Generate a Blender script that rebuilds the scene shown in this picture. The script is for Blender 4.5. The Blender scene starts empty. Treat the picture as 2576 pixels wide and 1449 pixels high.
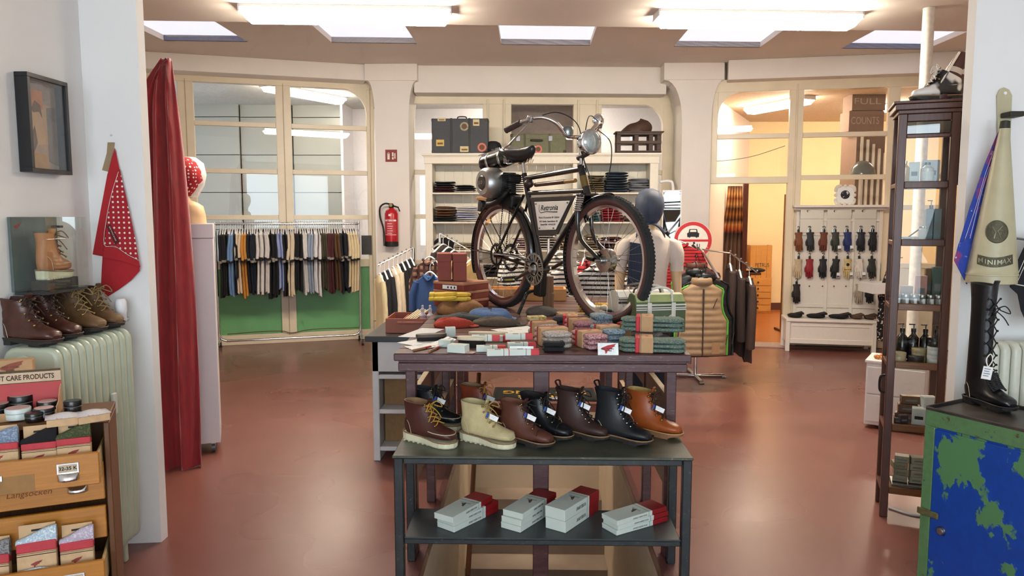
import bpy, math, random
import numpy as np
from mathutils import Vector, Matrix, Euler

S = bpy.context.scene
COL = S.collection
R = math.radians
rnd = random.Random(11)

# ------------------------------------------------------------ camera, world, light, exposure
F, CX, CY, EYE = 1860.0, 1288.0, 724.5, 1.67      # focal length in pixels of the 2576x1449 frame
PITCH, YAW = math.atan((CY - 543) / F), math.atan(45 / F)
cam = bpy.data.cameras.new('camera')
cam.sensor_width = 36.0
cam.lens = F * 36.0 / 2576
cam.clip_start, cam.clip_end = 0.05, 80
camo = bpy.data.objects.new('camera', cam)
camo.location = (0, 0, EYE)
camo.rotation_euler = (math.pi / 2 - PITCH, 0, YAW)
COL.objects.link(camo)
S.camera = camo
CR = camo.rotation_euler.to_matrix()

S.view_settings.view_transform = 'Standard'
S.view_settings.look = 'None'
S.view_settings.gamma = 1
S.view_settings.use_curve_mapping = False
S.view_settings.exposure = 0.95
S.cycles.use_denoising = True
S.cycles.use_adaptive_sampling = True
S.cycles.adaptive_threshold = 0.08
S.cycles.adaptive_min_samples = 10
S.cycles.max_bounces = 5
S.cycles.diffuse_bounces = 3
S.cycles.glossy_bounces = 2
S.cycles.transparent_max_bounces = 10
S.cycles.caustics_reflective = False
S.cycles.caustics_refractive = False
S.cycles.sample_clamp_indirect = 4.0

W = bpy.data.worlds.new('world')
S.world = W
W.use_nodes = True
W.node_tree.nodes['Background'].inputs[0].default_value = (0.80, 0.90, 1.0, 1)
W.node_tree.nodes['Background'].inputs[1].default_value = 1.0

def area(name, loc, rot, sx, sy, power, col):
    l = bpy.data.lights.new(name, 'AREA')
    l.shape = 'RECTANGLE'
    l.size, l.size_y, l.energy, l.color = sx, sy, power, col
    o = bpy.data.objects.new(name, l)
    o.location = loc
    o.rotation_euler = rot
    COL.objects.link(o)
    return o
# daylight that comes in through the shop window behind the photographer
area('shop_window_daylight', (0.4, -2.95, 1.7), (R(90), 0, 0), 4.4, 2.4, 112, (0.74, 0.89, 1.0))
LAMP_E, SKY_E, ANNEX_E = 46.0, .47, 30.0

# ------------------------------------------------------------ picking helpers (a pixel on a real plane)
def ray(px, py):
    return CR @ Vector(((px - CX) / F, -(py - CY) / F, -1))
def at(px, py, Y):
    d = ray(px, py)
    return Vector((0, 0, EYE)) + d * (Y / d.y)
def flo(px, py, z=0.0):
    d = ray(px, py)
    return Vector((0, 0, EYE)) + d * ((z - EYE) / d.z)
def atx(px, py, X):
    d = ray(px, py)
    return Vector((0, 0, EYE)) + d * (X / d.x)
def hit(px, py, P, N):
    d = ray(px, py)
    o = Vector((0, 0, EYE))
    return o + d * ((Vector(P) - o).dot(Vector(N)) / d.dot(Vector(N)))

# ------------------------------------------------------------ materials
def lin(h):
    h = h.lstrip('#')
    c = [int(h[i:i + 2], 16) / 255 for i in (0, 2, 4)]
    return tuple(x / 12.92 if x <= .04045 else ((x + .055) / 1.055) ** 2.4 for x in c) + (1,)
MATS = {}
def base_mat(name):
    m = bpy.data.materials.new(name)
    m.use_nodes = True
    nt = m.node_tree
    return m, nt, nt.nodes['Principled BSDF']
def coords(nt, scale=(1, 1, 1), rot=(0, 0, 0), loc=(0, 0, 0)):
    tc = nt.nodes.new('ShaderNodeTexCoord')
    mp = nt.nodes.new('ShaderNodeMapping')
    mp.inputs['Scale'].default_value = scale
    mp.inputs['Rotation'].default_value = rot
    mp.inputs['Location'].default_value = loc
    nt.links.new(tc.outputs['Object'], mp.inputs[0])
    return mp.outputs[0]
def noise(nt, vec, scale, detail=3, rough=.55):
    n = nt.nodes.new('ShaderNodeTexNoise')
    n.inputs['Scale'].default_value = scale
    n.inputs['Detail'].default_value = detail
    n.inputs['Roughness'].default_value = rough
    nt.links.new(vec, n.inputs['Vector'])
    return n.outputs['Fac']
def ramp(nt, fac, stops, interp='LINEAR'):
    r = nt.nodes.new('ShaderNodeValToRGB')
    r.color_ramp.interpolation = interp
    e = r.color_ramp.elements
    while len(e) < len(stops):
        e.new(.5)
    for k, (p, c) in enumerate(stops):
        e[k].position = p
        e[k].color = c
    nt.links.new(fac, r.inputs[0])
    return r.outputs[0]
def mixc(nt, fac, a, b):
    m = nt.nodes.new('ShaderNodeMix')
    m.data_type = 'RGBA'
    for sock, v in ((m.inputs[0], fac), (m.inputs[6], a), (m.inputs[7], b)):
        if hasattr(v, 'links'):
            nt.links.new(v, sock)
        else:
            sock.default_value = v
    return m.outputs[2]
def bumpn(nt, bs, fac, strength, dist=.01):
    b = nt.nodes.new('ShaderNodeBump')
    b.inputs['Strength'].default_value = strength
    b.inputs['Distance'].default_value = dist
    nt.links.new(fac, b.inputs['Height'])
    nt.links.new(b.outputs[0], bs.inputs['Normal'])
def scl(c, k):
    return tuple(min(1, x * k) for x in c[:3]) + (1,)
def M(name, hexc='#888888', rough=.6, metal=0.0, var=.10, sc=25, bump=0.0, stretch=(1, 1, 1), coat=0.0, sheen=0.0, spec=None):
    """plain procedural material: one colour, a little noise in it and in its relief"""
    if name in MATS:
        return MATS[name]
    m, nt, bs = base_mat(name)
    c = lin(hexc)
    v = coords(nt, stretch)
    n = noise(nt, v, sc)
    col = ramp(nt, n, [(.3, scl(c, 1 - var)), (.7, scl(c, 1 + var))])
    nt.links.new(col, bs.inputs['Base Color'])
    bs.inputs['Roughness'].default_value = rough
    bs.inputs['Metallic'].default_value = metal
    if coat:
        bs.inputs['Coat Weight'].default_value = coat
    if sheen:
        bs.inputs['Sheen Weight'].default_value = sheen
    if spec is not None:
        bs.inputs['Specular IOR Level'].default_value = spec
    if bump:
        bumpn(nt, bs, noise(nt, v, sc * 4), bump)
    MATS[name] = m
    return m
def wood(name, hexc, hex2, rough=.5, axis=0, sc=6, coat=0.0):
    if name in MATS:
        return MATS[name]
    m, nt, bs = base_mat(name)
    st = [18, 18, 18]
    st[axis] = 1.2
    v = coords(nt, st)
    n = noise(nt, v, sc, 5, .6)
    col = ramp(nt, n, [(.25, lin(hex2)), (.75, lin(hexc))])
    nt.links.new(col, bs.inputs['Base Color'])
    bs.inputs['Roughness'].default_value = rough
    bs.inputs['Coat Weight'].default_value = coat
    bumpn(nt, bs, n, .15, .004)
    MATS[name] = m
    return m
def stripes(name, h1, h2, axis=2, period=.03, duty=.5, rough=.85):
    """bands across one object axis"""
    if name in MATS:
        return MATS[name]
    m, nt, bs = base_mat(name)
    tc = nt.nodes.new('ShaderNodeTexCoord')
    sp = nt.nodes.new('ShaderNodeSeparateXYZ')
    nt.links.new(tc.outputs['Object'], sp.inputs[0])
    a = nt.nodes.new('ShaderNodeMath'); a.operation = 'DIVIDE'; a.inputs[1].default_value = period
    nt.links.new(sp.outputs[axis], a.inputs[0])
    b = nt.nodes.new('ShaderNodeMath'); b.operation = 'FRACT'
    nt.links.new(a.outputs[0], b.inputs[0])
    col = ramp(nt, b.outputs[0], [(0, lin(h1)), (duty, lin(h2))], 'CONSTANT')
    nt.links.new(col, bs.inputs['Base Color'])
    bs.inputs['Roughness'].default_value = rough
    MATS[name] = m
    return m
def dots(name, h1, h2, sc, size=.3, rough=.85, rnds=0.0, flat=1):
    if name in MATS:
        return MATS[name]
    m, nt, bs = base_mat(name)
    v = coords(nt, (1, flat, 1))
    vo = nt.nodes.new('ShaderNodeTexVoronoi')
    vo.inputs['Scale'].default_value = sc
    vo.inputs['Randomness'].default_value = rnds
    nt.links.new(v, vo.inputs['Vector'])
    col = ramp(nt, vo.outputs['Distance'], [(0, lin(h2)), (size, lin(h1))], 'CONSTANT')
    nt.links.new(col, bs.inputs['Base Color'])
    bs.inputs['Roughness'].default_value = rough
    MATS[name] = m
    return m
def patches(name, h1, h2, sc, thr=.5, rough=.5, detail=4, metal=0, stretch=(1, 1, 1), soft=.02, bump=.2, third=None, loc=(0, 0, 0)):
    """two paints, one flaked off to show the other"""
    if name in MATS:
        return MATS[name]
    m, nt, bs = base_mat(name)
    v = coords(nt, stretch, loc=loc)
    n = noise(nt, v, sc, detail, .6)
    fac = ramp(nt, n, [(thr - soft, (0, 0, 0, 1)), (thr + soft, (1, 1, 1, 1))])
    n2 = noise(nt, v, sc * 9, 3)
    a = ramp(nt, n2, [(.3, scl(lin(h1), .88)), (.7, scl(lin(h1), 1.1))])
    col = mixc(nt, fac, a, lin(h2))
    if third:
        f3 = ramp(nt, noise(nt, v, sc * 5, 4, .7), [(.62, (0, 0, 0, 1)), (.66, (1, 1, 1, 1))])
        col = mixc(nt, f3, col, lin(third))
    nt.links.new(col, bs.inputs['Base Color'])
    bs.inputs['Roughness'].default_value = rough
    bs.inputs['Metallic'].default_value = metal
    if bump:
        bumpn(nt, bs, fac, bump, .003)
    MATS[name] = m
    return m
def emit(name, hexc, e):
    if name in MATS:
        return MATS[name]
    m, nt, bs = base_mat(name)
    bs.inputs['Base Color'].default_value = (.8, .8, .8, 1)
    bs.inputs['Emission Color'].default_value = lin(hexc)
    bs.inputs['Emission Strength'].default_value = e
    MATS[name] = m
    return m
def glass(name='clear_glass', tint='#ffffff', k=1.0, rough=.0):
    if name in MATS:
        return MATS[name]
    m = bpy.data.materials.new(name)
    m.use_nodes = True
    nt = m.node_tree
    nt.nodes.clear()
    out = nt.nodes.new('ShaderNodeOutputMaterial')
    tr = nt.nodes.new('ShaderNodeBsdfTransparent')
    gl = nt.nodes.new('ShaderNodeBsdfGlossy')
    gl.inputs['Roughness'].default_value = rough
    tr.inputs[0].default_value = lin(tint)
    ge = nt.nodes.new('ShaderNodeNewGeometry')
    dt = nt.nodes.new('ShaderNodeVectorMath'); dt.operation = 'DOT_PRODUCT'
    nt.links.new(ge.outputs['Normal'], dt.inputs[0])
    nt.links.new(ge.outputs['Incoming'], dt.inputs[1])
    def mth(op, a, b=None, clamp=False):
        q = nt.nodes.new('ShaderNodeMath'); q.operation = op; q.use_clamp = clamp
        for i, v in enumerate((a, b)):
            if v is None: continue
            if hasattr(v, 'links'): nt.links.new(v, q.inputs[i])
            else: q.inputs[i].default_value = v
        return q.outputs[0]
    sch = mth('POWER', mth('SUBTRACT', 1.0, mth('ABSOLUTE', dt.outputs['Value'])), 5.0)
    fac = mth('MULTIPLY', mth('ADD', mth('MULTIPLY', sch, .9), .045), 1.6 * k, True)
    mx = nt.nodes.new('ShaderNodeMixShader')
    nt.links.new(fac, mx.inputs[0])
    nt.links.new(tr.outputs[0], mx.inputs[1])
    nt.links.new(gl.outputs[0], mx.inputs[2])
    nt.links.new(mx.outputs[0], out.inputs[0])
    MATS[name] = m
    return m

# ------------------------------------------------------------ mesh helpers
class MB:
    def __init__(s, mtx=None):
        s.v, s.f, s.mi = [], [], []
        s.X = mtx or Matrix()
    def add(s, vs, fs, mi=0):
        b = len(s.v)
        X = s.X
        s.v += [tuple(X @ Vector(p)) for p in vs]
        s.f += [tuple(b + i for i in f) for f in fs]
        s.mi += [mi] * len(fs)
        return s
    def bb(s, x0, x1, y0, y1, z0, z1, mi=0):
        return s.add([(x, y, z) for z in (z0, z1) for y in (y0, y1) for x in (x0, x1)],
                     [(0, 2, 3, 1), (4, 5, 7, 6), (0, 1, 5, 4), (2, 6, 7, 3), (0, 4, 6, 2), (1, 3, 7, 5)], mi)
    def box(s, c, size, rot=(0, 0, 0), mi=0):
        old = s.X
        s.X = old @ Matrix.Translation(c) @ Euler(rot).to_matrix().to_4x4()
        x, y, z = (k / 2 for k in size)
        s.bb(-x, x, -y, y, -z, z, mi)
        s.X = old
        return s
    def loft(s, rings, cap=True, closed=True, mi=0, loop=False):
        n = len(rings[0])
        vs = [p for r in rings for p in r]
        fs = []
        m = len(rings)
        for i in range(m if loop else m - 1):
            j = (i + 1) % m
            for k in range(n if closed else n - 1):
                k2 = (k + 1) % n
                fs.append((i * n + k, i * n + k2, j * n + k2, j * n + k))
        if cap and not loop:
            fs.append(tuple(range(n - 1, -1, -1)))
            fs.append(tuple((m - 1) * n + k for k in range(n)))
        return s.add(vs, fs, mi)
    def tube(s, pts, r, n=8, cap=True, mi=0, loop=False, flat=1.0):
        pts = [Vector(p) for p in pts]
        m = len(pts)
        rs = list(r) if hasattr(r, '__len__') else [r] * m
        rings, up = [], None
        for i, p in enumerate(pts):
            a = pts[(i - 1) % m] if (i or loop) else p
            b = pts[(i + 1) % m] if (i < m - 1 or loop) else p
            t = (b - a)
            t = t.normalized() if t.length > 1e-9 else Vector((0, 0, 1))
            if up is None:
                up = Vector((0, 0, 1)) if abs(t.z) < .9 else Vector((1, 0, 0))
            x = t.cross(up)
            if x.length < 1e-6:
                x = t.cross(Vector((0, 1, 0)))
            x.normalize()
            y = x.cross(t).normalized()
            up = y
            rings.append([p + (x * math.cos(2 * math.pi * k / n) + y * flat * math.sin(2 * math.pi * k / n)) * rs[i] for k in range(n)])
        return s.loft(rings, cap=cap, mi=mi, loop=loop)
    def cyl(s, a, b, r, r2=None, n=16, mi=0):
        return s.tube([a, b], [r, r if r2 is None else r2], n=n, mi=mi)
    def lathe(s, prof, n=24, c=(0, 0, 0), axis='z', mi=0, cap=True):
        rings = []
        for r, z in prof:
            ring = []
            for k in range(n):
                a = 2 * math.pi * k / n
                q = (r * math.cos(a), r * math.sin(a), z)
                if axis == 'y':
                    q = (q[0], z, -q[1])
                elif axis == 'x':
                    q = (z, q[0], q[1])
                ring.append((q[0] + c[0], q[1] + c[1], q[2] + c[2]))
            rings.append(ring)
        return s.loft(rings, cap=cap, mi=mi)
    def prism(s, poly, a, b, plane='xz', mi=0):
        def P(u, v, w):
            return {'xz': (u, w, v), 'xy': (u, v, w), 'yz': (w, u, v)}[plane]
        n = len(poly)
        vs = [P(u, v, a) for u, v in poly] + [P(u, v, b) for u, v in poly]
        fs = [tuple(range(n)), tuple(range(2 * n - 1, n - 1, -1))]
        fs += [(k, k + n, (k + 1) % n + n, (k + 1) % n) for k in range(n)]
        return s.add(vs, fs, mi)
    def ell(s, c, rad, nu=14, nv=9, mi=0, z0=-1.0, z1=1.0):
        rings = []
        a0, a1 = math.asin(z0), math.asin(z1)
        for i in range(nv + 1):
            t = a0 + (a1 - a0) * i / nv
            cr = max(math.cos(t), .002)
            rings.append([(c[0] + rad[0] * cr * math.cos(2 * math.pi * k / nu), c[1] + rad[1] * cr * math.sin(2 * math.pi * k / nu),
                           c[2] + rad[2] * math.sin(t)) for k in range(nu)])
        return s.loft(rings, mi=mi)
    def sheet(s, grid, mi=0):
        return s.loft(grid, cap=False, closed=False, mi=mi)
    def build(s, name, mats, parent=None, smooth=None, bevel=0.0, solid=0.0, sub=0, seg=2, loc=None):
        me = bpy.data.meshes.new(name)
        me.from_pydata(s.v, [], s.f)
        if not isinstance(mats, (list, tuple)):
            mats = [mats]
        for m in mats:
            me.materials.append(m)
        if len(mats) > 1:
            me.polygons.foreach_set('material_index', s.mi)
        me.validate()
        fix_normals(me)
        if smooth is not None:
            me.polygons.foreach_set('use_smooth', [True] * len(me.polygons))
            me.set_sharp_from_angle(angle=R(smooth))
        o = bpy.data.objects.new(name, me)
        COL.objects.link(o)
        if parent is not None:
            o.parent = parent
        if loc is not None:
            o.location = loc
        if solid:
            md = o.modifiers.new('solid', 'SOLIDIFY'); md.thickness = solid; md.offset = 0
        if bevel:
            md = o.modifiers.new('bevel', 'BEVEL'); md.width = bevel; md.segments = seg; md.limit_method = 'ANGLE'; md.angle_limit = R(40)
        if sub:
            md = o.modifiers.new('sub', 'SUBSURF'); md.levels = md.render_levels = sub
        return o
import bmesh
def fix_normals(me):
    bm = bmesh.new()
    bm.from_mesh(me)
    bmesh.ops.recalc_face_normals(bm, faces=bm.faces)
    bm.to_mesh(me)
    bm.free()
def T(name, label, cat, loc=(0, 0, 0), rz=0.0, group=None, rot=None):
    o = bpy.data.objects.new(name, None)
    o.empty_display_size = .05
    COL.objects.link(o)
    o.location = loc
    o.rotation_euler = rot or (0, 0, rz)
    return tag(o, label, cat, group)
def tag(o, label, cat, group=None):
    o['label'], o['category'] = label, cat
    if group:
        o['group'] = group
    return o
def ST(o, label=None):
    o['kind'] = 'structure'
    if label:
        o['label'] = label
    return o
def twin(root, loc=None, rot=None, label=None, parent=None):
    r = root.copy()
    COL.objects.link(r)
    if parent is not None:
        r.parent = parent
    if loc is not None:
        r.location = loc
    if rot is not None:
        r.rotation_euler = rot
    if label:
        r['label'] = label
    for ch in list(root.children):
        twin(ch, parent=r)
    return r
def text(s, size, mat, parent, mtx, ext=.0004, shear=0.0, bold=0.0, width=None, name='lettering', al='CENTER', spacing=1.0):
    """lettering as a thin mesh; mtx takes the xy plane of the letters to the parent's space"""
    cu = bpy.data.curves.new('t', 'FONT')
    cu.body, cu.size, cu.extrude, cu.shear, cu.offset = s, size, ext, shear, bold
    cu.align_x, cu.align_y, cu.resolution_u, cu.space_character = al, 'CENTER', 3, spacing
    o = bpy.data.objects.new('t', cu)
    me = bpy.data.meshes.new_from_object(o)
    bpy.data.objects.remove(o)
    bpy.data.curves.remove(cu)
    if width and len(me.vertices):
        xs = [v.co.x for v in me.vertices]
        w = max(xs) - min(xs)
        if w > 0:
            me.transform(Matrix.Diagonal((width / w, 1, 1, 1)))
    me.transform(mtx)
    me.materials.clear()
    me.materials.append(mat)
    q = bpy.data.objects.new(name, me)
    COL.objects.link(q)
    q.parent = parent
    return q
def frame(o, x, y=None, z=None):
    """matrix from an origin and the x and y axes of a plane"""
    x = Vector(x).normalized()
    y = Vector(y)
    y = (y - x * y.dot(x)).normalized()
    z = x.cross(y)
    m = Matrix((x, y, z)).transposed().to_4x4()
    m.translation = Vector(o)
    return m
def ordn(n):
    return ['first', 'second', 'third', 'fourth', 'fifth', 'sixth', 'seventh', 'eighth', 'ninth', 'tenth', 'eleventh', 'twelfth'][n] if n < 12 else \
        str(n + 1) + ('th' if 10 <= (n + 1) % 100 <= 20 else {1: 'st', 2: 'nd', 3: 'rd'}.get((n + 1) % 10, 'th'))
def spl(pts, n=6):
    """smooth curve through points"""
    P = [Vector(p) for p in pts]
    P = [P[0] * 2 - P[1]] + P + [P[-1] * 2 - P[-2]]
    out = []
    for i in range(1, len(P) - 2):
        for k in range(n):
            t = k / n
            a, b, c, d = P[i - 1:i + 3]
            out.append(.5 * ((2 * b) + (c - a) * t + (2 * a - 5 * b + 4 * c - d) * t * t + (3 * b - a - 3 * c + d) * t ** 3))
    return out + [P[-2]]

# ------------------------------------------------------------ shared materials
WHITEWALL = M('painted_plaster', '#e9e6e2', .75, var=.02, sc=3, bump=.03)
PLASTER2 = M('warm_white_plaster', '#ece4dc', .7, var=.02, sc=3, bump=.02)
CEIL = M('ceiling_paint', '#ece3d9', .85, var=.02, sc=2)
FRAMEPAINT = M('cream_gloss_paint', '#e8d9bd', .35, var=.05, sc=4)
GREENP = M('green_panel_paint', '#6fae72', .45, var=.05, sc=5)
GLASS = glass('window_glass', '#ffffff', 1.0)
CHROME = M('chrome', '#d8d8d8', .12, 1.0, var=.03)
STEEL = M('brushed_steel', '#a9a9a8', .32, 1.0, var=.06)
BLACKM = M('black_enamel', '#0d0c0c', .22, var=.2, coat=.5)
BLACKR = M('black_rubber', '#1a1918', .75, var=.15)
WHITEP = M('white_lacquer', '#e8e6e6', .4, var=.02)
KRAFT = M('kraft_card', '#b58e66', .85, var=.05, sc=40)
REDP = M('red_print', '#b3202a', .6, var=.04)
INK = M('black_ink', '#17120f', .7, var=.05)
LOGORED = M('logo_red_ink', '#a0292a', .7, var=.05)
CREAMP = M('cream_paper', '#e8e2d2', .8, var=.03)
PAPER = M('white_paper', '#eeeeec', .8, var=.02)
BROWNW = patches('brown_painted_wood', '#4a2a2b', '#5d3c3a', 9, .6, .35, 5, stretch=(.5, 4, 4), soft=.12, bump=.1, third='#7d6a60')
DARKW = patches('dark_green_black_paint', '#1c2123', '#2b2f2c', 14, .58, .35, 5, soft=.1, bump=.12, third='#4a4b46')
TOPW = patches('worn_table_top', '#4d332d', '#7a5a4c', 5, .55, .3, 6, stretch=(1, 5, 1), soft=.18, bump=.15, third='#8d7466')
GREENSHELF = patches('worn_green_shelf_paint', '#3c4038', '#5b5a4d', 6, .55, .35, 6, stretch=(1, 2, 1), soft=.2, bump=.12, third='#77705f')

# ------------------------------------------------------------ structure: floor, stairwell, walls, ceilings
HX0, HX1, HY0, HY1 = -.511, .622, 2.75, 6.43
def floor_material():
    m, nt, bs = base_mat('oxblood_floor_paint')
    v = coords(nt)
    n = noise(nt, v, 1.3, 5, .6)
    c = ramp(nt, n, [(.2, lin('#784840')), (.8, lin('#86564c'))])
    n2 = noise(nt, coords(nt, (9, 2.2, 1), (0, 0, .7)), 3, 2, .6)
    c = mixc(nt, ramp(nt, n2, [(.78, (0, 0, 0, 1)), (.80, (.5, .5, .5, 1))]), c, lin('#b9988a'))
    nt.links.new(c, bs.inputs['Base Color'])
    r = ramp(nt, noise(nt, v, 1.2, 1, .5), [(.3, (.25, .25, .25, 1)), (.75, (.33, .33, .33, 1))])
    nt.links.new(r, bs.inputs['Roughness'])
    bs.inputs['Specular IOR Level'].default_value = .55
    return m
FLOORM = floor_material()
mb = MB()
for x0, x1, y0, y1 in ((-6, HX0, -3, 10.2), (HX1, 6.2, -3, 10.2), (HX0, HX1, -3, HY0), (HX0, HX1, HY1, 10.2)):
    mb.bb(x0, x1, y0, y1, -.06, 0)
floor = ST(mb.build('floor', FLOORM))
STAIRP = M('stairwell_plaster', '#d9c4a8', .8, var=.06, sc=3)
STAIRT = M('stair_tread_paint', '#9a8878', .6, var=.08, sc=6)
mb = MB()
mb.bb(HX0 - .06, HX0, HY0 - .06, HY1 + .06, -2.4, -.06).bb(HX1, HX1 + .06, HY0 - .06, HY1 + .06, -2.4, -.06)
mb.bb(HX0, HX1, HY1, HY1 + .06, -2.4, -.06).bb(HX0, HX1, HY0 - .06, HY0, -2.4, -.06).bb(HX0 - .06, HX1 + .06, HY0 - .06, HY1 + .06, -2.46, -2.4)
well = ST(mb.build('wall_stairwell', STAIRP))
z, y = -.76, HY1
for k in range(9):
    MB().bb(HX0 + .001, HX1 - .001, y - .27, y, -2.39, z).build('step', STAIRT, well)
    z -= .18
    y -= .27
mb = MB()
mb.bb(HX0 - .035, HX0, HY0, HY1, .001, .012).bb(HX1, HX1 + .035, HY0, HY1, .001, .012).bb(HX0, HX1, HY1, HY1 + .035, .001, .012)
ST(mb.build('trim_1', M('stair_edge_strip', '#6a3c35', .4)))

def slab(name, pts, z0, z1, mat, bevel=0):
    return ST(MB().prism(pts, z0, z1, 'xy').build(name, mat, bevel=bevel))
slab('wall_left', [(-2.15, -3), (-2.15, 3.62), (-2.3, 3.62), (-2.3, -3)], 0, 3.25, WHITEWALL)
slab('wall_partition_left', [(-1.89, 3.612), (-2.3, 3.56), (-5.6, 3.56), (-5.6, 3.68), (-1.89, 3.68)], 0, 3.25, WHITEWALL)
slab('wall_partition_right', [(2.075, 3.6), (3.3, 3.6), (6.0, 3.6), (6.0, 3.67), (2.075, 3.67)], 0, 3.25, WHITEWALL)
slab('wall_right', [(3.3, -3), (3.45, -3), (3.45, 3.6), (3.3, 3.6)], 0, 3.25, WHITEWALL)
mb = MB()
mb.bb(-2.3, 3.45, -3.15, -3, 0, .5).bb(-2.3, 3.45, -3.15, -3, 2.9, 3.25).bb(-2.3, -1.8, -3.15, -3, .5, 2.9).bb(2.6, 3.45, -3.15, -3, .5, 2.9)
ST(mb.build('wall_front', WHITEWALL))
slab('wall_main_left', [(-5.6, 3.68), (-5.45, 3.68), (-5.45, 9.2), (-5.6, 9.2)], 0, 3.6, PLASTER2)
slab('wall_main_right', [(5.75, 3.67), (5.9, 3.67), (5.9, 9.4), (5.75, 9.4)], 0, 3.6, PLASTER2)
def edgeY(x): return 6.36 + .076 * x
slab('ceiling_low', [(-6, -3), (6.2, -3), (6.2, edgeY(6.2)), (-6, edgeY(-6))], 3.25, 3.5, CEIL)
# high ceiling with five skylights cut out of it
KX = [(-4.05, -3.15), (-2.22, -1.28), (-.33, .68), (1.64, 2.64), (3.6, 4.6)]
def farY(x): return 8.60 + .074 * x
def nearY(x): return 6.75 + .074 * x
mb = MB()
def cq(x0, x1, f0, f1, g0, g1):
    mb.prism([(x0, f0), (x1, f1), (x1, g1), (x0, g0)], 3.6, 3.75, 'xy')
edges = [-6] + [e for k in KX for e in k] + [6.2]
for i in range(len(edges) - 1):
    x0, x1 = edges[i], edges[i + 1]
    cq(x0, x1, farY(x0), farY(x1), 10.9, 10.9)
    cq(x0, x1, edgeY(x0), edgeY(x1), nearY(x0), nearY(x1))
    if i % 2 == 0:
        cq(x0, x1, nearY(x0), nearY(x1), farY(x0), farY(x1))
ST(mb.build('ceiling_high', M('ceiling_paint_high', '#e3d7cc', .85, var=.02, sc=2)))
mb = MB().prism([(-6, edgeY(-6) + .001), (6.2, edgeY(6.2) + .001), (6.2, edgeY(6.2) - .12), (-6, edgeY(-6) - .12)], 3.5, 3.76, 'xy')
ST(mb.build('trim_2', CEIL))
SKYM = emit('daylit_skylight_pane', '#e6ecff', SKY_E)
for i, (x0, x1) in enumerate(KX):
    o = ST(MB().prism([(x0, nearY(x0)), (x1, nearY(x1)), (x1, farY(x1)), (x0, farY(x0))], 3.66, 3.68, 'xy').build('window_%d' % (i + 10), SKYM))
    fr = MB()
    fr.prism([(x0, farY(x0)), (x1, farY(x1)), (x1, farY(x1) + .02), (x0, farY(x0) + .02)], 3.6, 3.66, 'xy')
    fr.build('frame', M('skylight_frame', '#7f87b0', .5), o)

# ------------------------------------------------------------ back of the room: beams, pillars, glazed bays
BEAM = [(-5.5, 8.5), (-2.11, 9.66), (-1.47, 9.72), (1.75, 9.92), (2.47, 9.5), (5.8, 8.9)]
def offs(a, b, d):
    (x0, y0), (x1, y1) = a, b
    L = math.hypot(x1 - x0, y1 - y0)
    return (x0 - (y1 - y0) / L * d, y0 + (x1 - x0) / L * d), (x1 - (y1 - y0) / L * d, y1 + (x1 - x0) / L * d)
def beam(name, a, b, z0, z1, depth):
    c, d = offs(a, b, depth)
    return ST(MB().prism([a, b, d, c], z0, z1, 'xy').build(name, PLASTER2, bevel=.006))
beam('trim_3', BEAM[0], BEAM[1], 3.40, 3.6, .5)
beam('trim_4', (-1.5, 9.715), (1.78, 9.92), 3.255, 3.6, .5)
beam('trim_5', BEAM[4], BEAM[5], 3.36, 3.6, .5)
def pillar(name, px0, px1, wx0, wx1, Y, capx0, capx1):
    """square pillar whose head flares out under a capital block"""
    a, b = at(px0, 500, Y).x, at(px1, 500, Y).x
    l, r = at(wx0, 205, Y).x, at(wx1, 205, Y).x
    zc, zf = at(985, 202, 9.6).z, at(985, 330, 9.6).z
    pts = [(a, 0), (b, 0)]
    for k in range(0, 9):
        t = k / 8
        pts.append((b + (r - b) * (1 - math.cos(t * math.pi / 2)) ** 1.2, zf + (zc - zf) * math.sin(t * math.pi / 2)))
    for k in range(8, -1, -1):
        t = k / 8
        pts.append((a + (l - a) * (1 - math.cos(t * math.pi / 2)) ** 1.2, zf + (zc - zf) * math.sin(t * math.pi / 2)))
    o = ST(MB().prism(pts, Y, Y + .55).build(name, PLASTER2))
    MB().bb(at(capx0, 180, Y - .02).x, at(capx1, 180, Y - .02).x, Y - .02, Y + .5, zc, 3.6).build('capital', PLASTER2, o, bevel=.004)
    return o
pillar('wall_pillar_left', 947, 1030, 925, 1047, 9.63, 917, 1049)
pillar('wall_pillar_right', 1712, 1784, 1672, 1822, 9.66, 1671, 1823)

class Bay:
    """a glazed wall given by a foot point and a direction; u runs along it, d towards the room"""
    def __init__(s, P, U, root):
        s.P = Vector((P[0], P[1], 0))
        s.U = Vector((U[0], U[1], 0)).normalized()
        s.N = Vector((s.U.y, -s.U.x, 0))
        if s.N.y > 0:
            s.N = -s.N
        s.root = root
        s.X = Matrix((s.U, -s.N, Vector((0, 0, 1)))).transposed().to_4x4()
        s.X.translation = s.P
    def u(s, px, py=500):
        return (hit(px, py, s.P, s.N) - s.P).dot(s.U)
    def z(s, px, py):
        return hit(px, py, s.P, s.N).z
    def bar(s, name, u0, u1, z0, z1, t=.06, d=0.0, mat=None, bevel=.004, parent=None):
        u0, u1 = min(u0, u1), max(u0, u1)
        return MB(s.X).bb(u0, u1, -d - t / 2, -d + t / 2, z0, z1).build(name, mat or FRAMEPAINT, parent or s.root, bevel=bevel, seg=1)
    def pane(s, u0, u1, z0, z1, mat=None):
        u0, u1 = min(u0, u1), max(u0, u1)
        return MB(s.X).add([(u0, 0, z0), (u1, 0, z0), (u1, 0, z1), (u0, 0, z1)], [(0, 1, 2, 3)]).build('pane', mat or GLASS, s.root)
def root_struct(name, label=None):
    o = bpy.data.objects.new(name, None)
    COL.objects.link(o)
    return ST(o, label)

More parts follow.
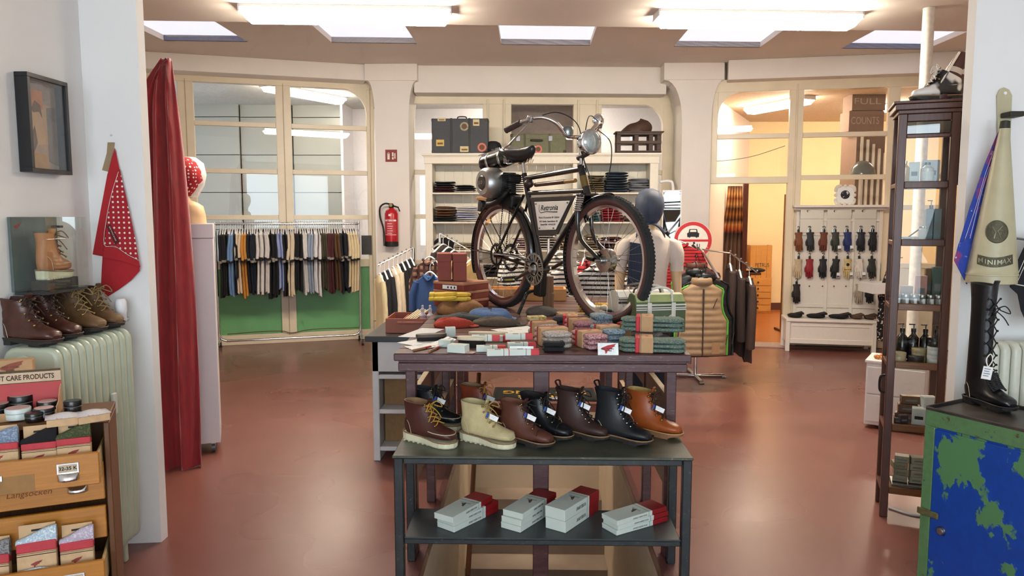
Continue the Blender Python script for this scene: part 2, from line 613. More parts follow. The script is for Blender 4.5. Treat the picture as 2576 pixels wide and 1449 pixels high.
# left bay: three glazed columns over green panels
B1 = Bay((-2.254, 9.98), (-.946, -.323), root_struct('window_1', 'cream glazed wall over green panels, behind the clothes rail'))
u = B1.u
zt = [.09, 1.06, 1.65, 2.24, 2.83, 3.36]
posts = [(u(943), u(925)), (u(738), u(700)), (u(497), u(458)), (u(365), u(335)), (u(200), u(150))]
for a, b in posts:
    B1.bar('mullion', a, b, 0, 3.42, .09)
    m_ = (a + b) / 2
    B1.bar('seam', m_ - .004, m_ + .004, .1, 3.36, .01, .047, M('shadow_gap_paint', '#b79f7d', .6), 0)
B1.bar('rail', u(943), u(150), 3.33, 3.46, .10)
B1.bar('rail', u(943), u(150), 0, .13, .10)
B1.bar('skirting', u(943), u(150), 0, .07, .13)
for i in range(len(posts) - 1):
    a, b = posts[i][1], posts[i + 1][0]
    for z in zt[1:5]:
        B1.bar('transom', a, b, z - (.06 if z == 1.06 else .03), z + .03, .06)
    for j in range(1, 5):
        B1.pane(a, b, zt[j], zt[j + 1])
    B1.bar('panel', a + .0, b - .0, .10, 1.02, .03, 0, GREENP)
    B1.bar('bead', a, b, .985, 1.01, .05, .01)
def spandrel(bay, ucorner, sgn, ztop, rad):
    pts = [(ucorner, ztop)] + [(ucorner + sgn * (rad - rad * math.sin(k / 10 * math.pi / 2)), ztop - rad + rad * math.cos(k / 10 * math.pi / 2)) for k in range(11)]
    mb = MB(bay.X)
    mb.prism(pts, -.052, .03, 'xz')
    mb.build('corner_spandrel', FRAMEPAINT, bay.root)
spandrel(B1, posts[0][1], 1, 3.34, .34)

# centre bay behind the shelf unit
B2 = Bay((-1.45, 10.08), (1, .062), root_struct('window_2', 'cream glazed wall behind the white shelf unit'))
u = B2.u
cols = [(u(1012), u(1044)), (u(1215), u(1286)), (u(1440), u(1510)), (u(1662), u(1712))]
for a, b in cols:
    B2.bar('mullion', a, b, 0, 3.3, .09)
for px in (1228, 1268, 1452, 1498):
    B2.bar('moulding', u(px) - .012, u(px) + .012, 0, 3.22, .05, .05)
B2.bar('rail', cols[0][0], cols[-1][1], 3.16, 3.34, .10)
B2.bar('rail', cols[0][0], cols[-1][1], 0, .13, .10)
for i in range(3):
    a, b = cols[i][1], cols[i + 1][0]
    for z in (1.04, 1.66, 2.26):
        B2.bar('transom', a, b, z - .03, z + .03, .06)
    for z0, z1 in ((1.04, 1.66), (1.66, 2.26), (2.26, 3.17)):
        B2.pane(a, b, z0, z1)
    B2.bar('panel', a, b, .1, 1.02, .03)
spandrel(B2, cols[-1][0] + .0, -1, 3.17, .3)

# right bay: doorway with a light above it, then a glazed column
B3 = Bay((2.3, 9.80), (.984, -.18), root_struct('window_3', 'cream glazed wall with an open doorway into the yellow room'))
u = B3.u
dz = B3.z(1880, 462)
B3.bar('mullion', u(1772), u(1786), 0, 3.4, .09)
B3.bar('mullion', u(1786), u(1800), dz, 3.4, .09)
B3.bar('mullion', u(1978), u(2012), 0, 3.4, .09)
B3.bar('moulding', u(1993), u(1997), 0, 3.32, .03, .05)
B3.bar('mullion', u(2222), u(2250), 0, 3.4, .09)
B3.bar('mullion', u(2420), u(2470), 0, 3.4, .09)
B3.bar('mullion', u(2680), u(2720), 0, 3.4, .09)
B3.bar('rail', u(1772), u(2720), B3.z(1880, 232), 3.4, .10)
B3.bar('lintel', u(1786), u(1980), dz, dz + .085, .10)
z1, z2 = B3.z(1900, 343), B3.z(1900, 448)
ztop = B3.z(1880, 234)
B3.bar('transom', u(1800), u(1980), z1 - .03, z1 + .03, .06)
B3.pane(u(1800), u(1978), z2, z1)
B3.pane(u(1800), u(1978), z1, ztop)
for a, b in ((2012, 2222), (2250, 2420), (2470, 2680)):
    for z in (z1, z2, z2 - .38, 1.05):
        B3.bar('transom', u(a), u(b), z - .03, z + .03, .06)
    for p, q in ((z1, ztop), (z2, z1), (z2 - .38, z2), (1.05, z2 - .38)):
        B3.pane(u(a), u(b), p, q)
    B3.bar('panel', u(a), u(b), .0, 1.03, .03)
spandrel(B3, u(1800), 1, ztop + .01, .3)
# threshold board with worn lettering
o = ST(MB(B3.X).bb(u(1786), u(1978), -.30, .06, .001, .014).build('trim_6', M('threshold_board', '#a98f84', .6, var=.12)))

# ------------------------------------------------------------ what stands behind the glass
GREYPANEL = M('grey_wall_panel', '#9fa29d', .25, .0, var=.03, sc=3)
bk = root_struct('wall_annex_left')
for i in range(5):
    for j in range(6):
        x = -7.4 + i * .86
        MB().bb(x + .006, x + .854, 12.2 + .06 * i, 12.24 + .06 * i, .2 + j * .62 + .006, .2 + (j + 1) * .62 - .006).build('panel', GREYPANEL, bk)
ST(MB().bb(-8, -3.1, 12.75, 12.8, 0, 4).build('wall_annex_rear', M('panel_joint_grey', '#4a4c4c', .7)))
ANW = M('annex_white', '#eceaf0', .7, var=.02)
ST(MB().bb(-3.1, 3.0, 12.9, 13.0, 0, 4).build('wall_annex_white', ANW))
ST(MB().bb(-3.1, -3.06, 12.2, 12.9, 0, 4).build('wall_annex_return', ANW))
ST(MB().bb(-.42, .62, 10.9, 11.0, 2.55, 3.55).build('wall_annex_board', M('grey_brown_board', '#8b7d78', .7)))
ST(MB().prism([(-8, 9.2), (-2, 10.4), (2.2, 10.4), (3.6, 13.2), (-8, 13.2)], -.06, -.0, 'xy').build('floor_annex', M('annex_floor', '#8a8784', .5)))
ST(MB().prism([(-8, 9.0), (-2.0, 10.36), (2.3, 10.36), (3.6, 13.2), (-8, 13.2)], 3.5, 3.6, 'xy').build('ceiling_annex', M('annex_ceiling', '#c9c7c4', .8)))
YEL = M('warm_yellow_plaster', '#f0d6a2', .8, var=.03, sc=2)
ST(MB().prism([(2.28, 9.9), (3.85, 13.25), (3.75, 13.3), (2.18, 9.95)], 0, 3.3, 'xy').build('wall_yellow_room_side', M('pinkish_white_plaster', '#efdccb', .8, var=.02)))
ST(MB().bb(3.7, 8.4, 13.2, 13.3, 0, 3.3).build('wall_yellow_room_rear', YEL))
ST(MB().bb(8.3, 8.4, 8.6, 13.3, 0, 3.3).build('wall_yellow_room_right', YEL))
ST(MB().prism([(2.28, 9.95), (8.4, 8.8), (8.4, 13.3), (3.8, 13.3)], 3.3, 3.4, 'xy').build('ceiling_yellow_room', M('tan_ceiling', '#d8c0a4', .85)))
ST(MB().prism([(2.28, 9.88), (8.4, 8.75), (8.4, 13.3), (3.8, 13.3)], .002, .006, 'xy').build('floor_yellow_room', wood('orange_boards', '#b5672f', '#94501f', .35, 0, 4)))
ST(MB().prism([(2.3, 9.7), (8.4, 8.6), (8.4, 13.3), (3.6, 13.3)], -.06, .002, 'xy').build('floor_yellow_base', M('subfloor', '#6b4a30', .7)))
ST(MB().bb(3.72, 8.3, 13.17, 13.2, .006, .13).build('baseboard_yellow_room', M('brown_skirting', '#5b3021', .5)))

# ------------------------------------------------------------ ceiling lamps
LAMPM = emit('lit_lamp_diffuser', '#fff1dc', LAMP_E)
LAMP2 = emit('lit_rear_lamp_diffuser', '#fff0d8', ANNEX_E)
def ceiling_lamp(label, x, y, z, L, rz, mat, w=.2, h=.11):
    t = T('ceiling_lamp', label, 'lamp', (x, y, z), rz, 'fluorescent ceiling lamps')
    MB().bb(-L / 2, L / 2, -w / 2, w / 2, -.022, -.001).build('lamp_base', WHITEP, t)
    prof = [(-w * .5, -.022), (-w * .5, -.05), (-w * .34, -h), (w * .34, -h), (w * .5, -.05), (w * .5, -.022)]
    a, b = L / 2 - .006, L / 2 - .05
    rings = [[(-a, p[0], max(p[1], -.06)) for p in prof], [(-b, *p) for p in prof], [(b, *p) for p in prof], [(a, p[0], max(p[1], -.06)) for p in prof]]
    MB().loft(rings).build('diffuser', mat, t)
    for s in (-1, 1):
        MB().bb(s * L / 2 - .006, s * L / 2 + .006, -w / 2, w / 2, -.055, -.002).build('end_cap', WHITEP, t)
    return t
ceiling_lamp('long white ceiling lamp over the clothes rail side', -1.40, 5.80, 3.25, 1.58, R(4.1), LAMPM)
ceiling_lamp('long white ceiling lamp at the right, above the vest rack', 1.78, 6.02, 3.25, 1.6, R(4.1), LAMPM)
ceiling_lamp('short ceiling lamp seen through the light above the doorway', 3.55, 10.9, 3.3, 1.2, R(115), LAMP2)
ceiling_lamp('ceiling lamp in the yellow room behind the glazed column', 5.6, 11.2, 3.3, 1.5, R(5), LAMP2)
ceiling_lamp('ceiling lamp behind the glass of the left bay', -3.3, 11.0, 3.5, 1.5, R(60), LAMP2)  # lamp added to light the annex behind the left bay
ceiling_lamp('ceiling lamp behind the glass above the suitcases', .1, 12.0, 3.5, 1.5, R(0), LAMP2)  # lamp added to brighten the white annex wall
# ------------------------------------------------------------ long brown table over the stairwell
TZ = 1.066
TB = T('display_table', 'long dark brown wooden table with the motor bicycle on it', 'table', (.05, 3.2, 0))
def tb(x0, x1, y0, y1, z0, z1, name, mat, bevel=.004):
    return MB().bb(x0 - .05, x1 - .05, y0 - 3.2, y1 - 3.2, z0, z1).build(name, mat, TB, bevel=bevel, seg=1)
ys = [3.2, 3.33] + [3.33 + .157 * k for k in range(1, 15)]
for k in range(len(ys) - 1):
    tb(-.60, .707, ys[k] + .002, ys[k + 1] - .002, TZ - .034, TZ - (.0 if k else .0), 'plank', TOPW if k % 3 else BROWNW)
tb(-.585, .695, 3.225, 3.255, TZ - .085, TZ - .045, 'apron', BROWNW)
tb(-.585, .695, 3.235, 3.27, TZ - .05, TZ - .034, 'cleat', BROWNW)
for x in (-.585, .66):
    tb(x, x + .035, 3.255, 5.5, TZ - .085, TZ - .034, 'side_beam', BROWNW)
for y in (3.53, 4.2, 5.0, 5.42):
    for x in (-.60, .655):
        tb(x, x + .05, y - .025, y + .025, .0, TZ - .035, 'leg', BROWNW)
tb(.018, .095, 3.50, 3.56, -.3, TZ - .035, 'centre_post', BROWNW)
CREAMEDGE = M('worn_cream_edge', '#cbb394', .6)  # lamplight on the rail tops put into cream colour; also saddle straps
for x in (-.59, .662):
    for z in (.80, .46):
        y0 = 3.555
        MB().bb(x - .05, x - .022, y0 - 3.2, 5.4 - 3.2, z - .11, z).bb(x - .05, x - .022, y0 - 3.2, 5.4 - 3.2, z, z + .004, mi=1).build('side_rail', [BROWNW, CREAMEDGE], TB)
# balustrade posts of the stairwell beyond the table
for i, (x, y) in enumerate(((-.58, 6.1), (.66, 6.1), (-.58, 6.55), (.66, 6.55))):
    o = MB().bb(-.028, .028, -.028, .028, 0, .92).build('baluster_post', BROWNW, loc=(x, y, 0), bevel=.004, seg=1)
    ST(o)
# brown pole that stands in the stairwell
p0, p1 = at(1205, 940, 5.0), at(1177, 1449, 4.0)
o = MB().tube([(0, 0, 0), Vector(p0) - Vector(p1)], .015, n=10).build('handrail_pole', wood('brown_pole', '#6f3f24', '#4d2915', .3, 2), loc=p1, smooth=60)
tag(o, 'slim brown wooden pole slanting down into the stairwell under the table', 'pole')

# dark step rack in front of the table
RK = T('shoe_rack', 'black-green painted wooden rack with two shelves of boots and boxes', 'rack', (.055, 3.12, 0))
def rk(x0, x1, y0, y1, z0, z1, name, mat, bevel=.004):
    return MB().bb(x0 - .055, x1 - .055, y0 - 3.12, y1 - 3.12, z0, z1).build(name, mat, RK, bevel=bevel, seg=1)
RZ1, RZ2 = .632, .262
for x in (-.592, .663):
    for y in (3.12, 3.43):
        rk(x, x + .04, y, y + .04, 0, RZ1 - .012, 'leg', DARKW)
rk(-.551, .662, 3.122, 3.145, RZ1 - .04, RZ1 - .012, 'rail', DARKW)
rk(-.551, .662, 3.445, 3.468, RZ1 - .04, RZ1 - .012, 'rail', DARKW)
for a in (-.555, .66):
    rk(a - .003, a + .015, 3.162, 3.428, RZ1 - .04, RZ1 - .012, 'rail', DARKW)
rk(-.598, .708, 3.112, 3.475, RZ1 - .012, RZ1, 'shelf', GREENSHELF)
rk(-.551, .662, 3.122, 3.145, RZ2 - .032, RZ2 - .008, 'rail', DARKW)
rk(-.553, .664, 3.42, 3.445, RZ2 - .032, RZ2 - .008, 'rail', DARKW)
rk(-.551, .662, 3.119, 3.445, RZ2 - .008, RZ2, 'shelf', patches('slate_shelf_paint', '#33383a', '#4a4d4a', 6, .6, .4, 5, soft=.15))

# ------------------------------------------------------------ motor bicycle
A0, A1 = Vector((-.178, 4.87, 0)), Vector((.421, 4.02, 0))
HD = (A1 - A0).normalized()
BL = (A1 - A0).length
LFT = Vector((-HD.y, HD.x, 0))
BK = T('motor_bicycle', 'black vintage motor bicycle with chrome headlight standing on the table', 'bicycle', (A0.x, A0.y, TZ), math.atan2(HD.y, HD.x))
def bp(px, py, off=0.0):
    p = hit(px, py, A0 + LFT * off, LFT)
    return Vector(((p - A0).dot(HD), off, p.z - TZ))
RW = .35
TYRE_SIDE = M('oxide_tyre_wall', '#4a2722', .7, var=.15)
TREAD = M('tyre_tread', '#232221', .85, var=.2, sc=120, bump=.4)
SPOKE = M('spoke_steel', '#8d8780', .3, .9)
def torus(prof, n=56, mis=None, c=(0, 0, 0), a0=0, a1=2 * math.pi, mb=None):
    mb = mb or MB()
    full = abs(a1 - a0 - 2 * math.pi) < 1e-6
    rings = []
    for k in range(n if full else n + 1):
        a = a0 + (a1 - a0) * k / n
        rings.append([(c[0] + r * math.cos(a), c[1] + y, c[2] + r * math.sin(a)) for r, y in prof])
    m = len(prof)
    for j in range(m):
        mb.add([q for ring in rings for q in (ring[j], ring[(j + 1) % m])],
               [(2 * i, 2 * i + 1, (2 * i + 3) % (2 * len(rings)), (2 * i + 2) % (2 * len(rings))) for i in range(len(rings) if full else len(rings) - 1)],
               mis[j] if mis else 0)
    if not full:
        mb.add(rings[0], [tuple(range(m))])
        mb.add(rings[-1], [tuple(range(m))])
    return mb
def circ_prof(R0, r, n=12):
    return [(R0 + r * math.cos(2 * math.pi * k / n), r * 1.02 * math.sin(2 * math.pi * k / n)) for k in range(n)]
def wheel(c, drum):
    n = 14
    pr = circ_prof(RW - .027, .027, n)
    mis = [0 if (k < 3 or k >= n - 3) else 1 for k in range(n)]
    t = torus(pr, 64, mis, c).build('tyre', [TREAD, TYRE_SIDE], BK, smooth=50)
    kn = MB()
    for k in range(110):
        a = 2 * math.pi * k / 110
        for s in (-1, 1):
            kn.box((c[0] + (RW - .0045) * math.cos(a), c[1] + s * .012, c[2] + (RW - .0045) * math.sin(a)), (.008, .009, .010), (0, -a, 0))
    kn.build('tread_block', TREAD, t)['kind'] = 'stuff'
    torus([(RW - .05, -.016), (RW - .066, -.013), (RW - .066, .013), (RW - .05, .016)], 56, None, c).build('rim', CHROME, t, smooth=30)
    sp = MB()
    for k in range(36):
        a = 2 * math.pi * k / 36
        b = a + (.6 if k % 4 < 2 else -.6)
        s = 1 if k % 2 else -1
        sp.cyl((c[0] + .035 * math.cos(b), c[1] + s * .03, c[2] + .035 * math.sin(b)), (c[0] + (RW - .06) * math.cos(a), c[1], c[2] + (RW - .06) * math.sin(a)), .0013, n=4)
    sp.build('spokes', SPOKE, t)['kind'] = 'stuff'
    hb = MB().lathe([(.012, -.055), (.016, -.05), (.016, -.034), (.03, -.033), (.03, -.028), (.018, -.02), (.018, .02), (.03, .028), (.03, .033), (.016, .034), (.012, .055)], 20, c, 'y')
    hb.build('hub', STEEL, t, smooth=40)
    if drum:
        MB().lathe([(.02, -.032), (.062, -.030), (.066, -.02), (.066, .012), (.05, .02), (.02, .022)], 32, c, 'y').build('brake_drum', M('polished_drum', '#b8b4ac', .18, 1.0), t, smooth=35)
    return t
RC, FC = (0, 0, RW), (BL, 0, .363)
wheel(RC, False)
wheel(FC, True)
def fender(c, a0, a1, name, rr=RW + .012):
    g = []
    n = 40
    for k in range(n + 1):
        a = R(a0) + R(a1 - a0) * k / n
        row = []
        for j in range(9):
            b = -1.25 + 2.5 * j / 8
            rad = rr - .022 + .022 * math.cos(b)
            row.append((c[0] + rad * math.cos(a), c[1] + .036 * math.sin(b), c[2] + rad * math.sin(a)))
        g.append(row)
    return MB().sheet(g).build(name, BLACKM, BK, smooth=60, solid=.003)
fr_ = fender(RC, -8, 203, 'rear_fender', RW + .018)
ff_ = fender(FC, 88, 216, 'front_fender', RW + .014)
# stays
for off in (-.045, .045):
    MB().cyl((0, off, RW), (-.25, off * .75, RW + .27), .004, n=6).cyl((0, off, RW), (-.36, off * .75, RW + .02), .0035, n=6).build('fender_stay', BLACKM, BK)
MB().lathe([(.002, -.012), (.018, -.008), (.018, 0), (.01, .004)], 14, (0, 0, 0), 'x').build('rear_reflector', M('dark_red_reflector', '#4a0d0d', .2), BK, loc=(-.368, 0, RW + .05))
# frame
S0 = bp(1320, 449); S1 = bp(1327, 486); H0 = bp(1463, 425); H1 = bp(1479, 492); BBK = bp(1364, 676); DR = Vector((0, 0, RW))
BBK.y = 0
tubes = MB()
for a, b, r in ((S0, H0, .016), (S1, bp(1470, 480), .014), (H1, BBK, .018), (S0 + Vector((-.004, 0, .03)), BBK, .018)):
    tubes.cyl(a, b, r, n=14)
tubes.cyl(H0 + (H0 - H1).normalized() * .02, H1, .021, n=16)
for s in (-1, 1):
    tubes.tube([BBK + Vector((-.02, s * .02, 0)), (BBK.x * .6, s * .05, BBK.z * .6 + RW * .4), DR + Vector((0, s * .055, 0))], .010, n=8)
    tubes.tube([S1 + Vector((-.01, s * .02, -.01)), (S1.x * .55, s * .05, S1.z * .5 + RW * .5), DR + Vector((0, s * .055, 0))], .009, n=8)
    tubes.box(DR + Vector((.01, s * .056, 0)), (.06, .006, .035))
tubes.cyl(BBK + Vector((0, -.04, 0)), BBK + Vector((0, .04, 0)), .026, n=18)
frame_o = tubes.build('frame', BLACKM, BK, smooth=40)
GOLD = M('aged_brass_head_tube', '#7d6a3f', .35, .7)
d_ = (H1 - H0)
MB().cyl(H0 + d_ * .28, H0 + d_ * .68, .0225, n=16).build('head_badge_band', GOLD, frame_o, smooth=40)
# rod between the top tubes: air pump with wooden end, red line
q0, q1 = bp(1347, 465), bp(1448, 454)
MB().cyl(q0, q0 + (q1 - q0) * .75, .013, n=12).build('air_pump', M('brown_pump', '#4a2b20', .35), BK, smooth=40)
MB().cyl(q0 + (q1 - q0) * .75, q1, .012, n=12).build('pump_handle', wood('pump_wood', '#a87b48', '#8a5d30', .4), BK, smooth=40)
tb_ = bp(1337, 462)
MB().ell(tb_ + Vector((0, -.02, 0)), (.035, .03, .028), 16, 10).build('tool_pouch', M('dark_oil_leather', '#2e1a18', .45), BK, smooth=60)
# fork with coil springs
crown = bp(1478, 500)
for s in (-1, 1):
    o = s * .05
    pts = spl([(crown.x, o, crown.z + .03), (bp(1470, 545).x - .0, o, bp(1470, 545).z), (bp(1478, 600).x, o, bp(1478, 600).z), (BL - .06, o, .40), (BL, o * 1.1, FC[2])], 5)
    MB().tube(pts, [.014] * 6 + [.012] * (len(pts) - 6), n=10).build('fork_blade', BLACKM, BK, smooth=60)
    c0 = Vector((crown.x + .0, o, crown.z + .015))
    c1 = Vector((bp(1472, 530).x, o, bp(1472, 530).z))
    hel = []
    for k in range(9 * 7 + 1):
        a = 2 * math.pi * k / 9
        c = c0 + (c1 - c0) * (k / 63)
        hel.append(c + Vector((.024 * math.cos(a), .024 * math.sin(a), 0)))
    MB().tube(hel, .0055, n=5).build('fork_spring', CHROME, BK, smooth=60)
MB().box(crown + Vector((0, 0, .02)), (.05, .13, .022)).build('fork_crown', BLACKM, BK, bevel=.008)
MB().cyl((BL, -.085, FC[2]), (BL, .085, FC[2]), .008, n=10).build('front_axle', STEEL, BK)
MB().cyl((BL - .03, -.07, FC[2] + .005), (BL - .09, -.066, FC[2] + .012), .012, n=10).build('brake_anchor', BLACKM, BK)
# stem, handlebar, grips, levers
st0, st1 = bp(1459, 352), bp(1464, 418)
MB().cyl(st1, st0, .0125, n=14).build('stem', CHROME, BK, smooth=40)
bc = bp(1450, 345)
def bar(s):
    return spl([bc + Vector((0, s * .0, 0)), bc + Vector((.0, s * .07, .004)), bc + Vector((-.005, s * .14, .07)), bc + Vector((-.05, s * .21, .10)), bc + Vector((-.13, s * .265, .085)), bc + Vector((-.26, s * .30, .045))], 6)
hb = MB()
for s in (-1, 1):
    hb.tube(bar(s), .0115, n=10)
hb.build('handlebar', CHROME, BK, smooth=60)
for s in (-1, 1):
    b = bar(s)
    e, d = b[-1], (b[-1] - b[-5]).normalized()
    g = MB().tube([e - d * .11 + d * .0115 * k for k in range(11)], [.0165 if k % 2 else .0185 for k in range(11)], n=14)
    g.build('grip', M('brown_rubber_grip', '#3a2724', .7), BK, smooth=60)
    root = b[-9]
    MB().tube([root + Vector((0, s * .0, -.012)), root + Vector((-.05, s * .012, -.05)), e + Vector((.03, s * .004, -.085)), e + Vector((-.03, 0, -.10))], [.008, .007, .006, .005], n=8).ell(e + Vector((-.034, 0, -.102)), (.009, .009, .009), 10, 6).build('brake_lever', CHROME, BK, smooth=60)
    MB().box(root, (.04, .03, .036), (0, .3, 0)).build('lever_clamp', STEEL, BK, bevel=.008)
    MB().tube(spl([root + Vector((.02, 0, 0)), bc + Vector((-.02, s * .12, .13)), bc + Vector((.05, s * .03, .06)), bc + Vector((.06, s * .005, -.1)), H0 + Vector((.02, s * .02, -.02))], 7), .003, n=6).build('cable', BLACKR, BK, smooth=60)
MB().tube(spl([bar(1)[-6], bar(1)[-6] + Vector((.10, .03, -.10)), bar(1)[-6] + Vector((.10, 0, -.30)), H0 + Vector((.03, .01, -.04))], 8), .003, n=6).build('cable', BLACKR, BK, smooth=60)
MB().tube(spl([bc + Vector((.05, -.02, -.05)), H0 + Vector((.08, 0, -.06)), bp(1497, 480), bp(1502, 520)], 6), .0025, n=6).build('cable', BLACKR, BK, smooth=60)
# headlight
hl = bp(1483, 357)
X_ = BK.matrix_world
hm = Matrix.Translation(hl) @ Euler((0, R(90), 0)).to_matrix().to_4x4()
prof = [(.002, -.085), (.03, -.075), (.052, -.05), (.066, -.015), (.068, .0), (.070, .004), (.070, .018), (.064, .022)]
hd = MB(hm).lathe(prof, 28).build('headlight_shell', CHROME, BK, smooth=40)
MB(hm).ell((0, 0, .014), (.063, .063, .026), 24, 8, z0=0.02).build('lens', M('ribbed_lens', '#b9c0bd', .08, .55, var=.18, sc=60), hd, smooth=60)
MB().tube([bp(1455, 398), bp(1480, 385), hl + Vector((-.01, 0, -.06))], [.016, .014, .012], n=10).build('headlight_bracket', M('rusty_bracket', '#3b2620', .6), BK, smooth=50)
ml = bar(1)[-8] + Vector((.0, .0, .035))
mm = Matrix.Translation(ml) @ Euler((0, R(90), R(-6))).to_matrix().to_4x4()
MB(mm).lathe([(.004, -.045), (.025, -.03), (.036, -.005), (.038, .006), (.034, .01)], 24).ell((0, 0, .006), (.034, .034, .012), 20, 6, z0=.02).cyl((0, 0, -.03), (.06, 0, -.03), .006, n=8).build('handlebar_lamp', CHROME, BK, smooth=40)
MB().lathe([(.03, -.03), (.034, -.015), (.034, .012), (.028, .02), (.012, .024)], 22, bc + Vector((-.012, -.055, .035))).build('bell', M('dull_chrome', '#8d9490', .3, .9), BK, smooth=40)
# saddle on its post
sc0 = bp(1312, 390)
rings = []
for t, w, h, dz in ((-.135, .05, .012, .03), (-.13, .085, .02, .032), (-.10, .105, .03, .028), (-.04, .095, .035, .012), (.03, .055, .035, .008), (.09, .032, .03, .018), (.125, .022, .02, .032), (.135, .012, .01, .034)):
    ring = []
    for k in range(16):
        a = 2 * math.pi * k / 16
        zz = math.sin(a)
        ring.append((sc0.x + t, w * math.cos(a), sc0.z + dz + (h * zz if zz > 0 else 1.7 * h * zz)))
    rings.append(ring)
MB().loft(rings).build('saddle', M('black_saddle_leather', '#1d1a1c', .3, var=.1), BK, smooth=60)
for s in (-1, 1):
    hel = [Vector((sc0.x - .09 + .016 * math.cos(.9 * k), s * .055 + .016 * math.sin(.9 * k), sc0.z - .05 + .0011 * k)) for k in range(50)]
    MB().tube(hel, .0035, n=5).build('saddle_spring', CHROME, BK, smooth=60)
    MB().tube([(sc0.x - .09, s * .05, sc0.z - .05), (sc0.x, s * .025, sc0.z - .045), (sc0.x + .10, s * .012, sc0.z + .01)], .005, n=6).build('saddle_wire', CHROME, BK, smooth=60)
sp1 = bp(1315, 412)
MB().cyl(S0, sp1 + Vector((0, 0, .03)), .0125, n=14).build('seat_post', CHROME, BK, smooth=40)
for k in range(4):
    q = bp(1330 + 4 * k, 396 + 2 * k)
    MB().cyl(q, q + Vector((.02, -.03, -.03)), .0035, n=6).build('saddle_strap', CREAMEDGE, BK)
# engine above the rear wheel
ec = bp(1283, 465)
fins = MB()
for k in range(9):
    fins.box(ec + Vector((.01, -.01, -.045 + .013 * k)), (.13, .13, .006))
fins.cyl(ec + Vector((.01, -.01, -.055)), ec + Vector((.01, -.01, .075)), .042, n=18)
ENG = M('engine_black', '#171615', .45, .4, var=.25, sc=60)
en = fins.build('engine_cylinder', ENG, BK, smooth=30)
MB().box(ec + Vector((-.01, 0, .045)), (.15, .11, .06), (0, .15, 0)).build('air_filter_box', ENG, BK, bevel=.02)
MB().box(ec + Vector((.0, .0, -.10)), (.17, .09, .10), (0, .2, 0)).build('crankcase', ENG, BK, bevel=.022, seg=3)
MB().tube(spl([ec + Vector((.05, -.04, -.03)), ec + Vector((.0, -.07, -.09)), ec + Vector((-.09, -.07, -.12)), ec + Vector((-.16, -.07, -.125))], 5), .018, n=12).build('exhaust_elbow', ENG, BK, smooth=50)
fc = bp(1238, 460, -.09)
fm = Matrix.Translation(fc)
fw = MB(fm).lathe([(.01, -.075), (.045, -.076), (.05, -.08), (.078, -.076), (.092, -.06), (.098, -.03), (.098, .03), (.09, .045), (.03, .05)], 36, (0, 0, 0), 'y')
fo = fw.build('flywheel_cover', M('cast_aluminium', '#a9a9a6', .35, .9, var=.08, sc=50), BK, smooth=35)
MB(fm).lathe([(.002, -.088), (.04, -.086), (.046, -.08), (.046, -.07)], 26, (0, 0, 0), 'y').build('cover_badge', M('brown_badge', '#4a3d35', .4, .4), fo, smooth=40)
text('JLO', .028, STEEL, fo, frame(fc + Vector((0, -.0885, 0)), (1, 0, 0), (0, 0, 1)), .0008, bold=.001)
tk = bp(1250, 404, -.02)
tm = Matrix.Translation(tk) @ Euler((0, R(-10), R(20))).to_matrix().to_4x4()
to = MB(tm).lathe([(.004, -.13), (.035, -.128), (.052, -.11), (.055, -.09), (.055, .09), (.05, .12), (.02, .13)], 24, (0, 0, 0), 'x').build('fuel_tank', BLACKM, BK, smooth=35)
for x in (-.06, .04):
    MB(tm).lathe([(.056, x), (.0575, x + .002), (.0575, x + .014), (.056, x + .016)], 24, (0, 0, 0), 'x').build('tank_strap', STEEL, to, smooth=40)
MB(tm).lathe([(.002, .08), (.016, .078), (.018, .065), (.016, .05)], 14, (.02, 0, 0)).build('tank_cap', STEEL, to, smooth=40)
for s in (-.03, .0, .03):
    MB(tm).box((0, s, .058), (.24, .006, .006)).build('carrier_rail', CHROME, BK)
# tail bracket and lamp
tl = bp(1222, 500)
MB().box(tl + Vector((.0, 0, 0)), (.19, .04, .026), (0, R(2), 0)).build('tail_bracket', wood('varnished_bracket', '#b98e5c', '#8f6238', .35), BK, bevel=.006)
MB().box(tl + Vector((-.05, 0, -.05)), (.05, .045, .075), (0, R(8), 0)).build('tail_lamp', BLACKM, BK, bevel=.008)
MB().box(tl + Vector((.10, .0, .0)), (.12, .06, .05), (0, R(-25), 0)).build('engine_mount', ENG, BK, bevel=.012)
# drive: chain guard, chainring, cranks, pedals, sprocket, chain
cg = MB()
cgp = spl([(.02, 0, RW + .005), (.15, 0, RW + .005), (BBK.x - .12, 0, RW - .005), (BBK.x - .05, 0, RW - .02), (BBK.x - .01, 0, BBK.z + .05)], 6)
cg.tube([p + Vector((0, -.075, .0)) for p in cgp], .022, n=8, flat=.35)
cg.build('chain_guard', M('dark_olive_enamel', '#26241c', .25, coat=.4), BK, smooth=50)
cc = BBK + Vector((0, -.065, 0))
ring = MB()
torus([(.088, -.002), (.095, -.002), (.095, .002), (.088, .002)], 48, None, cc, mb=ring)
torus([(.042, -.002), (.05, -.002), (.05, .002), (.042, .002)], 30, None, cc, mb=ring)
for k in range(5):
    a = 2 * math.pi * k / 5
    ring.box(cc + Vector((.068 * math.cos(a), 0, .068 * math.sin(a))), (.045, .004, .012), (0, -a, 0))
for k in range(18):
    a = 2 * math.pi * (k + .5) / 18
    ring.box(cc + Vector((.07 * math.cos(a), 0, .07 * math.sin(a))), (.038, .004, .005), (0, -a + .35 * (k % 2), 0))
for k in range(44):
    a = 2 * math.pi * k / 44
    ring.box(cc + Vector((.097 * math.cos(a), 0, .097 * math.sin(a))), (.006, .003, .005), (0, -a, 0))
ring.build('chainring', M('nickel_chainring', '#9a948a', .35, .8), BK)
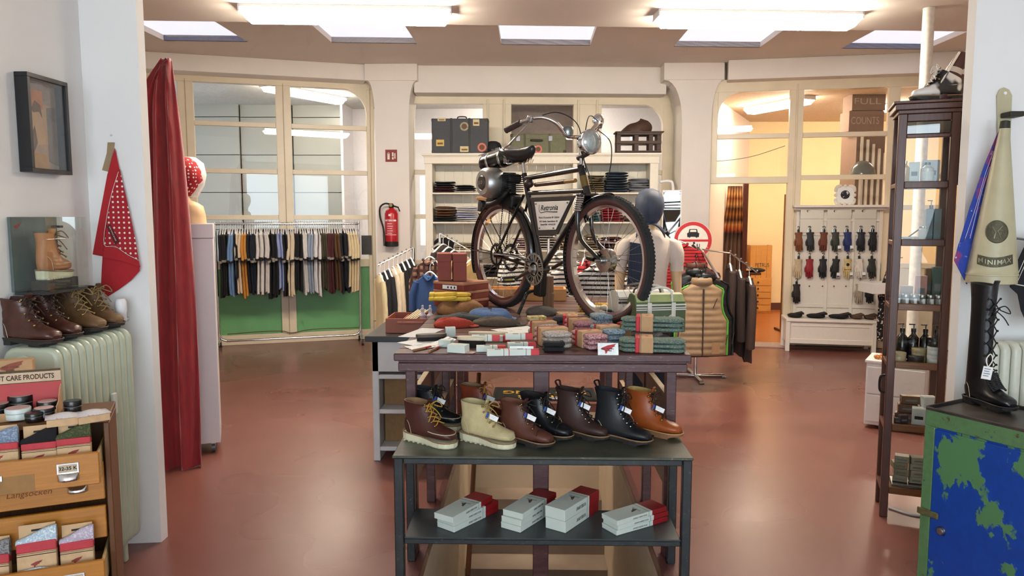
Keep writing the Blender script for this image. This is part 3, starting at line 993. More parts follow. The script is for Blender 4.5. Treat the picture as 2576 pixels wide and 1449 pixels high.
MB().lathe([(.004, -.03), (.018, -.028), (.022, -.01), (.03, -.004), (.03, .0)], 20, cc, 'y').build('crank_cap', STEEL, BK, smooth=40)
ca = R(205)
for s, a in ((-1, ca), (1, ca - math.pi)):
    p0 = BBK + Vector((0, s * .08, 0))
    p1 = p0 + Vector((.165 * math.cos(a), s * .015, .165 * math.sin(a)))
    MB().tube([p0, p1], [.012, .009], n=10).build('crank_arm', M('worn_crank_steel', '#5b4a42', .4, .7), BK, smooth=40)
    if s < 0:
        pd = MB()
        pd.box(p1 + Vector((0, s * .055, .012)), (.03, .085, .014)).box(p1 + Vector((0, s * .055, -.012)), (.03, .085, .014))
        po = pd.build('pedal', BLACKR, BK, bevel=.004)
        MB().box(p1 + Vector((-.0, s * .055, 0)), (.024, .06, .012)).build('pedal_reflector', M('amber_reflector', '#a5893c', .3), po)
        MB().lathe([(.012, -.004), (.015, 0), (.012, .008)], 12, p1 + Vector((0, s * .105, 0)), 'y').build('pedal_end', STEEL, po, smooth=40)
spk = MB()
torus([(.058, -.003), (.072, -.003), (.072, .003), (.058, .003)], 32, None, (0, -.05, RW), mb=spk)
for k in range(26):
    a = 2 * math.pi * k / 26
    spk.box((.075 * math.cos(a), -.05, RW + .075 * math.sin(a)), (.008, .004, .006), (0, -a, 0))
for k in range(4):
    a = math.pi * k / 2
    spk.box((.035 * math.cos(a), -.05, RW + .035 * math.sin(a)), (.06, .004, .012), (0, -a, 0))
torus([(.07, -.003), (.092, -.003), (.092, .003), (.07, .003)], 36, None, (.02, .05, RW - .02), mb=spk)
spk.build('rear_sprocket', ENG, BK)
ch = MB()
for k in range(30):
    for dx in (0, .085):
        ch.box((.02 + dx + k * .002, -.045, RW + .03 + k * .012), (.006, .006, .009))
ch.build('drive_chain', ENG, BK)['kind'] = 'stuff'
# centre stand
c0 = bp(1345, 737)
MB().box((BBK + Vector((-.02, 0, -.09))), (.07, .05, .16), (0, .1, 0)).build('stand_bracket', ENG, BK, bevel=.008)
pts = []
for k in range(9):
    a = math.pi * k / 8
    pts.append((c0.x, -.07 * math.cos(a), c0.z - .02 + .035 * math.sin(a)))
worn = patches('worn_stand_paint', '#191817', '#5b574f', 30, .62, .4, 5, metal=.3)
MB().tube(spl([(c0.x + .01, -.13, .006)] + pts + [(c0.x + .01, .13, .006)], 3), .011, n=8).build('centre_stand', worn, BK, smooth=50)
# sign board inside the frame
def bpoly(px, y0, y1, name, mat, parent=BK, bevel=0):
    P = [bp(a, b, y0) for a, b in px]
    return MB().prism([(p.x, p.z) for p in P], y0, y1).build(name, mat, parent, bevel=bevel)
bpoly([(1333, 497), (1447, 491), (1402, 590), (1350, 592)], -.02, -.012, 'sign_backing', M('sign_backing_grey', '#3a332f', .4, .2), bevel=.002)
sg = bpoly([(1344, 508), (1433, 505), (1397, 578), (1354, 579)], -.027, -.022, 'sign_plate', M('enamel_sign_cream', '#e4d8cc', .3, var=.03), bevel=.002)
for px in ((1349, 513), (1428, 510), (1393, 574), (1358, 574)):
    q = bp(px[0], px[1], -.027)
    MB().lathe([(.001, -.035), (.004, -.034), (.0055, -.028)], 10, (q.x, 0, q.z), 'y').build('sign_bolt', STEEL, sg)
def bt(s, px, py, size, w, **k):
    q = bp(px, py, -.0275)
    return text(s, size, INK, sg, frame(q, (1, 0, .02), (0, 0, 1)), .0003, width=w, **k)
def wspan(a, b, py): return (bp(b, py, -.0275) - bp(a, py, -.0275)).length
bt('Retronia', 1381, 523, .045, wspan(1359, 1402, 523), shear=.25, bold=.0006)
q = [bp(1357, 515, -.0277), bp(1356, 526, -.0277), bp(1360, 535, -.0277), bp(1375, 532, -.0277), bp(1390, 533, -.0277), bp(1402, 533, -.0277)]
MB().tube(spl(q, 5), [.0012 + .002 * k / 25 for k in range(26)], n=5, flat=1).build('lettering', INK, sg)
bt('Mode & Accessoires für Zeitlose', 1380, 547, .018, wspan(1354, 1406, 547), shear=.35)
bt('10711 Berlin, Damaschkestr. 30', 1379, 557, .013, wspan(1357, 1402, 557), bold=.0003)
bt('Fernruf 030 - 43 96 62 69', 1378, 565, .013, wspan(1360, 1397, 565), bold=.0003)
# brown wooden post that props the bicycle up
c = flo(1379, 822, TZ)
c = Vector((at(1379, 760, 4.55).x, 4.55, TZ))
bz = BBK.z - .05
o = MB().lathe([(.034, 0), (.034, bz * .45), (.036, bz * .45), (.036, bz * .55), (.033, bz * .56), (.033, bz)], 8, (0, 0, 0)).build('wooden_prop', wood('prop_wood', '#6f4e35', '#52351f', .6, 2), loc=c)
tag(o, 'brown wooden block propping up the motor bicycle behind its stand', 'post')
# ------------------------------------------------------------ boots
def foot_outline(L, w, grow=0.0, n=11):
    xs = [0, .03, .12, .25, .42, .58, .70, .82, .91, .97, 1.0]
    ws = [.30, .55, .72, .70, .66, .80, .96, 1.0, .86, .58, .22]
    a = [(x * L + (grow if x > .5 else -grow), -(w * q + grow)) for x, q in zip(xs, ws)]
    b = [(x * L + (grow if x > .5 else -grow), w * q * .94 + grow) for x, q in zip(xs, ws)]
    return a + b[::-1]
def boot(name, label, toe, ang, L=.29, W=.05, top=.19, upper=None, sole='wedge', solemat=None, lace='#3a2a1c', moc=False, cap=False, tag_=True,
         eyelet=None, loop=False, group=None, z=None, lining='#8d6c4b', welt='#8a6a4a', folds=False, lace_n=6, cat='boot', tagdir=1, stripe='#23408e'):
    """ankle boot; toe is the world point of the toe tip, ang its heading"""
    d = Vector((math.cos(ang), math.sin(ang), 0))
    base = Vector(toe) - d * L
    t = T(name, label, cat, base, ang, group)
    k = L / .30
    sb = .034 if sole == 'wedge' else .026
    A = [(.296, sb + .018), (.289, sb + .034), (.262, sb + .044), (.230, sb + .052), (.202, sb + .066), (.176, sb + .088), (.157, sb + .116), (.147, sb + .145)]
    B = [(.296, sb + .004), (.265, sb), (.215, sb), (.15, sb), (.08, sb), (.02, sb + .002), (.004, sb + .045), (.012, sb + .08)]
    Wd = [.022, .039, .048, .049, .045, .041, .038, .038]
    if top > sb + .16:
        A.append((.140, (top + sb + .15) / 2)); B.append((.022, top * .78)); Wd.append(.042)
    A.append((.152, top - .008)); B.append((.008, top)); Wd.append(.045)
    Aw = spl([(a * k, 0, b) for a, b in A], 3)
    Bw = spl([(a * k, 0, b) for a, b in B], 3)
    Ww = spl([(w * W / .05, 0, 0) for w in Wd], 3)
    rings = []
    n = 18
    r_ = random.Random(len(label))
    for i, (a, b, w) in enumerate(zip(Aw, Bw, Ww)):
        c, h = (a + b) / 2, (a - b) / 2
        ring = []
        for j in range(n):
            q = 2 * math.pi * j / n
            cs, sn = math.cos(q), math.sin(q)
            e = .95 if sn > 0 else .72
            cs2, sn2 = math.copysign(abs(cs) ** e, cs), math.copysign(abs(sn) ** e, sn)
            wob = 1 + (.05 * math.sin(i * 1.9 + j) if folds and i > 9 else 0)
            ring.append(c + h * sn2 + Vector((0, w.x * cs2 * wob, 0)))
        rings.append(ring)
    lin_ = M('boot_lining_' + lining[1:], lining, .8)
    up = MB().loft(rings, cap=False)
    up.add(rings[0], [tuple(range(n))])
    inner = [[p * 1 for p in rings[-1]]]
    cen = sum((Vector(p) for p in rings[-1]), Vector()) / n
    r1 = [cen + (Vector(p) - cen) * .88 for p in rings[-1]]
    r2 = [cen + (p - cen) * .8 + Vector((.004, 0, -.035)) for p in r1]
    up.loft([rings[-1], r1, r2], cap=False, mi=1)
    up.add(r2, [tuple(range(n))], 1)
    uo = up.build('upper', [upper, lin_], t, smooth=50)
    sm = solemat or BLACKR
    out = foot_outline(L + .006, W + .003)
    if sole == 'wedge':
        mb = MB()
        rs = []
        for zz, g in ((.0, -.004), (.006, 0), (None, .001)):
            ring = []
            for x, y in foot_outline(L + .006, W + .003, g):
                ring.append((x, y, (.026 + .014 * max(0, 1 - x / (L * .75))) if zz is None else zz))
            rs.append(ring)
        mb.loft(rs)
        mb.build('sole', sm, t)
        tr = MB()
        for q in range(9):
            tr.bb(.02 + q * (L - .04) / 9, .028 + q * (L - .04) / 9, -W * .8, W * .8, -.0005, .004)
        tr.build('tread_lug', sm, t)
        wz = lambda x: .026 + .014 * max(0, 1 - x / (L * .75))
    else:
        mb = MB()
        mb.loft([[(x, y, .018 - (.008 if x > L * .35 else 0) + (.006 if x > L * .9 else 0)) for x, y in foot_outline(L + .004, W + .002)], [(x, y, .027) for x, y in foot_outline(L + .006, W + .003)]])
        mb.build('sole', sm, t)
        hl_ = [(x, y) for x, y in foot_outline(L, W) if x < L * .32]
        MB().prism(hl_, 0, .024, 'xy').build('heel', sm, t)
        MB().prism([(x, y) for x, y in foot_outline(L, W - .006) if L * .5 < x < L * .9], .0, .014, 'xy').build('forefoot_tread', sm, t)
        wz = lambda x: .027
    ol = foot_outline(L + .006, W + .004)
    MB().tube([(x, y, wz(x) + .002) for x, y in ol], .0035, n=5, loop=True).build('welt', M('welt_' + welt[1:], welt, .6), t)
    # lacing down the front
    lm = M('lace_' + lace[1:], lace, .7)
    la, ey = MB(), MB()
    i0, i1 = 11, len(Aw) - 2
    tn, nn = [], []
    for q in range(lace_n):
        f = i0 + (i1 - i0) * q / (lace_n - 1)
        i_ = min(int(f), len(Aw) - 2)
        dv = Aw[i_ + 1] - Aw[i_]
        tn.append(Aw[i_] + dv * (f - i_))
        dv = (Aw[min(i_ + 2, len(Aw) - 1)] - Aw[max(i_ - 1, 0)]).normalized()
        nn.append(Vector((dv.z, 0, -dv.x)))
    s = .022
    for q, p in enumerate(tn):
        nq = nn[q]
        if q < lace_n - 1:
            nx, n2 = tn[q + 1], nn[q + 1]
            for sd in (-1, 1):
                la.tube([p + nq * .0 + Vector((0, sd * (s + .006), 0)), p + nq * .004 + Vector((0, sd * s, 0)), (p + nx) / 2 + nq * .009, nx + n2 * .004 + Vector((0, -sd * s, 0))], .0027, n=5)
        for sd in (-1, 1):
            ey.ell(p + nq * -.001 + Vector((0, sd * (s + .009), 0)), (.005, .005, .005), 8, 5)
    top_p = tn[-2] + nn[-2] * .006
    for sd in (-1, 1):
        la.tube(spl([top_p, top_p + Vector((.022, sd * .03, .016)), top_p + Vector((.026, sd * .055, -.016)), top_p + Vector((.008, sd * .02, -.002))], 4), .0026, n=5)
        la.tube(spl([top_p, top_p + Vector((.026, sd * .02, -.03)), top_p + Vector((.03, sd * .045, -.065))], 4), .0024, n=5)
    la.build('laces', lm, t, smooth=50)
    ey.build('eyelets', eyelet or M('brass_eyelet', '#a08a5a', .3, .9), t, smooth=60)['kind'] = 'stuff'
    MB().tube([p + Vector((-.004, 0, .002)) for p in Aw[12:]] + [Aw[-1] + Vector((.004, 0, .022))], .016, n=8, flat=.3).build('tongue', upper, t, smooth=50)
    seam = M('pale_stitching', '#c7b89a', .8)
    if moc:
        pts = [(L * .60, -.046, .034), (L * .72, -.0485, .031), (L * .85, -.0455, .030), (L * .94, -.033, .029), (L * .988, 0, .028), (L * .94, .033, .029), (L * .85, .0455, .030), (L * .72, .0485, .031), (L * .60, .046, .034)]
        MB().tube([(p.x, p.y * W / .05, p.z + sb) for p in spl(pts, 4)], .0022, n=5).build('moc_seam', seam, t)
    if cap:
        MB().tube(spl([(L * .80, -W * .99, sb + .012), (L * .80, -W * .7, sb + .045), (L * .81, 0, sb + .056), (L * .80, W * .66, sb + .044), (L * .80, W * .94, sb + .012)], 4), .0018, n=5).build('toe_cap_seam', M('dark_stitch', '#2b1a12', .8), t)
    MB().tube(spl([(.075 * k, -W * .90, sb + .008), (.06 * k, -W * .86, sb + .05), (.02 * k, -W * .5, sb + .075)], 4), .0012, n=4).build('heel_seam', seam, t)
    if loop:
        MB().tube(spl([(.02, 0, top - .01), (.0, 0, top + .022), (.022, 0, top + .03), (.03, 0, top - .004)], 4), .009, n=6, flat=.35).build('pull_loop', upper, t, smooth=40)
    if tag_:
        p = tn[max(0, lace_n - 4)] + nn[max(0, lace_n - 4)] * .012 + Vector((.004, -.024 * tagdir, 0))
        m_ = Matrix.Translation(p) @ Euler((R(62), R(22), R(20 - 0))).to_matrix().to_4x4()
        c = MB(m_).bb(-.008, .040, -.011, .011, 0, .0012).build('price_tag', PAPER, t)
        MB(m_).bb(-.016, -.004, -.011, .011, .0002, .0018).build('tag_stripe', M('tag_blue', stripe, .6), c)
        for q in range(2):
            MB(m_).bb(.004, .030 - .008 * q, .004 - .006 * q, .0049 - .006 * q, .0012, .0016).build('tag_print', M('tag_print_pale', '#9aa6b8', .8), c)
    return t
def leather(name, h, rough=.5, var=.14):
    return M(name, h, rough, var=var, sc=18, bump=.06)
CREPE = M('cream_crepe_sole', '#d8cfae', .75, var=.06)
DSOLE = M('dark_cork_sole', '#2a2220', .7)
def tp(px, py): return flo(px, py, RZ1) + Vector((0, 0, .001))
A_ = R(-33)
boot('ankle_boot', 'dark brown moc-toe boot with yellow laces and cream wedge sole', tp(1143, 1128), A_, upper=leather('oxblood_leather', '#4a241c'), solemat=CREPE, lace='#b98a2e', moc=True, tag_=False, group='boots on the rack')
boot('ankle_boot', 'cream suede moc-toe boot with blue-edged price tag', tp(1291, 1129), A_, upper=leather('cream_suede', '#c6b586', .85), solemat=CREPE, lace='#a98f57', moc=True, lining='#c6b586', group='boots on the rack')
boot('ankle_boot', 'mid-brown lace-up boot with dark cap toe beside the cream boot', tp(1389, 1130), A_, .285, .048, .195, upper=leather('walnut_leather', '#5a3225'), sole='heel', solemat=DSOLE, lace='#2a1c16', cap=True, group='boots on the rack', lining='#7a4c38')
boot('ankle_boot', 'black lace-up boot with shiny toe behind the brown boots', tp(1437, 1112), A_, .285, .048, .20, upper=leather('black_leather_a', '#15171a', .35), sole='heel', solemat=DSOLE, lace='#15130f', cap=True, group='boots on the rack', lining='#22201f')
boot('ankle_boot', 'dark brown tall lace-up boot with pull loop and silver hooks', tp(1530, 1112), A_, .285, .048, .225, upper=leather('espresso_leather', '#3b2520'), sole='heel', solemat=DSOLE, lace='#1c1410', loop=True, group='boots on the rack', eyelet=CHROME, lining='#3b2520', lace_n=8, stripe='#d8d4c8')
boot('ankle_boot', 'tall black lace-up boot with pull loop and silver hooks', tp(1637, 1124), A_, .29, .048, .24, upper=leather('black_leather_b', '#14171b', .45), sole='heel', solemat=DSOLE, lace='#101010', loop=True, group='boots on the rack', eyelet=CHROME, lining='#23252a', lace_n=8)
boot('ankle_boot', 'orange-tan lace-up boot at the right end of the rack', tp(1714, 1106), A_, .29, .047, .215, upper=leather('orange_tan_leather', '#9a4a1c', .4), sole='heel', solemat=M('tan_sole', '#8c6242', .6), lace='#3a2416', group='boots on the rack', lining='#c29a5a', welt='#b98a58', stripe='#e0e0e0')
boot('ankle_boot', 'black moc-toe boot with blue-topped tag behind the yellow-laced boot', tp(1158, 1083), R(-24), .28, .047, .195, upper=leather('black_leather_c', '#16191d', .45), solemat=CREPE, lace='#121212', moc=True, group='boots on the rack', lining='#22252a')
boot('ankle_boot', 'rust-red moc-toe boot half hidden behind the cream suede boot', tp(1283, 1076), R(-22), .28, .047, .20, upper=leather('rust_leather', '#7a341b', .4), solemat=CREPE, lace='#b07a3c', moc=True, group='boots on the rack', stripe='#eeeeee')

# ------------------------------------------------------------ little winged logo used on the boot maker's cartons and cards
WING = [(-.5, .05), (-.1, .22), (.5, .34), (.36, .2), (.42, .16), (.2, .06), (.24, .0), (.02, -.06), (.04, -.12), (-.12, -.16), (-.14, -.3), (-.26, -.34), (-.26, -.12), (-.5, -.06)]
def wing(parent, mtx, size, mat=None):
    return MB(mtx).prism([(a * size, b * size) for a, b in WING], 0, .0004, 'xy').build('logo', mat or LOGORED, parent)
# ------------------------------------------------------------ long white and red cartons on the lower shelf
PALEMINT = M('pale_grey_carton', '#c9d0c6', .6, var=.02)
DEEPRED = M('deep_red_carton', '#8a1519', .5, var=.04)
def carton(label, c, ang, L, w, h, words, group, lift=0):
    t = T('insole_carton', label, 'box', c, ang, group)
    k = .30
    MB().bb(-L / 2, L / 2 - k * L, -w / 2, w / 2, 0, h).build('sleeve', PALEMINT, t, bevel=.0012, seg=1)
    MB().bb(L / 2 - k * L, L / 2, -w / 2 + .001, w / 2 - .001, .0005, h - .0008).build('red_end', DEEPRED, t, bevel=.0012, seg=1)
    x1 = L / 2 - k * L - .022
    MB().bb(x1, x1 + .0015, -w / 2 - .0003, w / 2 + .0003, .0, h + .0003).build('print_line', INK, t)
    wing(t, Matrix.Translation((-.01, .0, h + .0002)) @ Euler((0, 0, R(180))).to_matrix().to_4x4(), .045, M('faded_logo', '#5b4a48', .7))
    if words:
        text(words, h * .42, INK, t, frame((x1 - .055, -w / 2 - .0004, h * .5), (-1, 0, 0), (0, 0, -1)), .0002, width=.085)
        text('RED WING', .011, M('pale_ink', '#6d6f6a', .7), t, frame((x1 - .03, 0, h + .0003), (0, -1, 0), (1, 0, 0)), .0002, width=w * .5)
    MB().prism([(-w / 2, h), (-w / 4, h * .55), (w / 4, h * .5), (w / 2 - .004, h * .1), (w / 2, h)], -L / 2 - .0006, -L / 2, 'yz').build('tuck_flap', PALEMINT, t)
    return t
def stackc(near, far, zt, n, h, labels, words, group, jit=()):
    a, b = flo(*near, zt), flo(*far, zt)
    c = (a + b) / 2
    L = min((b - a).length * 1.2, .31)
    ang = math.atan2(b.y - a.y, b.x - a.x)
    for i in range(n):
        dx, da = jit[i] if i < len(jit) else (0, 0)
        carton(labels[i], (c.x + dx * math.cos(ang), c.y + dx * math.sin(ang), RZ2 + .001 + i * (h + .0006)), ang + da, L, .105, h, words, group)
stackc((1122, 1300), (1232, 1250), RZ2 + .06, 3, .027, ['bottom grey-white carton with red end in the leftmost stack', 'middle grey-white carton in the leftmost stack', 'top carton of the leftmost stack, turned askew'], 'WOOL SHAPED COMFORT', 'cartons on the lower shelf', [(-.0, 0), (.0, 0), (-.03, .10)])
stackc((1285, 1296), (1375, 1243), RZ2 + .07, 3, .028, ['bottom carton of the second stack from the left', 'middle carton of the second stack from the left', 'top carton of the second stack, logo facing up'], 'WOOL SHAPED COMFORT', 'cartons on the lower shelf', [(0, 0), (0, .02), (.01, .03)])
stackc((1400, 1290), (1480, 1240), RZ2 + .08, 2, .052, ['lower of the two thick cartons', 'upper of the two thick cartons'], 'FOOTBED SUPPORT', 'cartons on the lower shelf', [(0, 0), (0, -.02)])
stackc((1545, 1308), (1650, 1278), RZ2 + .05, 3, .023, ['bottom flat carton in the rightmost stack', 'middle flat carton in the rightmost stack', 'top flat carton in the rightmost stack'], 'WOOL SHAPED COMFORT', 'cartons on the lower shelf', [(0, -.02), (.005, 0), (-.005, .02)])

# ------------------------------------------------------------ things on the table top
def on_table(px, py): 
    p = flo(px, py, TZ)
    return Vector((p.x, p.y, TZ + .001))
def small_box(label, px, py, ang, L=.13, w=.038, h=.026, z=0.0):
    p = on_table(px, py)
    t = T('polish_box', label, 'box', (p.x, p.y, p.z + z), ang, 'small polish boxes on the table')
    MB().bb(-L / 2, L / 2 - .036, -w / 2, w / 2, 0, h).build('carton', PALEMINT, t, bevel=.001, seg=1)
    MB().bb(L / 2 - .036, L / 2, -w / 2 + .0005, w / 2 - .0005, .0005, h - .0005).build('red_end', M('bright_red_carton', '#b8191f', .45), t, bevel=.001, seg=1)
    MB().bb(L / 2 - .058, L / 2 - .056, -w / 2 - .0003, w / 2 + .0003, 0, h + .0003).build('print_line', INK, t)
    MB().bb(-.03, -.004, -.006, .006, h, h + .0004).build('print_panel', INK, t)
    return t
small_box('small white box with red end, lowest left of the pile behind the blank card', 1235, 884, R(4))
small_box('small white polish box with red end lying on the left of the pile', 1222, 872, R(3), z=.027)
small_box('small white polish box with red end right behind the blank card', 1318, 893, R(6))
small_box('small white polish box with red end in front of the pile', 1262, 894, R(8))
small_box('small white polish box with red end at the right of the pile', 1312, 876, R(5), z=.0)
small_box('small white polish box with red end on top at the right of the pile', 1306, 868, R(3), z=.027)
small_box('small white polish box at the back of the pile by the brushes', 1250, 858, R(2))
def plain_box(label, px, py, ang, L, w, h):
    p = on_table(px, py)
    t = T('white_carton', label, 'box', p, ang)
    MB().bb(-L / 2, L / 2, -w / 2, w / 2, 0, h).build('carton', PALEMINT, t, bevel=.001, seg=1)
    MB().bb(-L / 2 - .0004, -L / 2, -w * .4, w * .4, h * .2, h * .8).build('printed_end', M('grey_print', '#8f8a88', .7), t)
    MB().prism([(L / 2, -w / 2), (L / 2 + .035, -w * .35), (L / 2 + .035, w * .35), (L / 2, w / 2)], .001, .002, 'xy').build('open_flap', M('pink_flap', '#d9b0ac', .7), t)
    return t
plain_box('white carton with an open flap in front of the dark brush', 1153, 886, R(-18), .085, .055, .035)
plain_box('white carton standing behind the open-flap carton', 1122, 872, R(-14), .06, .045, .032)
plain_box('pale upright carton with pink side by the small brush', 1133, 848, R(12), .05, .03, .05)
def brush(label, px, py, ang, L, hand, bris, hb=.03, tilt=0.0):
    p = on_table(px, py)
    t = T('shoe_brush', label, 'brush', p, ang)
    out = [(L / 2 * math.cos(2 * math.pi * k / 20), (.024 * math.sin(2 * math.pi * k / 20))) for k in range(20)]
    out = [(math.copysign(abs(x / (L / 2)) ** .6, x) * L / 2, y) for x, y in out]
    MB().prism([(x * .93, y * .9) for x, y in out], .0, hb, 'xy').build('bristles', bris, t)
    MB().prism(out, hb, hb + .018, 'xy').build('handle', hand, t, bevel=.004)
    return t
PALEWOOD = wood('pale_brush_wood', '#dccdb2', '#c4b08e', .5)
BRIS = M('dark_bristle', '#1d1a18', .9, var=.3, sc=200, bump=.5)
brush('pale wooden shoe brush with dark bristles', 1187, 872, R(-8), .14, PALEWOOD, BRIS)
brush('long pale wooden brush with red band behind the small boxes', 1228, 850, R(-4), .20, PALEWOOD, M('pale_bristle', '#cdbfa6', .9), .012)
brush('small dark brush lying on the papers at the left', 1085, 858, R(14), .15, wood('dark_brush_wood', '#5a4a3a', '#3c2f24', .5), BRIS, .018)
for i, (px, py, a, lb) in enumerate(((1062, 880, 56, 'thin applicator brush with red tip at the worn table corner'), (1092, 882, 76, 'thin applicator brush with red tip right beside its twin'))):
    p = on_table(px, py)
    t = T('applicator_brush', lb, 'brush', p, R(a), 'applicator brushes')
    MB().bb(-.06, .02, -.005, .005, 0, .01).build('handle', wood('applicator_wood', '#a97d58', '#7c5537', .5), t, bevel=.002)
    MB().bb(.02, .06, -.0052, .0052, 0, .0102).build('red_grip', M('red_lacquer', '#a51d22', .4), t, bevel=.002)
# papers and a magazine
def paper(label, px, py, ang, L, w, mat, name='leaflet', curl=.0, z=0.0):
    p = on_table(px, py)
    g = [[(-L / 2 + L * i / 8, -w / 2 + w * j / 4, .001 + curl * (i / 8) ** 3) for j in range(5)] for i in range(9)]
    o = MB().sheet(g).build(name, mat, loc=(p.x, p.y, p.z + z), solid=.0012)
    o.rotation_euler = (0, 0, ang)
    return tag(o, label, 'paper')
PRINTED = patches('printed_page', '#e3e2e0', '#8f8580', 22, .62, .6, 4, soft=.05, bump=0)
paper('curled white leaflet at the left table edge', 1083, 872, R(30), .22, .10, PRINTED, curl=.03)
paper('second leaflet under the curled one at the left edge', 1060, 860, R(48), .2, .12, PAPER)
paper('crinkled clear-white wrapping sheet along the left table edge', 1062, 838, R(75), .30, .13, M('crinkled_film', '#d9d8dc', .3, var=.12, sc=60, bump=.5), name='wrapping_sheet')
paper('open printed brochure under the bicycle stand', 1330, 830, R(35), .34, .22, PRINTED, name='brochure')
paper('pinkish flyer with a white edge beside the brochure', 1315, 843, R(20), .16, .1, patches('pink_flyer', '#b0545a', '#e9e4e4', 16, .58, .6, 3, bump=0), name='flyer')
# two cards that stand on the front edge
def card(label, px0, px1, py0, py1, lean=.35):
    a, b = flo(px0, py1, TZ), flo(px1, py1, TZ)
    w = (b - a).length
    h = w * (py1 - py0) / (px1 - px0)
    t = T('counter_card', label, 'card', ((a.x + b.x) / 2, a.y, TZ + .001))
    m = Matrix.Translation((0, 0, 0)) @ Euler((R(90) - lean, 0, 0)).to_matrix().to_4x4()
    MB(m).bb(-w / 2, w / 2, 0, h * 1.04, -.001, .001).build('card_face', M('card_white', '#e6ebe8', .5), t, bevel=.0006, seg=1)
    MB().bb(-w / 3, w / 3, .0, .03, 0, .001).build('easel_foot', PAPER, t)
    return t, m @ Matrix.Translation((0, 0, .0013)), w, h
t, m, w, h = card('small blank white card on the front table edge', 1282, 1342, 872, 893)
MB(m).bb(-w * .35, w * .3, h * .5, h * .53, 0, .0003).build('faint_print', M('faint_print', '#c9cdd2', .7), t)
t, m, w, h = card('white card with red wing logo on the front table edge', 1504, 1556, 864, 894)
wing(t, m @ Matrix.Translation((.004, h * .55, 0)), w * .72, M('logo_bright_red', '#b02a30', .6))
text('RED WING', h * .16, INK, t, m @ Matrix.Translation((-w * .04, h * .52, .0006)), .0002, width=w * .62, bold=.0002)
text('SHOES', h * .14, INK, t, m @ Matrix.Translation((w * .0, h * .36, .0006)), .0002, width=w * .34, bold=.0002)

# sock pairs in kraft bands
def heather(name, h1, h2):
    return patches('knit_' + name, h1, h2, 160, .55, .95, 2, soft=.08, bump=.5)
def socks(label, p, ang, L=.19, w=.085, h=.036, body=None, band=True, tip=None, layers=2, group='banded sock pairs on the table', tiltx=0.0, bandpos=.0):
    h, w = h * 1.5, w * 1.1
    t = T('sock_pair', label, 'socks', p, 0, group, rot=(tiltx, 0, ang))
    for q in range(layers):
        hh = h / layers
        rings = []
        for i in range(13):
            f = i / 12
            x = -L / 2 + L * f
            e = min(1, math.sin(math.pi * min(max(f, .0), 1)) * 3 + .25)
            bulge = 1 + .10 * math.sin(f * 7 + q) + (.12 if f > .75 else 0)
            ring = []
            for k in range(14):
                a = 2 * math.pi * k / 14
                c, s = math.cos(a), math.sin(a)
                ring.append((x, w / 2 * e ** .3 * math.copysign(abs(c) ** .5, c), q * hh + hh / 2 + hh / 2 * e * bulge * .98 * math.copysign(abs(s) ** .7, s)))
            rings.append(ring)
        mb = MB().loft(rings)
        if tip and q >= 0:
            n = 14
            for fi in range(len(mb.f)):
                if fi < 14 * 4:
                    mb.mi[fi] = 1
        mb.build('sock', [body, tip] if tip else body, t, smooth=60)
    if band:
        b0 = bandpos
        for nm, x0, x1, mt in (('red_band', -.045 + b0, -.026 + b0, REDP), ('kraft_band', -.026 + b0, .034 + b0, KRAFT)):
            e = .0035
            MB().bb(x0, x1, -w / 2 - e, w / 2 + e, -.0006, h * 1.08 + e).build(nm, mt, t, bevel=.004)
        MB().bb(-.021 + b0, -.0195 + b0, -w / 2 - .004, w / 2 + .004, 0, h * 1.08 + .0045).build('band_line', INK, t)
        wing(t, Matrix.Translation((.008 + b0, 0, h * 1.08 + .0037)) @ Euler((0, 0, R(90))).to_matrix().to_4x4(), .032, LOGORED)
    return t
KC = heather('cream', '#b9aca2', '#8a7f78'); KP = heather('pink', '#b9868a', '#8f4c55'); KR = heather('raspberry', '#c49a9c', '#8e3f4b')
KB = heather('blue_grey', '#8fa0aa', '#4d5b68'); KG = heather('green', '#56685c', '#7d8c80'); KN = heather('charcoal', '#2a2a2e', '#3b3b40'); KGR = heather('grey', '#8c8a88', '#5e5c5c')
NAVYK = heather('navy', '#1b2233', '#2a3247'); YELK = heather('mustard', '#c99a2c', '#a87b1d'); KBK = M('black_knit', '#161516', .95, var=.2, sc=120, bump=.4)
def tpz(px, py, z=0): 
    p = flo(px, py, TZ + z)
    return Vector((p.x, p.y, TZ + .0015 + z))
socks('cream sock pair with black toes in a red and kraft band', tpz(1390, 868), R(-76), .25, .115, .05, KC, True, None, 3)
socks('cream sock pair leaning behind the black-toed pair', tpz(1368, 846), R(-70), .2, .1, .045, KC, True, None, 2)
o = socks('black sock toe end folded out under the cream pair', tpz(1393, 884), R(0), .10, .05, .03, KBK, False, None, 2)
socks('pink sock pair standing behind the raspberry pair', tpz(1456, 842), R(-72), .2, .085, .05, KP, True, None, 3)
socks('raspberry flecked sock pair in a kraft band', tpz(1482, 872), R(-68), .22, .09, .045, KR, True, None, 3)
socks('blue-grey flecked sock pair behind the logo card', tpz(1528, 862), R(-72), .24, .09, .05, KB, True, None, 3)
socks('blue-grey sock pair tipped against the front wheel', tpz(1512, 832), R(-75), .12, .085, .06, KB, False, None, 3)
socks('lower green sock pair at the right table corner', tpz(1640, 884), R(-8), .29, .1, .04, KG, True, None, 3, bandpos=-.03)
socks('upper green sock pair at the right table corner', tpz(1640, 868, .0) + Vector((0, 0, .068)), R(-10), .29, .1, .042, KG, True, None, 3, bandpos=-.03)
socks('grey sock pair in a kraft band under the front wheel, right side', tpz(1605, 846), R(-32), .24, .09, .04, KGR, True, None, 2, bandpos=-.05)
socks('charcoal and grey sock pair beside the green bag', tpz(1632, 832), R(-30), .24, .09, .045, KN, True, None, 3, bandpos=-.05)
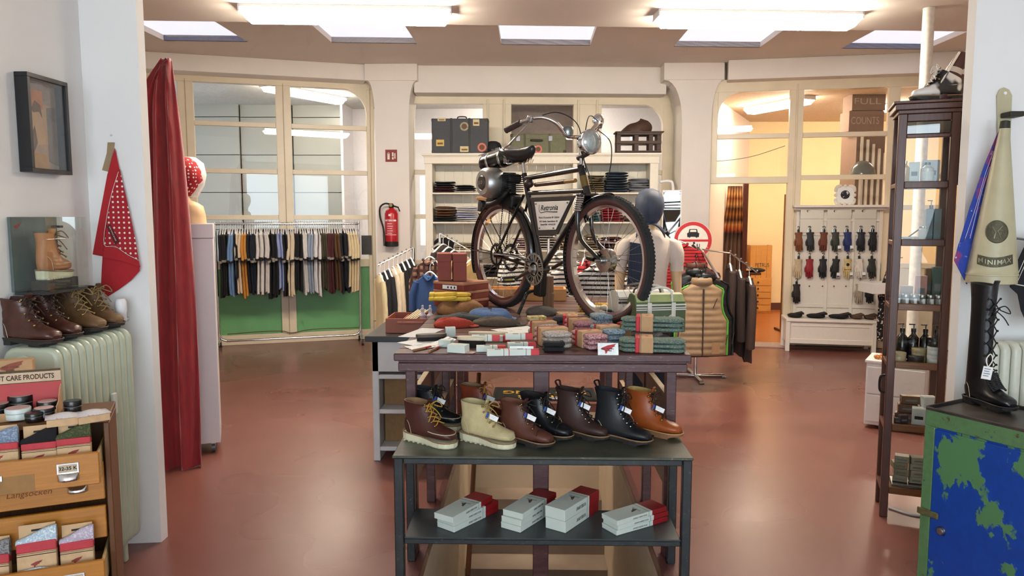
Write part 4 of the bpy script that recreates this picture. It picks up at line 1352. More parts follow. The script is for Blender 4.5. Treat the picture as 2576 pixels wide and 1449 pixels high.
socks('navy striped sock pair on top beside the green bag', tpz(1630, 812) + Vector((0, 0, .0)), R(-20), .2, .085, .045, NAVYK, False, None, 3)
socks('charcoal sock pair in a red band left of the front wheel', tpz(1437, 823), R(-4), .2, .08, .04, KN, True, None, 2)
socks('mustard sock pair seen through the front wheel', tpz(1535, 793), R(12), .2, .08, .05, YELK, False, None, 2)
socks('cream and mustard sock pair seen through the front wheel', tpz(1492, 796), R(5), .18, .08, .045, M('cream_knit', '#d8cdb4', .95, bump=.3, sc=100), False, YELK, 2)
socks('navy sock pair between the mustard socks', tpz(1515, 803), R(8), .2, .08, .035, NAVYK, False, None, 2)
socks('kraft-banded white sock pair inside the front wheel', tpz(1520, 815), R(-15), .16, .08, .03, M('white_knit', '#cfc9c0', .95, bump=.3, sc=100), True, None, 2)
def book(label, px, py, ang, L, w, h, mat, z=0.0):
    p = tpz(px, py)
    t = T('booklet_stack', label, 'box', (p.x, p.y, p.z + z), ang)
    MB().bb(-L / 2, L / 2, -w / 2, w / 2, 0, h).build('cover', mat, t, bevel=.002)
    MB().bb(-L / 2 + .004, L / 2 - .02, -w / 2 + .01, w / 2 - .01, h, h + .0006).build('print_panel', patches('stamped_print', '#b8966f', '#6b4a32', 60, .56, .8, 3, bump=0), t)
    return t
book('kraft box with stamped print behind the bicycle stand', 1436, 800, R(6), .16, .12, .03, KRAFT)
book('white printed box beside the kraft box behind the front wheel', 1470, 803, R(-4), .13, .11, .026, M('white_printed_card', '#cfc8c0', .6))
book('small yellow and white pack by the wooden prop', 1350, 805, R(15), .1, .07, .022, patches('yellow_white_pack', '#d9cf9a', '#b9a23c', 40, .56, .6, 3))

# knitted caps and gloves
def cap(label, px, py, ang, L, w, h, mat, seed, brim=True, z=0.0, name='flat_cap'):
    p = tpz(px, py)
    t = T(name, label, 'cap', (p.x, p.y, p.z + z), ang)
    r = random.Random(seed)
    ph = [r.uniform(0, 6) for _ in range(4)]
    rings = []
    for i in range(9):
        f = i / 8
        zz = h * math.sin(f * math.pi / 2) ** 1
        sc_ = (1.0 if i else .94) * math.cos(max(f - .12, 0) * math.pi / 2 * 1.1) ** .55 if f < .98 else .1
        ring = []
        for k in range(22):
            a = 2 * math.pi * k / 22
            wv = 1 + .06 * math.sin(3 * a + ph[0]) + .03 * math.sin(5 * a + ph[1])
            ring.append((L / 2 * sc_ * wv * math.cos(a), w / 2 * sc_ * wv * math.sin(a), zz * (1 + .16 * math.sin(2 * a + ph[2]) + .10 * math.sin(4 * a + ph[3] + f * 3))))
        rings.append(ring)
    MB().loft(rings).build('crown', mat, t, smooth=60)
    if brim:
        g = [[(L * .44 + .05 * (i / 4) * math.cos(a), w * .40 * math.sin(a) * 1.0, .010 - .006 * i / 4) for a in [R(-75 + 15 * k) for k in range(11)]] for i in range(5)]
        MB().sheet(g).build('peak', mat, t, smooth=60, solid=.005)
    return t
WOOL = lambda n, h: M('wool_' + n, h, .95, var=.18, sc=90, bump=.35)
cap('brown felt beanie under the yellow gloves', 1155, 788, R(0), .30, .22, .075, WOOL('camel', '#8a5f38'), 3, False, name='beanie')
cap('dark grey flat cap under the brown beanie', 1160, 806, R(5), .30, .16, .035, WOOL('slate', '#3d4140'), 5)
cap('red folded cap on the left side of the table', 1138, 822, R(-2), .22, .12, .045, WOOL('brick', '#a83a28'), 7, True)
cap('blue cotton cap in front of the rear wheel', 1232, 803, R(-8), .25, .17, .055, WOOL('denim', '#5b7299'), 9, True)
cap('olive felt cap lying before the blue one', 1248, 818, R(-6), .27, .14, .04, WOOL('olive', '#55483a'), 12, True)
cap('grey rolled cap behind the bicycle stand', 1365, 792, R(0), .2, .14, .05, WOOL('ash', '#5f5852'), 15, False)
def glove(name, label, mtx, mat, size=.23, group=None, cat='glove', cuffmat=None, curl=0.0, tag_=False, dotsm=None):
    """flat hanging glove: local y up to the cuff, fingers down, palm facing +z"""
    t = bpy.data.objects.new(name, None)
    COL.objects.link(t)
    t.matrix_world = mtx
    tag(t, label, cat, group)
    k = size / .23
    rings = []
    for y, w, th in ((.0, .040, .010), (.03, .042, .013), (.06, .041, .014), (.09, .036, .013), (.12, .034, .012), (.135, .037, .012)):
        ring = []
        for j in range(14):
            a = 2 * math.pi * j / 14
            c, s = math.cos(a), math.sin(a)
            ring.append((k * w * math.copysign(abs(c) ** .7, c), k * y, k * th * math.copysign(abs(s) ** .8, s)))
        rings.append(ring)
    palm = MB().loft(rings)
    po = palm.build('palm', mat, t, smooth=55)
    for i, (x, L_) in enumerate(((-.030, .062), (-.010, .078), (.010, .075), (.029, .060))):
        MB().tube([(k * x, k * .012, 0), (k * x * 1.05, -k * L_ * .5, k * .006 * curl), (k * x * 1.08, -k * L_ * .9, k * .02 * curl), (k * x * 1.08, -k * L_, k * .026 * curl)], [k * .0105, k * .0105, k * .0095, k * .005], n=8).build('finger', mat, t, smooth=60)
    MB().tube([(k * -.032, k * .07, 0), (k * -.046, k * .04, k * .006), (k * -.048, k * .008, k * .01), (k * -.046, -k * .004, k * .01)], [k * .012, k * .012, k * .010, k * .005], n=8).build('thumb', mat, t, smooth=60)
    MB().loft([[(k * 1.05 * q[0], k * yy, 1.15 * q[2]) for q in rings[-1]] for yy in (.126, .15)]).build('cuff', cuffmat or mat, t, smooth=50)
    if dotsm:
        MB().ell((0, k * .085, k * .013), (k * .018, k * .02, k * .004), 12, 6).build('back_opening', dotsm, t)
        for q in (-.027, -.009, .009, .027):
            MB().ell((k * q, k * .028, k * .012), (k * .006, k * .006, k * .003), 8, 4).build('knuckle_hole', dotsm, t)
    if tag_:
        MB().bb(k * .02, k * .055, -k * .055, -k * .005, k * .014, k * .0155).build('swing_tag', PAPER, t)
        MB().bb(k * .022, k * .053, -k * .052, -k * .04, k * .0155, k * .016).build('tag_print', INK, t)
    return t
YG = M('yellow_suede', '#c9a536', .85, var=.12, bump=.15)
for i, (px, py, dz, a) in enumerate(((1150, 788, .080, 88), (1150, 786, .102, 92))):
    p = tpz(px, py) + Vector((0, 0, dz + .01))
    glove('suede_glove', ['lower yellow suede glove on the brown beanie', 'upper yellow suede glove on the brown beanie'][i], Matrix.Translation(p) @ Euler((0, 0, R(a))).to_matrix().to_4x4(), YG, .26, 'yellow gloves on the beanie')
# sports bags at the right end of the table
def bag(name, label, c, ang, L, w, h, body, top, trim, wordmat=None):
    t = T(name, label, 'bag', c, ang)
    def ring(x, s):
        return [(x, y * s, z) for y, z in [(-w / 2, .004), (-w / 2, h * .55), (-w * .44, h * .8), (-w * .25, h * .97), (0, h), (w * .25, h * .97), (w * .44, h * .8), (w / 2, h * .55), (w / 2, .004)]]
    bo = MB().loft([ring(-L / 2, .92), ring(-L / 2 + .01, 1), ring(L / 2 - .01, 1), ring(L / 2, .92)]).build('bag_body', body, t, smooth=35)
    tp_ = MB()
    tp_.loft([[(x, y * 1.015, z + .002) for x, y, z in ring(xx, 1)[2:7]] for xx in (-L / 2 + .004, L / 2 - .004)], cap=False, closed=False)
    tp_.build('bag_top', top, bo, solid=.003)
    MB().bb(-L / 2, L / 2, -w / 2 - .003, -w / 2, h * .60, h * .68).build('stripe', trim, bo)
    MB().bb(-L / 2, L / 2, -w / 2 - .004, -w / 2, h * .635, h * .65).build('zip', INK, bo)
    MB().bb(-L / 2, L / 2, -w / 2 - .003, -w / 2, h * .72, h * .76).build('stripe', trim, bo)
    for x in (-L * .24, L * .24):
        MB().bb(x - .011, x + .011, -w / 2 - .007, -w / 2 - .002, .01, h * .8).build('strap', trim, bo)
    for s in (-1, 1):
        MB().tube(spl([(-L * .24, s * w * .42, h * .80), (-L * .2, s * w * .40, h * 1.1), (0, s * w * .38, h * 1.18), (L * .2, s * w * .40, h * 1.1), (L * .24, s * w * .42, h * .80)], 5), .006, n=8).build('handle', trim, t, smooth=50)
    if wordmat:
        text('utsu', h * .2, wordmat, bo, frame((L * .1, -w / 2 - .0022, h * .16), (1, 0, 0), (0, 0, 1)), .0003, bold=.001)
        MB().prism([(x * .05, z * .05) for x, z in ((-.6, .0), (-.2, .3), (.1, .1), (.7, .6), (.3, -.1), (.1, -.4), (-.2, -.1))], -w / 2 - .003, -w / 2 - .001).build('emblem', wordmat, bo, loc=(L * .1, 0, h * .38))
    return t
OFFW = M('off_white_trim', '#cfcabd', .6)
bag('sports_bag', 'olive green sports bag with off-white handles at the table corner', (.66, 3.86, TZ + .001), R(12), .27, .15, .20, M('olive_vinyl', '#4f5a3a', .45), M('pale_olive_vinyl', '#a3aa72', .45), OFFW, OFFW)
bag('sports_bag', 'cream white travel bag with grey piping behind the green bag', (.66, 4.34, TZ + .001), R(14), .36, .18, .17, M('cream_vinyl', '#d8d1c3', .5), M('white_vinyl', '#e6e2da', .45), M('grey_brown_trim', '#5a4a42', .5))
# pine box and plank at the far end of the table
t = T('pine_box', 'long open pine box at the far end of the table', 'box', (-.09, 5.33, TZ + .001))
PINE = wood('pale_pine', '#dba765', '#c48c4a', .5, 0, 5)
MB().bb(-.34, .35, -.10, -.085, 0, .085).build('front_board', PINE, t, bevel=.002)
MB().bb(-.34, .35, .085, .10, 0, .085).build('back_board', PINE, t, bevel=.002)
MB().bb(-.34, -.325, -.085, .085, 0, .085).build('end_board', PINE, t)
MB().bb(.335, .35, -.085, .085, 0, .085).build('end_board', PINE, t)
MB().bb(-.325, .335, -.085, .085, 0, .012).build('bottom_board', PINE, t)
p = at(1560, 745, 4.9)
o = MB().box((0, 0, 0), (.05, .22, .012), (R(-28), 0, R(30))).build('wooden_paddle', wood('red_brown_wood', '#8c5a44', '#6e4030', .5, 1), loc=(at(1562, 750, 4.75).x, 4.75, TZ + .056))
tag(o, 'flat red-brown wooden paddle leaning behind the front wheel', 'paddle')
# red-brown shoe boxes
BOXR = M('brick_box', '#7c3426', .7, var=.05)
BOXT = M('brick_box_light', '#b07a5c', .7, var=.04)
def shoebox(label, c, ang, L, w, h, lab=True, up=False):
    t = T('shoe_box', label, 'box', c, ang, 'red-brown boxes by the bicycle')
    MB().bb(-L / 2, L / 2, -w / 2, w / 2, 0, h * .75).build('box_body', BOXR, t, bevel=.002, seg=1)
    MB().bb(-L / 2 - .003, L / 2 + .003, -w / 2 - .003, w / 2 + .003, h * .70, h).build('lid', BOXT if not up else BOXR, t, bevel=.002, seg=1)
    if lab:
        q = MB().bb(-L / 2 - .004, -L / 2 - .003, -w * .30, w * .18, h * .15, h * .62).build('size_label', PAPER, t)
        for k in range(3):
            MB().bb(-L / 2 - .0045, -L / 2 - .004, -w * .25 + k * .03, -w * .25 + k * .03 + .012, h * .25, h * .5).build('label_print', INK, q)
    return t
for i in range(3):
    shoebox(['bottom red-brown box beside the rear wheel', 'middle red-brown box of three, white size label', 'top red-brown box of three, white size label'][i], (-.46, 4.93, TZ + .001 + i * .0575), R(52), .25, .27, .056)
for i, (dx, dy) in enumerate(((-.055, .03), (.05, -.005))):
    shoebox(['left of two red-brown boxes standing upright on the stack', 'right of two red-brown boxes standing upright on the stack'][i], (-.525 + dx, 4.96 + dy, TZ + .1745), R(8), .088, .22, .18, False, True)

# ------------------------------------------------------------ grey-white sideboard left of the table
SB = T('sideboard', 'grey-white open sideboard with a black top left of the table', 'sideboard', (-.85, 4.9, 0))
PW = M('chalky_white_paint', '#c9c6c4', .55, var=.05, sc=6)
def sb_(x0, x1, y0, y1, z0, z1, nm, mat=PW): 
    return MB().bb(x0, x1, y0, y1, z0, z1).build(nm, mat, SB, bevel=.004, seg=1)
SZ = .868
sb_(-.255, .215, -.03, .8, SZ - .04, SZ, 'worktop', M('black_laminate', '#242424', .35, var=.1))
sb_(-.215, .2, 0, .02, .62, SZ - .042, 'drawer_front')
sb_(-.215, -.17, 0, .78, 0, SZ - .042, 'side_panel')
sb_(.16, .205, 0, .78, 0, SZ - .042, 'side_panel')
for z in (.60, .36, .10):
    sb_(-.17, .16, 0.0, .78, z - .03, z, 'shelf')
sb_(-.17, .16, .76, .78, .1, SZ - .05, 'back_panel')
for i, z in enumerate((.361, .101)):
    t = T('kraft_box', ['kraft box on the upper shelf of the sideboard', 'kraft box on the lower shelf of the sideboard'][i], 'box', (-.855, 5.03, z), 0, 'kraft boxes in the sideboard')
    MB().bb(-.155, .155, 0, .3, 0, .20).build('box_body', M('brown_kraft', '#8a6844', .85), t, bevel=.003)
    text('W.S.', .03, INK, t, frame((.06, -.0004, .13), (1, 0, 0), (0, 0, 1)), .0003)
# brown metal tray with sticks and bottles
ty = 5.0
a, b = at(970, 820, ty), at(1088, 820, ty)
t = T('drawer_tray', 'brick-brown metal drawer on the black sideboard top', 'tray', ((a.x + b.x) / 2, ty, SZ + .001))
w = (b.x - a.x) / 2
RB = M('brick_metal', '#8e4a34', .5, var=.05)
MB().bb(-w, w, 0, .01, 0, .10).build('front', RB, t, bevel=.002)
MB().bb(-w, w, .34, .35, 0, .10).build('back', RB, t)
MB().bb(-w, -w + .008, .01, .34, 0, .10).build('side', RB, t)
MB().bb(w - .008, w, .01, .34, 0, .10).build('side', RB, t)
MB().bb(-w + .008, w - .008, .01, .34, 0, .008).build('bottom', RB, t)
MB().bb(-.06, -.052, .01, .34, .008, .085).build('divider', RB, t)
MB().bb(-w * .5, w * .62, -.018, -.001, .066, .08).build('pull', RB, t, bevel=.003)
for i in range(5):
    o = MB().box((0, 0, 0), (.006, .32, .010), (R(14), 0, 0)).build('wooden_ruler', PALEWOOD, loc=((a.x + b.x) / 2 - .04 + .018 * i, ty + .17, SZ + .083))
    o.rotation_euler = (0, 0, R(-22))
    tag(o, ordn(i) + ' pale wooden stick from the left in the brown drawer', 'stick', 'sticks in the brown drawer')
def bottle(name, label, c, prof, mat, cap_=None, capm=None, cat='bottle', group=None, labelm=None, n=18):
    t = T(name, label, cat, c, 0, group)
    MB().lathe(prof, n).build('bottle_body', mat, t, smooth=40)
    if cap_:
        MB().lathe(cap_, n).build('cap', capm or BLACKM, t, smooth=40)
    if labelm:
        r, z0, z1 = labelm[:3]
        rings = [[(r * math.cos(a), r * math.sin(a), z) for a in [math.pi * (1.05 + .9 * k / 8) for k in range(9)]] for z in (z0, z1)]
        MB().loft(rings, cap=False, closed=False).build('label', labelm[3], t, solid=.0006)
    return t
CLEARP = glass('clear_plastic', '#e8eaee', 1.4, .1)
for i, px in enumerate((1063, 1082)):
    q = at(px, 780, ty + .2)
    bottle('spray_bottle', ['left clear spray bottle in the brown drawer', 'right clear spray bottle in the brown drawer'][i], (q.x, ty + .2, SZ + .009), [(.024, 0), (.026, .005), (.026, .09), (.012, .105), (.011, .115)], M('frosted_plastic', '#c3c2c8', .2, var=.1), [(.0125, .115), (.0125, .135), (.008, .138), (.008, .16), (.002, .162)], M('pump_white', '#b9b5bc', .4), group='spray bottles in the drawer', labelm=(.0265, .015, .055, PAPER))
# ------------------------------------------------------------ foreground left: radiator with old boots
RADM = M('pale_green_radiator_enamel', '#b9bfa8', .32, var=.05, sc=8)
RT = T('radiator', 'pale green cast-iron radiator under the framed picture', 'radiator', (-2.0, 2.9, 0))
def rad_section(parent, x0, x1, y, z0, z1, mat=RADM, th=.043):
    pts = []
    r = .05
    for cx, cz, a0 in ((x1 - r, z1 - r, 0), (x0 + r, z1 - r, 90), (x0 + r, z0 + r, 180), (x1 - r, z0 + r, 270)):
        for k in range(5):
            a = R(a0 + 22.5 * k)
            pts.append((cx + r * math.cos(a), cz + r * math.sin(a)))
    return MB().prism(pts, -th / 2, th / 2).build('section', mat, parent, smooth=50, bevel=.017, seg=3, loc=(0, y, 0))
s0 = rad_section(RT, -.12, .11, -.0, .115, 1.142)
for k in range(1, 11):
    c = s0.copy()
    COL.objects.link(c)
    c.location = (0, k * .0515, 0)
e0 = MB().lathe([(.001, -.032), (.026, -.031), (.03, -.028), (.03, -.022), (.042, -.021), (.044, -.018)], 24, (-.03, 0, 1.085), 'y').build('end_plug', RADM, RT, smooth=40)
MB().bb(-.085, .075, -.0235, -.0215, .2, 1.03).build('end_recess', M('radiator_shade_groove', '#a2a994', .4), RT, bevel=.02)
MB().bb(.108, .124, .33, .36, .775, .87).build('heat_meter', M('meter_white', '#cfd0c4', .4), RT, bevel=.003)
for y in (.02, .5):
    MB().bb(-.05, .05, y - .015, y + .015, 0, .13).build('foot', RADM, RT, bevel=.006)
text('WASH!', .022, INK, RT, frame((.0, .02, 1.1426), (1, 0, 0), (0, 1, 0)), .0004, bold=.0008)
p = at(305, 785, 3.5)
t = T('thermostat_valve', 'white thermostat valve on the wall beside the radiator', 'valve', (p.x, 3.5, p.z - .05))
MB().lathe([(.018, 0), (.024, .01), (.024, .05), (.026, .055), (.026, .1), (.018, .115), (.002, .118)], 20).build('valve_head', WHITEP, t, smooth=40)
MB().cyl((0, .0, .01), (-.0, .05, .01), .012, n=10).build('valve_stem', STEEL, t)
RZ = 1.143
def rtoe(px, py): return flo(px, py, RZ) + Vector((0, 0, .001))
BR1 = leather('worn_russet_leather', '#4d2a20', .32, .3)
BR2 = patches('scuffed_khaki_leather', '#55381f', '#7a5a38', 9, .52, .6, 5, soft=.15, bump=.1)
SOLE_D = M('scuffed_dark_sole', '#2d2a26', .8)
boot('old_boot', 'worn russet boot, leftmost of the four on the radiator', rtoe(147, 872), R(-14), .275, .05, .195, BR1, 'heel', SOLE_D, '#2e1c16', tag_=False, lining='#3a241c', welt='#3a2a20', folds=True, group='old boots on the radiator')
boot('old_boot', 'second worn russet boot behind its mate on the radiator', rtoe(198, 856), R(-14), .275, .05, .20, BR1, 'heel', SOLE_D, '#2e1c16', tag_=False, lining='#3a241c', welt='#3a2a20', folds=True, group='old boots on the radiator')
boot('old_boot', 'scuffed khaki-brown boot with trailing pale laces on the radiator', rtoe(259, 840), R(-18), .27, .052, .195, BR2, 'heel', SOLE_D, '#8a7248', tag_=False, lining='#33231a', welt='#3a2e22', folds=True, group='old boots on the radiator')
boot('old_boot', 'scuffed khaki-brown boot furthest along the radiator by the bandana', rtoe(303, 828), R(-20), .26, .05, .195, BR2, 'heel', SOLE_D, '#8a7248', tag_=False, lining='#33231a', welt='#3a2e22', folds=True, group='old boots on the radiator')

# ------------------------------------------------------------ framed picture and clear display box on the left wall
t = T('framed_picture', 'small picture in a deep black frame on the left wall', 'picture', (-2.148, 3.23, 1.855))
BF = M('black_frame_wood', '#1b1b1d', .4)
y0, y1, z1 = -.135, .138, .413
for a, b, c, d in ((y0, y1, 0, .018), (y0, y1, z1 - .018, z1), (y0, y0 + .018, .018, z1 - .018), (y1 - .018, y1, .018, z1 - .018)):
    MB().bb(0, .056, a, b, c, d).build('frame_bar', BF, t, bevel=.001, seg=1)
pr = MB().bb(.0, .006, y0 + .018, y1 - .018, .018, z1 - .018).build('print', patches('faded_print', '#b79a7c', '#8d8a84', 9, .5, .5, 3, soft=.1, bump=0), t)
def pp(pts, h, mt): MB().prism([(y0 + .018 + a * .237, .018 + b * .377) for a, b in pts], .006, .006 + h, 'yz').build('print_shape', mt, pr)
pp([(0, .75), (1, .75), (1, 1), (0, 1)], .0004, M('print_grey', '#8f8d8b', .5))
pp([(.03, .66), (.62, .70), (.62, .90), (.03, .90)], .0006, M('print_salmon', '#c07a5c', .5))
pp([(.16, .45), (.3, .72), (.52, .72), (.6, .5), (.66, .3), (.2, .25)], .0008, M('print_tan', '#c2a07a', .5))
pp([(.2, .3), (.36, .5), (.42, .3), (.3, .18)], .0010, M('print_dark', '#4c4440', .5))
pp([(.28, .68), (.4, .78), (.55, .74), (.58, .6), (.5, .66), (.34, .64)], .0010, M('print_brown', '#5a4638', .5))
pp([(.05, .02), (.7, .0), (.68, .17), (.06, .2)], .0008, M('print_ochre', '#b58a58', .5))
pp([(.72, .1), (1, .05), (1, .75), (.72, .72)], .0007, M('print_slate', '#6d7278', .5))
MB().bb(.046, .048, y0 + .018, y1 - .018, .018, z1 - .018).build('glazing', GLASS, t)
t = T('display_box', 'clear acrylic wall box with a sectioned tan boot inside', 'display box', (-2.148, 3.15, 1.355))
MB().bb(0, .012, -.15, .15, 0, .31).build('back_panel', M('smoky_panel', '#5b6662', .25, var=.08), t)
ACR = glass('acrylic', '#fafdfc', .5)
for a in ((.012, .16, -.15, -.146, 0, .31), (.012, .16, .126, .13, 0, .31), (.156, .16, -.146, .126, 0, .31), (.012, .156, -.146, .126, .306, .31), (.012, .156, -.146, .126, 0, .004)):
    MB().bb(*a).build('acrylic_wall', ACR, t)
for a in ((.012, .15, -.15, .13, -.012, -.001), (.012, .05, .11, .135, .262, .272)):
    MB().bb(*a).build('fixing', M('dark_fixing', '#2d2f2f', .4), t)
wing(t, frame((.0125, -.11, .27), (0, 1, 0), (0, 0, 1)), .04)
bt_ = boot('sectioned_boot', 'cut-open tan boot with cream sole inside the acrylic box', (-2.075, 3.268, 1.3985), R(90), .20, .034, .20, leather('raw_tan_leather', '#b8774a', .55), 'wedge', CREPE, '#7a5230', moc=True, tag_=False, lining='#b98a5e')
MB().bb(-.10, .13, -.03, .03, -.04, -.001).build('plinth', M('dark_plinth', '#38302b', .5), bt_, loc=(.09, 0, 0))

# ------------------------------------------------------------ red bandana on the pillar
PY = 3.585
BD = T('bandana', 'red bandana with white print hanging from a leather tab on the pillar', 'bandana', at(290, 560, PY))
bo_ = Vector(at(290, 560, PY))
RED1 = M('bandana_red', '#ad1e26', .85, var=.06, sc=30)
RED2 = dots('bandana_red_print', '#a81c24', '#e8dcd8', 40, .2, flat=0)
def cloth_poly(pts, d, name, mat, fold=0.0):
    P = [Vector(at(a, b, PY - d)) - bo_ for a, b in pts]
    return MB().prism([(p.x, p.z) for p in P], -d - .002, -d + .002).build(name, mat, BD, bevel=.001, seg=1)
cloth_poly([(289, 372), (301, 430), (286, 468), (268, 560), (262, 618), (259, 645), (233, 640), (255, 520), (270, 440)], .004, 'side_fold', RED1)
cloth_poly([(301, 425), (318, 500), (340, 600), (349, 655), (320, 640), (296, 622), (262, 618), (269, 560), (282, 480)], .010, 'printed_panel', RED2)
cloth_poly([(259, 632), (300, 640), (352, 668), (351, 682), (330, 705), (300, 728), (268, 748), (254, 728), (256, 680)], .004, 'lower_fold', RED1)
cloth_poly([(262, 618), (296, 624), (320, 642), (349, 656), (353, 672), (300, 655), (260, 648)], .014, 'hem_fold', RED1)
def line(pts, d, r=.0012, mat=CREAMP):
    MB().tube(spl([Vector(at(a, b, PY - d)) - bo_ for a, b in pts], 4), r, n=5).build('piping', mat, BD)
line([(298, 432), (280, 490), (268, 550), (262, 615), (290, 620), (320, 640), (348, 654)], .020)
q = [Vector(at(a, b, PY - .0125)) - bo_ for a, b in ((268, 568), (277, 564), (301, 608), (290, 616))]
MB().prism([(p.x, p.z) for p in q], -.0145, -.0125).build('printed_label', M('label_dark_red', '#5c1218', .8), BD)
text('RED WING SHOES', .008, CREAMP, BD, frame((q[0] + q[2]) / 2 + Vector((0, -.004, 0)), q[3] - q[0], Vector((.8, 0, .5))), .0003, width=.075)
t = T('leather_tab', 'brown leather tab nailed to the pillar holding the bandana', 'hook', at(272, 395, PY + .005))
q = [Vector(at(a, b, PY)) - Vector(t.location) for a, b in ((270, 358), (287, 358), (285, 376), (272, 432), (256, 428), (268, 385))]
MB().prism([(p.x, p.z) for p in q], -.004, .0).build('tab', M('tan_leather_tab', '#9c8262', .7), t, bevel=.001)
p = Vector(at(279, 340, PY)) - Vector(t.location)
MB().ell(p, (.004, .004, .004), 8, 5).build('nail', STEEL, t)

# ------------------------------------------------------------ wooden drawer cabinet with sock packs
CU, CN = Vector((-.91, -.415, 0)), Vector((.415, -.91, 0))     # along the front to the left, and out of the front
CO = at(268, 1230, 2.62)
CO.z = 0
CM = Matrix((CU, -CN, Vector((0, 0, 1)))).transposed().to_4x4()
CM.translation = CO
CAB = bpy.data.objects.new('drawer_cabinet', None)
COL.objects.link(CAB)
CAB.matrix_world = CM
tag(CAB, 'honey-coloured wooden drawer cabinet with metal cup pulls at the left edge', 'cabinet')
HON = wood('honey_beech', '#b8792c', '#a1651f', .38, 0, 5, .2)
HOND = wood('dark_beech_side', '#6f4520', '#573213', .5, 2, 5)
INW = wood('drawer_inside', '#c9ad7c', '#b0925f', .6, 0, 5)
ZT = .935
def cb(x0, x1, y0, y1, z0, z1, nm, mat=HON, par=CAB, bv=.003):
    return MB().bb(x0, x1, y0, y1, z0, z1).build(nm, mat, par, bevel=bv, seg=1)
CW, CD = .5, .25
cb(-.02, CW, .0, CD, ZT - .022, ZT, 'top', HOND)
cb(-.02, .0, .0, CD, 0, ZT - .022, 'side_panel', HOND)
cb(CW - .02, CW, .0, CD, 0, ZT - .022, 'side_panel', HOND)
cb(0, CW - .02, CD - .01, CD, 0, ZT - .022, 'back_panel', HOND)
d1t, d1b = at(258, 1133, 2.52).z, at(262, 1212, 2.52).z
d2b, d3t, d3b = at(266, 1250, 2.62).z, at(268, 1266, 2.62).z, at(272, 1345, 2.62).z
d4t = at(272, 1403, 2.51).z
fy = {1: -.11, 2: 0.0, 3: .0, 4: -.12}
def drawer(z0, z1, out, labels, handle_x=(.10,), tape=False, cardx=None):
    f = cb(.004, CW - .024, -out - .018, -out, z0, z1, 'drawer', HON)
    if out > .02:
        cb(.008, .018, -out, CD - .02, z0 + .005, z1 - .012, 'drawer_side', INW, f)
        cb(CW - .040, CW - .030, -out, CD - .02, z0 + .005, z1 - .012, 'drawer_side', INW, f)
        cb(.018, CW - .040, -out, CD - .02, z0 + .004, z0 + .012, 'drawer_bottom', INW, f)
    for hx, s in zip(handle_x, labels):
        zc = (z0 + z1) / 2
        Y = -out - .018
        cb(hx - .034, hx + .034, Y - .003, Y, zc - .008, zc + .030, 'label_holder', CHROME, f, .001)
        cb(hx - .028, hx + .028, Y - .0038, Y - .003, zc - .001, zc + .025, 'label_card', M('aged_label_card', '#b9a68a', .8), f, 0)
        text(s, .017, INK, f, Matrix.Translation((hx, Y - .0042, zc + .012)) @ Matrix(((-1, 0, 0), (0, 0, 1), (0, 1, 0))).to_4x4(), .0003, bold=.0004)
        g = []
        for i in range(7):
            a = math.pi * i / 6
            g.append([(hx - .032 * math.cos(b) , Y - .022 * math.sin(a * .5 + .0) * math.sin(b) - .001, zc - .006 - .024 * (1 - math.cos(a / 2))) for b in [math.pi * k / 8 for k in range(9)]])
        MB().sheet(g).build('cup_pull', CHROME, f, smooth=60, solid=.002)
    if tape:
        cb(.20, .33, -out - .0186, -out - .018, z0 + .004, z0 + (z1 - z0) * .55, 'tape', M('brown_parcel_tape', '#8d6430', .4), f, 0)
        cb(.36, .50, -out - .0186, -out - .018, z0 + .004, z0 + (z1 - z0) * .5, 'tape', M('brown_parcel_tape', '#8d6430', .4), f, 0)
    if cardx:
        zc = (z0 + z1) / 2
        cb(cardx - .028, cardx + .028, -out - .021, -out - .018, zc - .008, zc + .012, 'label_holder', CHROME, f, .001)
        text('28-31K', .014, INK, f, Matrix.Translation((cardx, -out - .0215, zc + .002)) @ Matrix(((-1, 0, 0), (0, 0, 1), (0, 1, 0))).to_4x4(), .0003)
    return f
drawer(d1b, d1t, .11, ['32-35 K'], (.10,), True, .32)
f2 = drawer(d2b, d1b + .045, .0, ['37-'], (.09,))
text('Langsocken', .03, M('pencil_scrawl', '#6b3d14', .8), f2, Matrix.Translation((.24, -.0186, d2b + .055)) @ Matrix(((-1, 0, 0), (0, 0, 1), (0, 1, 0))).to_4x4(), .0003, shear=.2)
drawer(d3b, d3t, .0, [], ())
drawer(d4t - .125, d4t, .12, ['M'], (.10,))
drawer(.02, d4t - .13, .0, [], ())
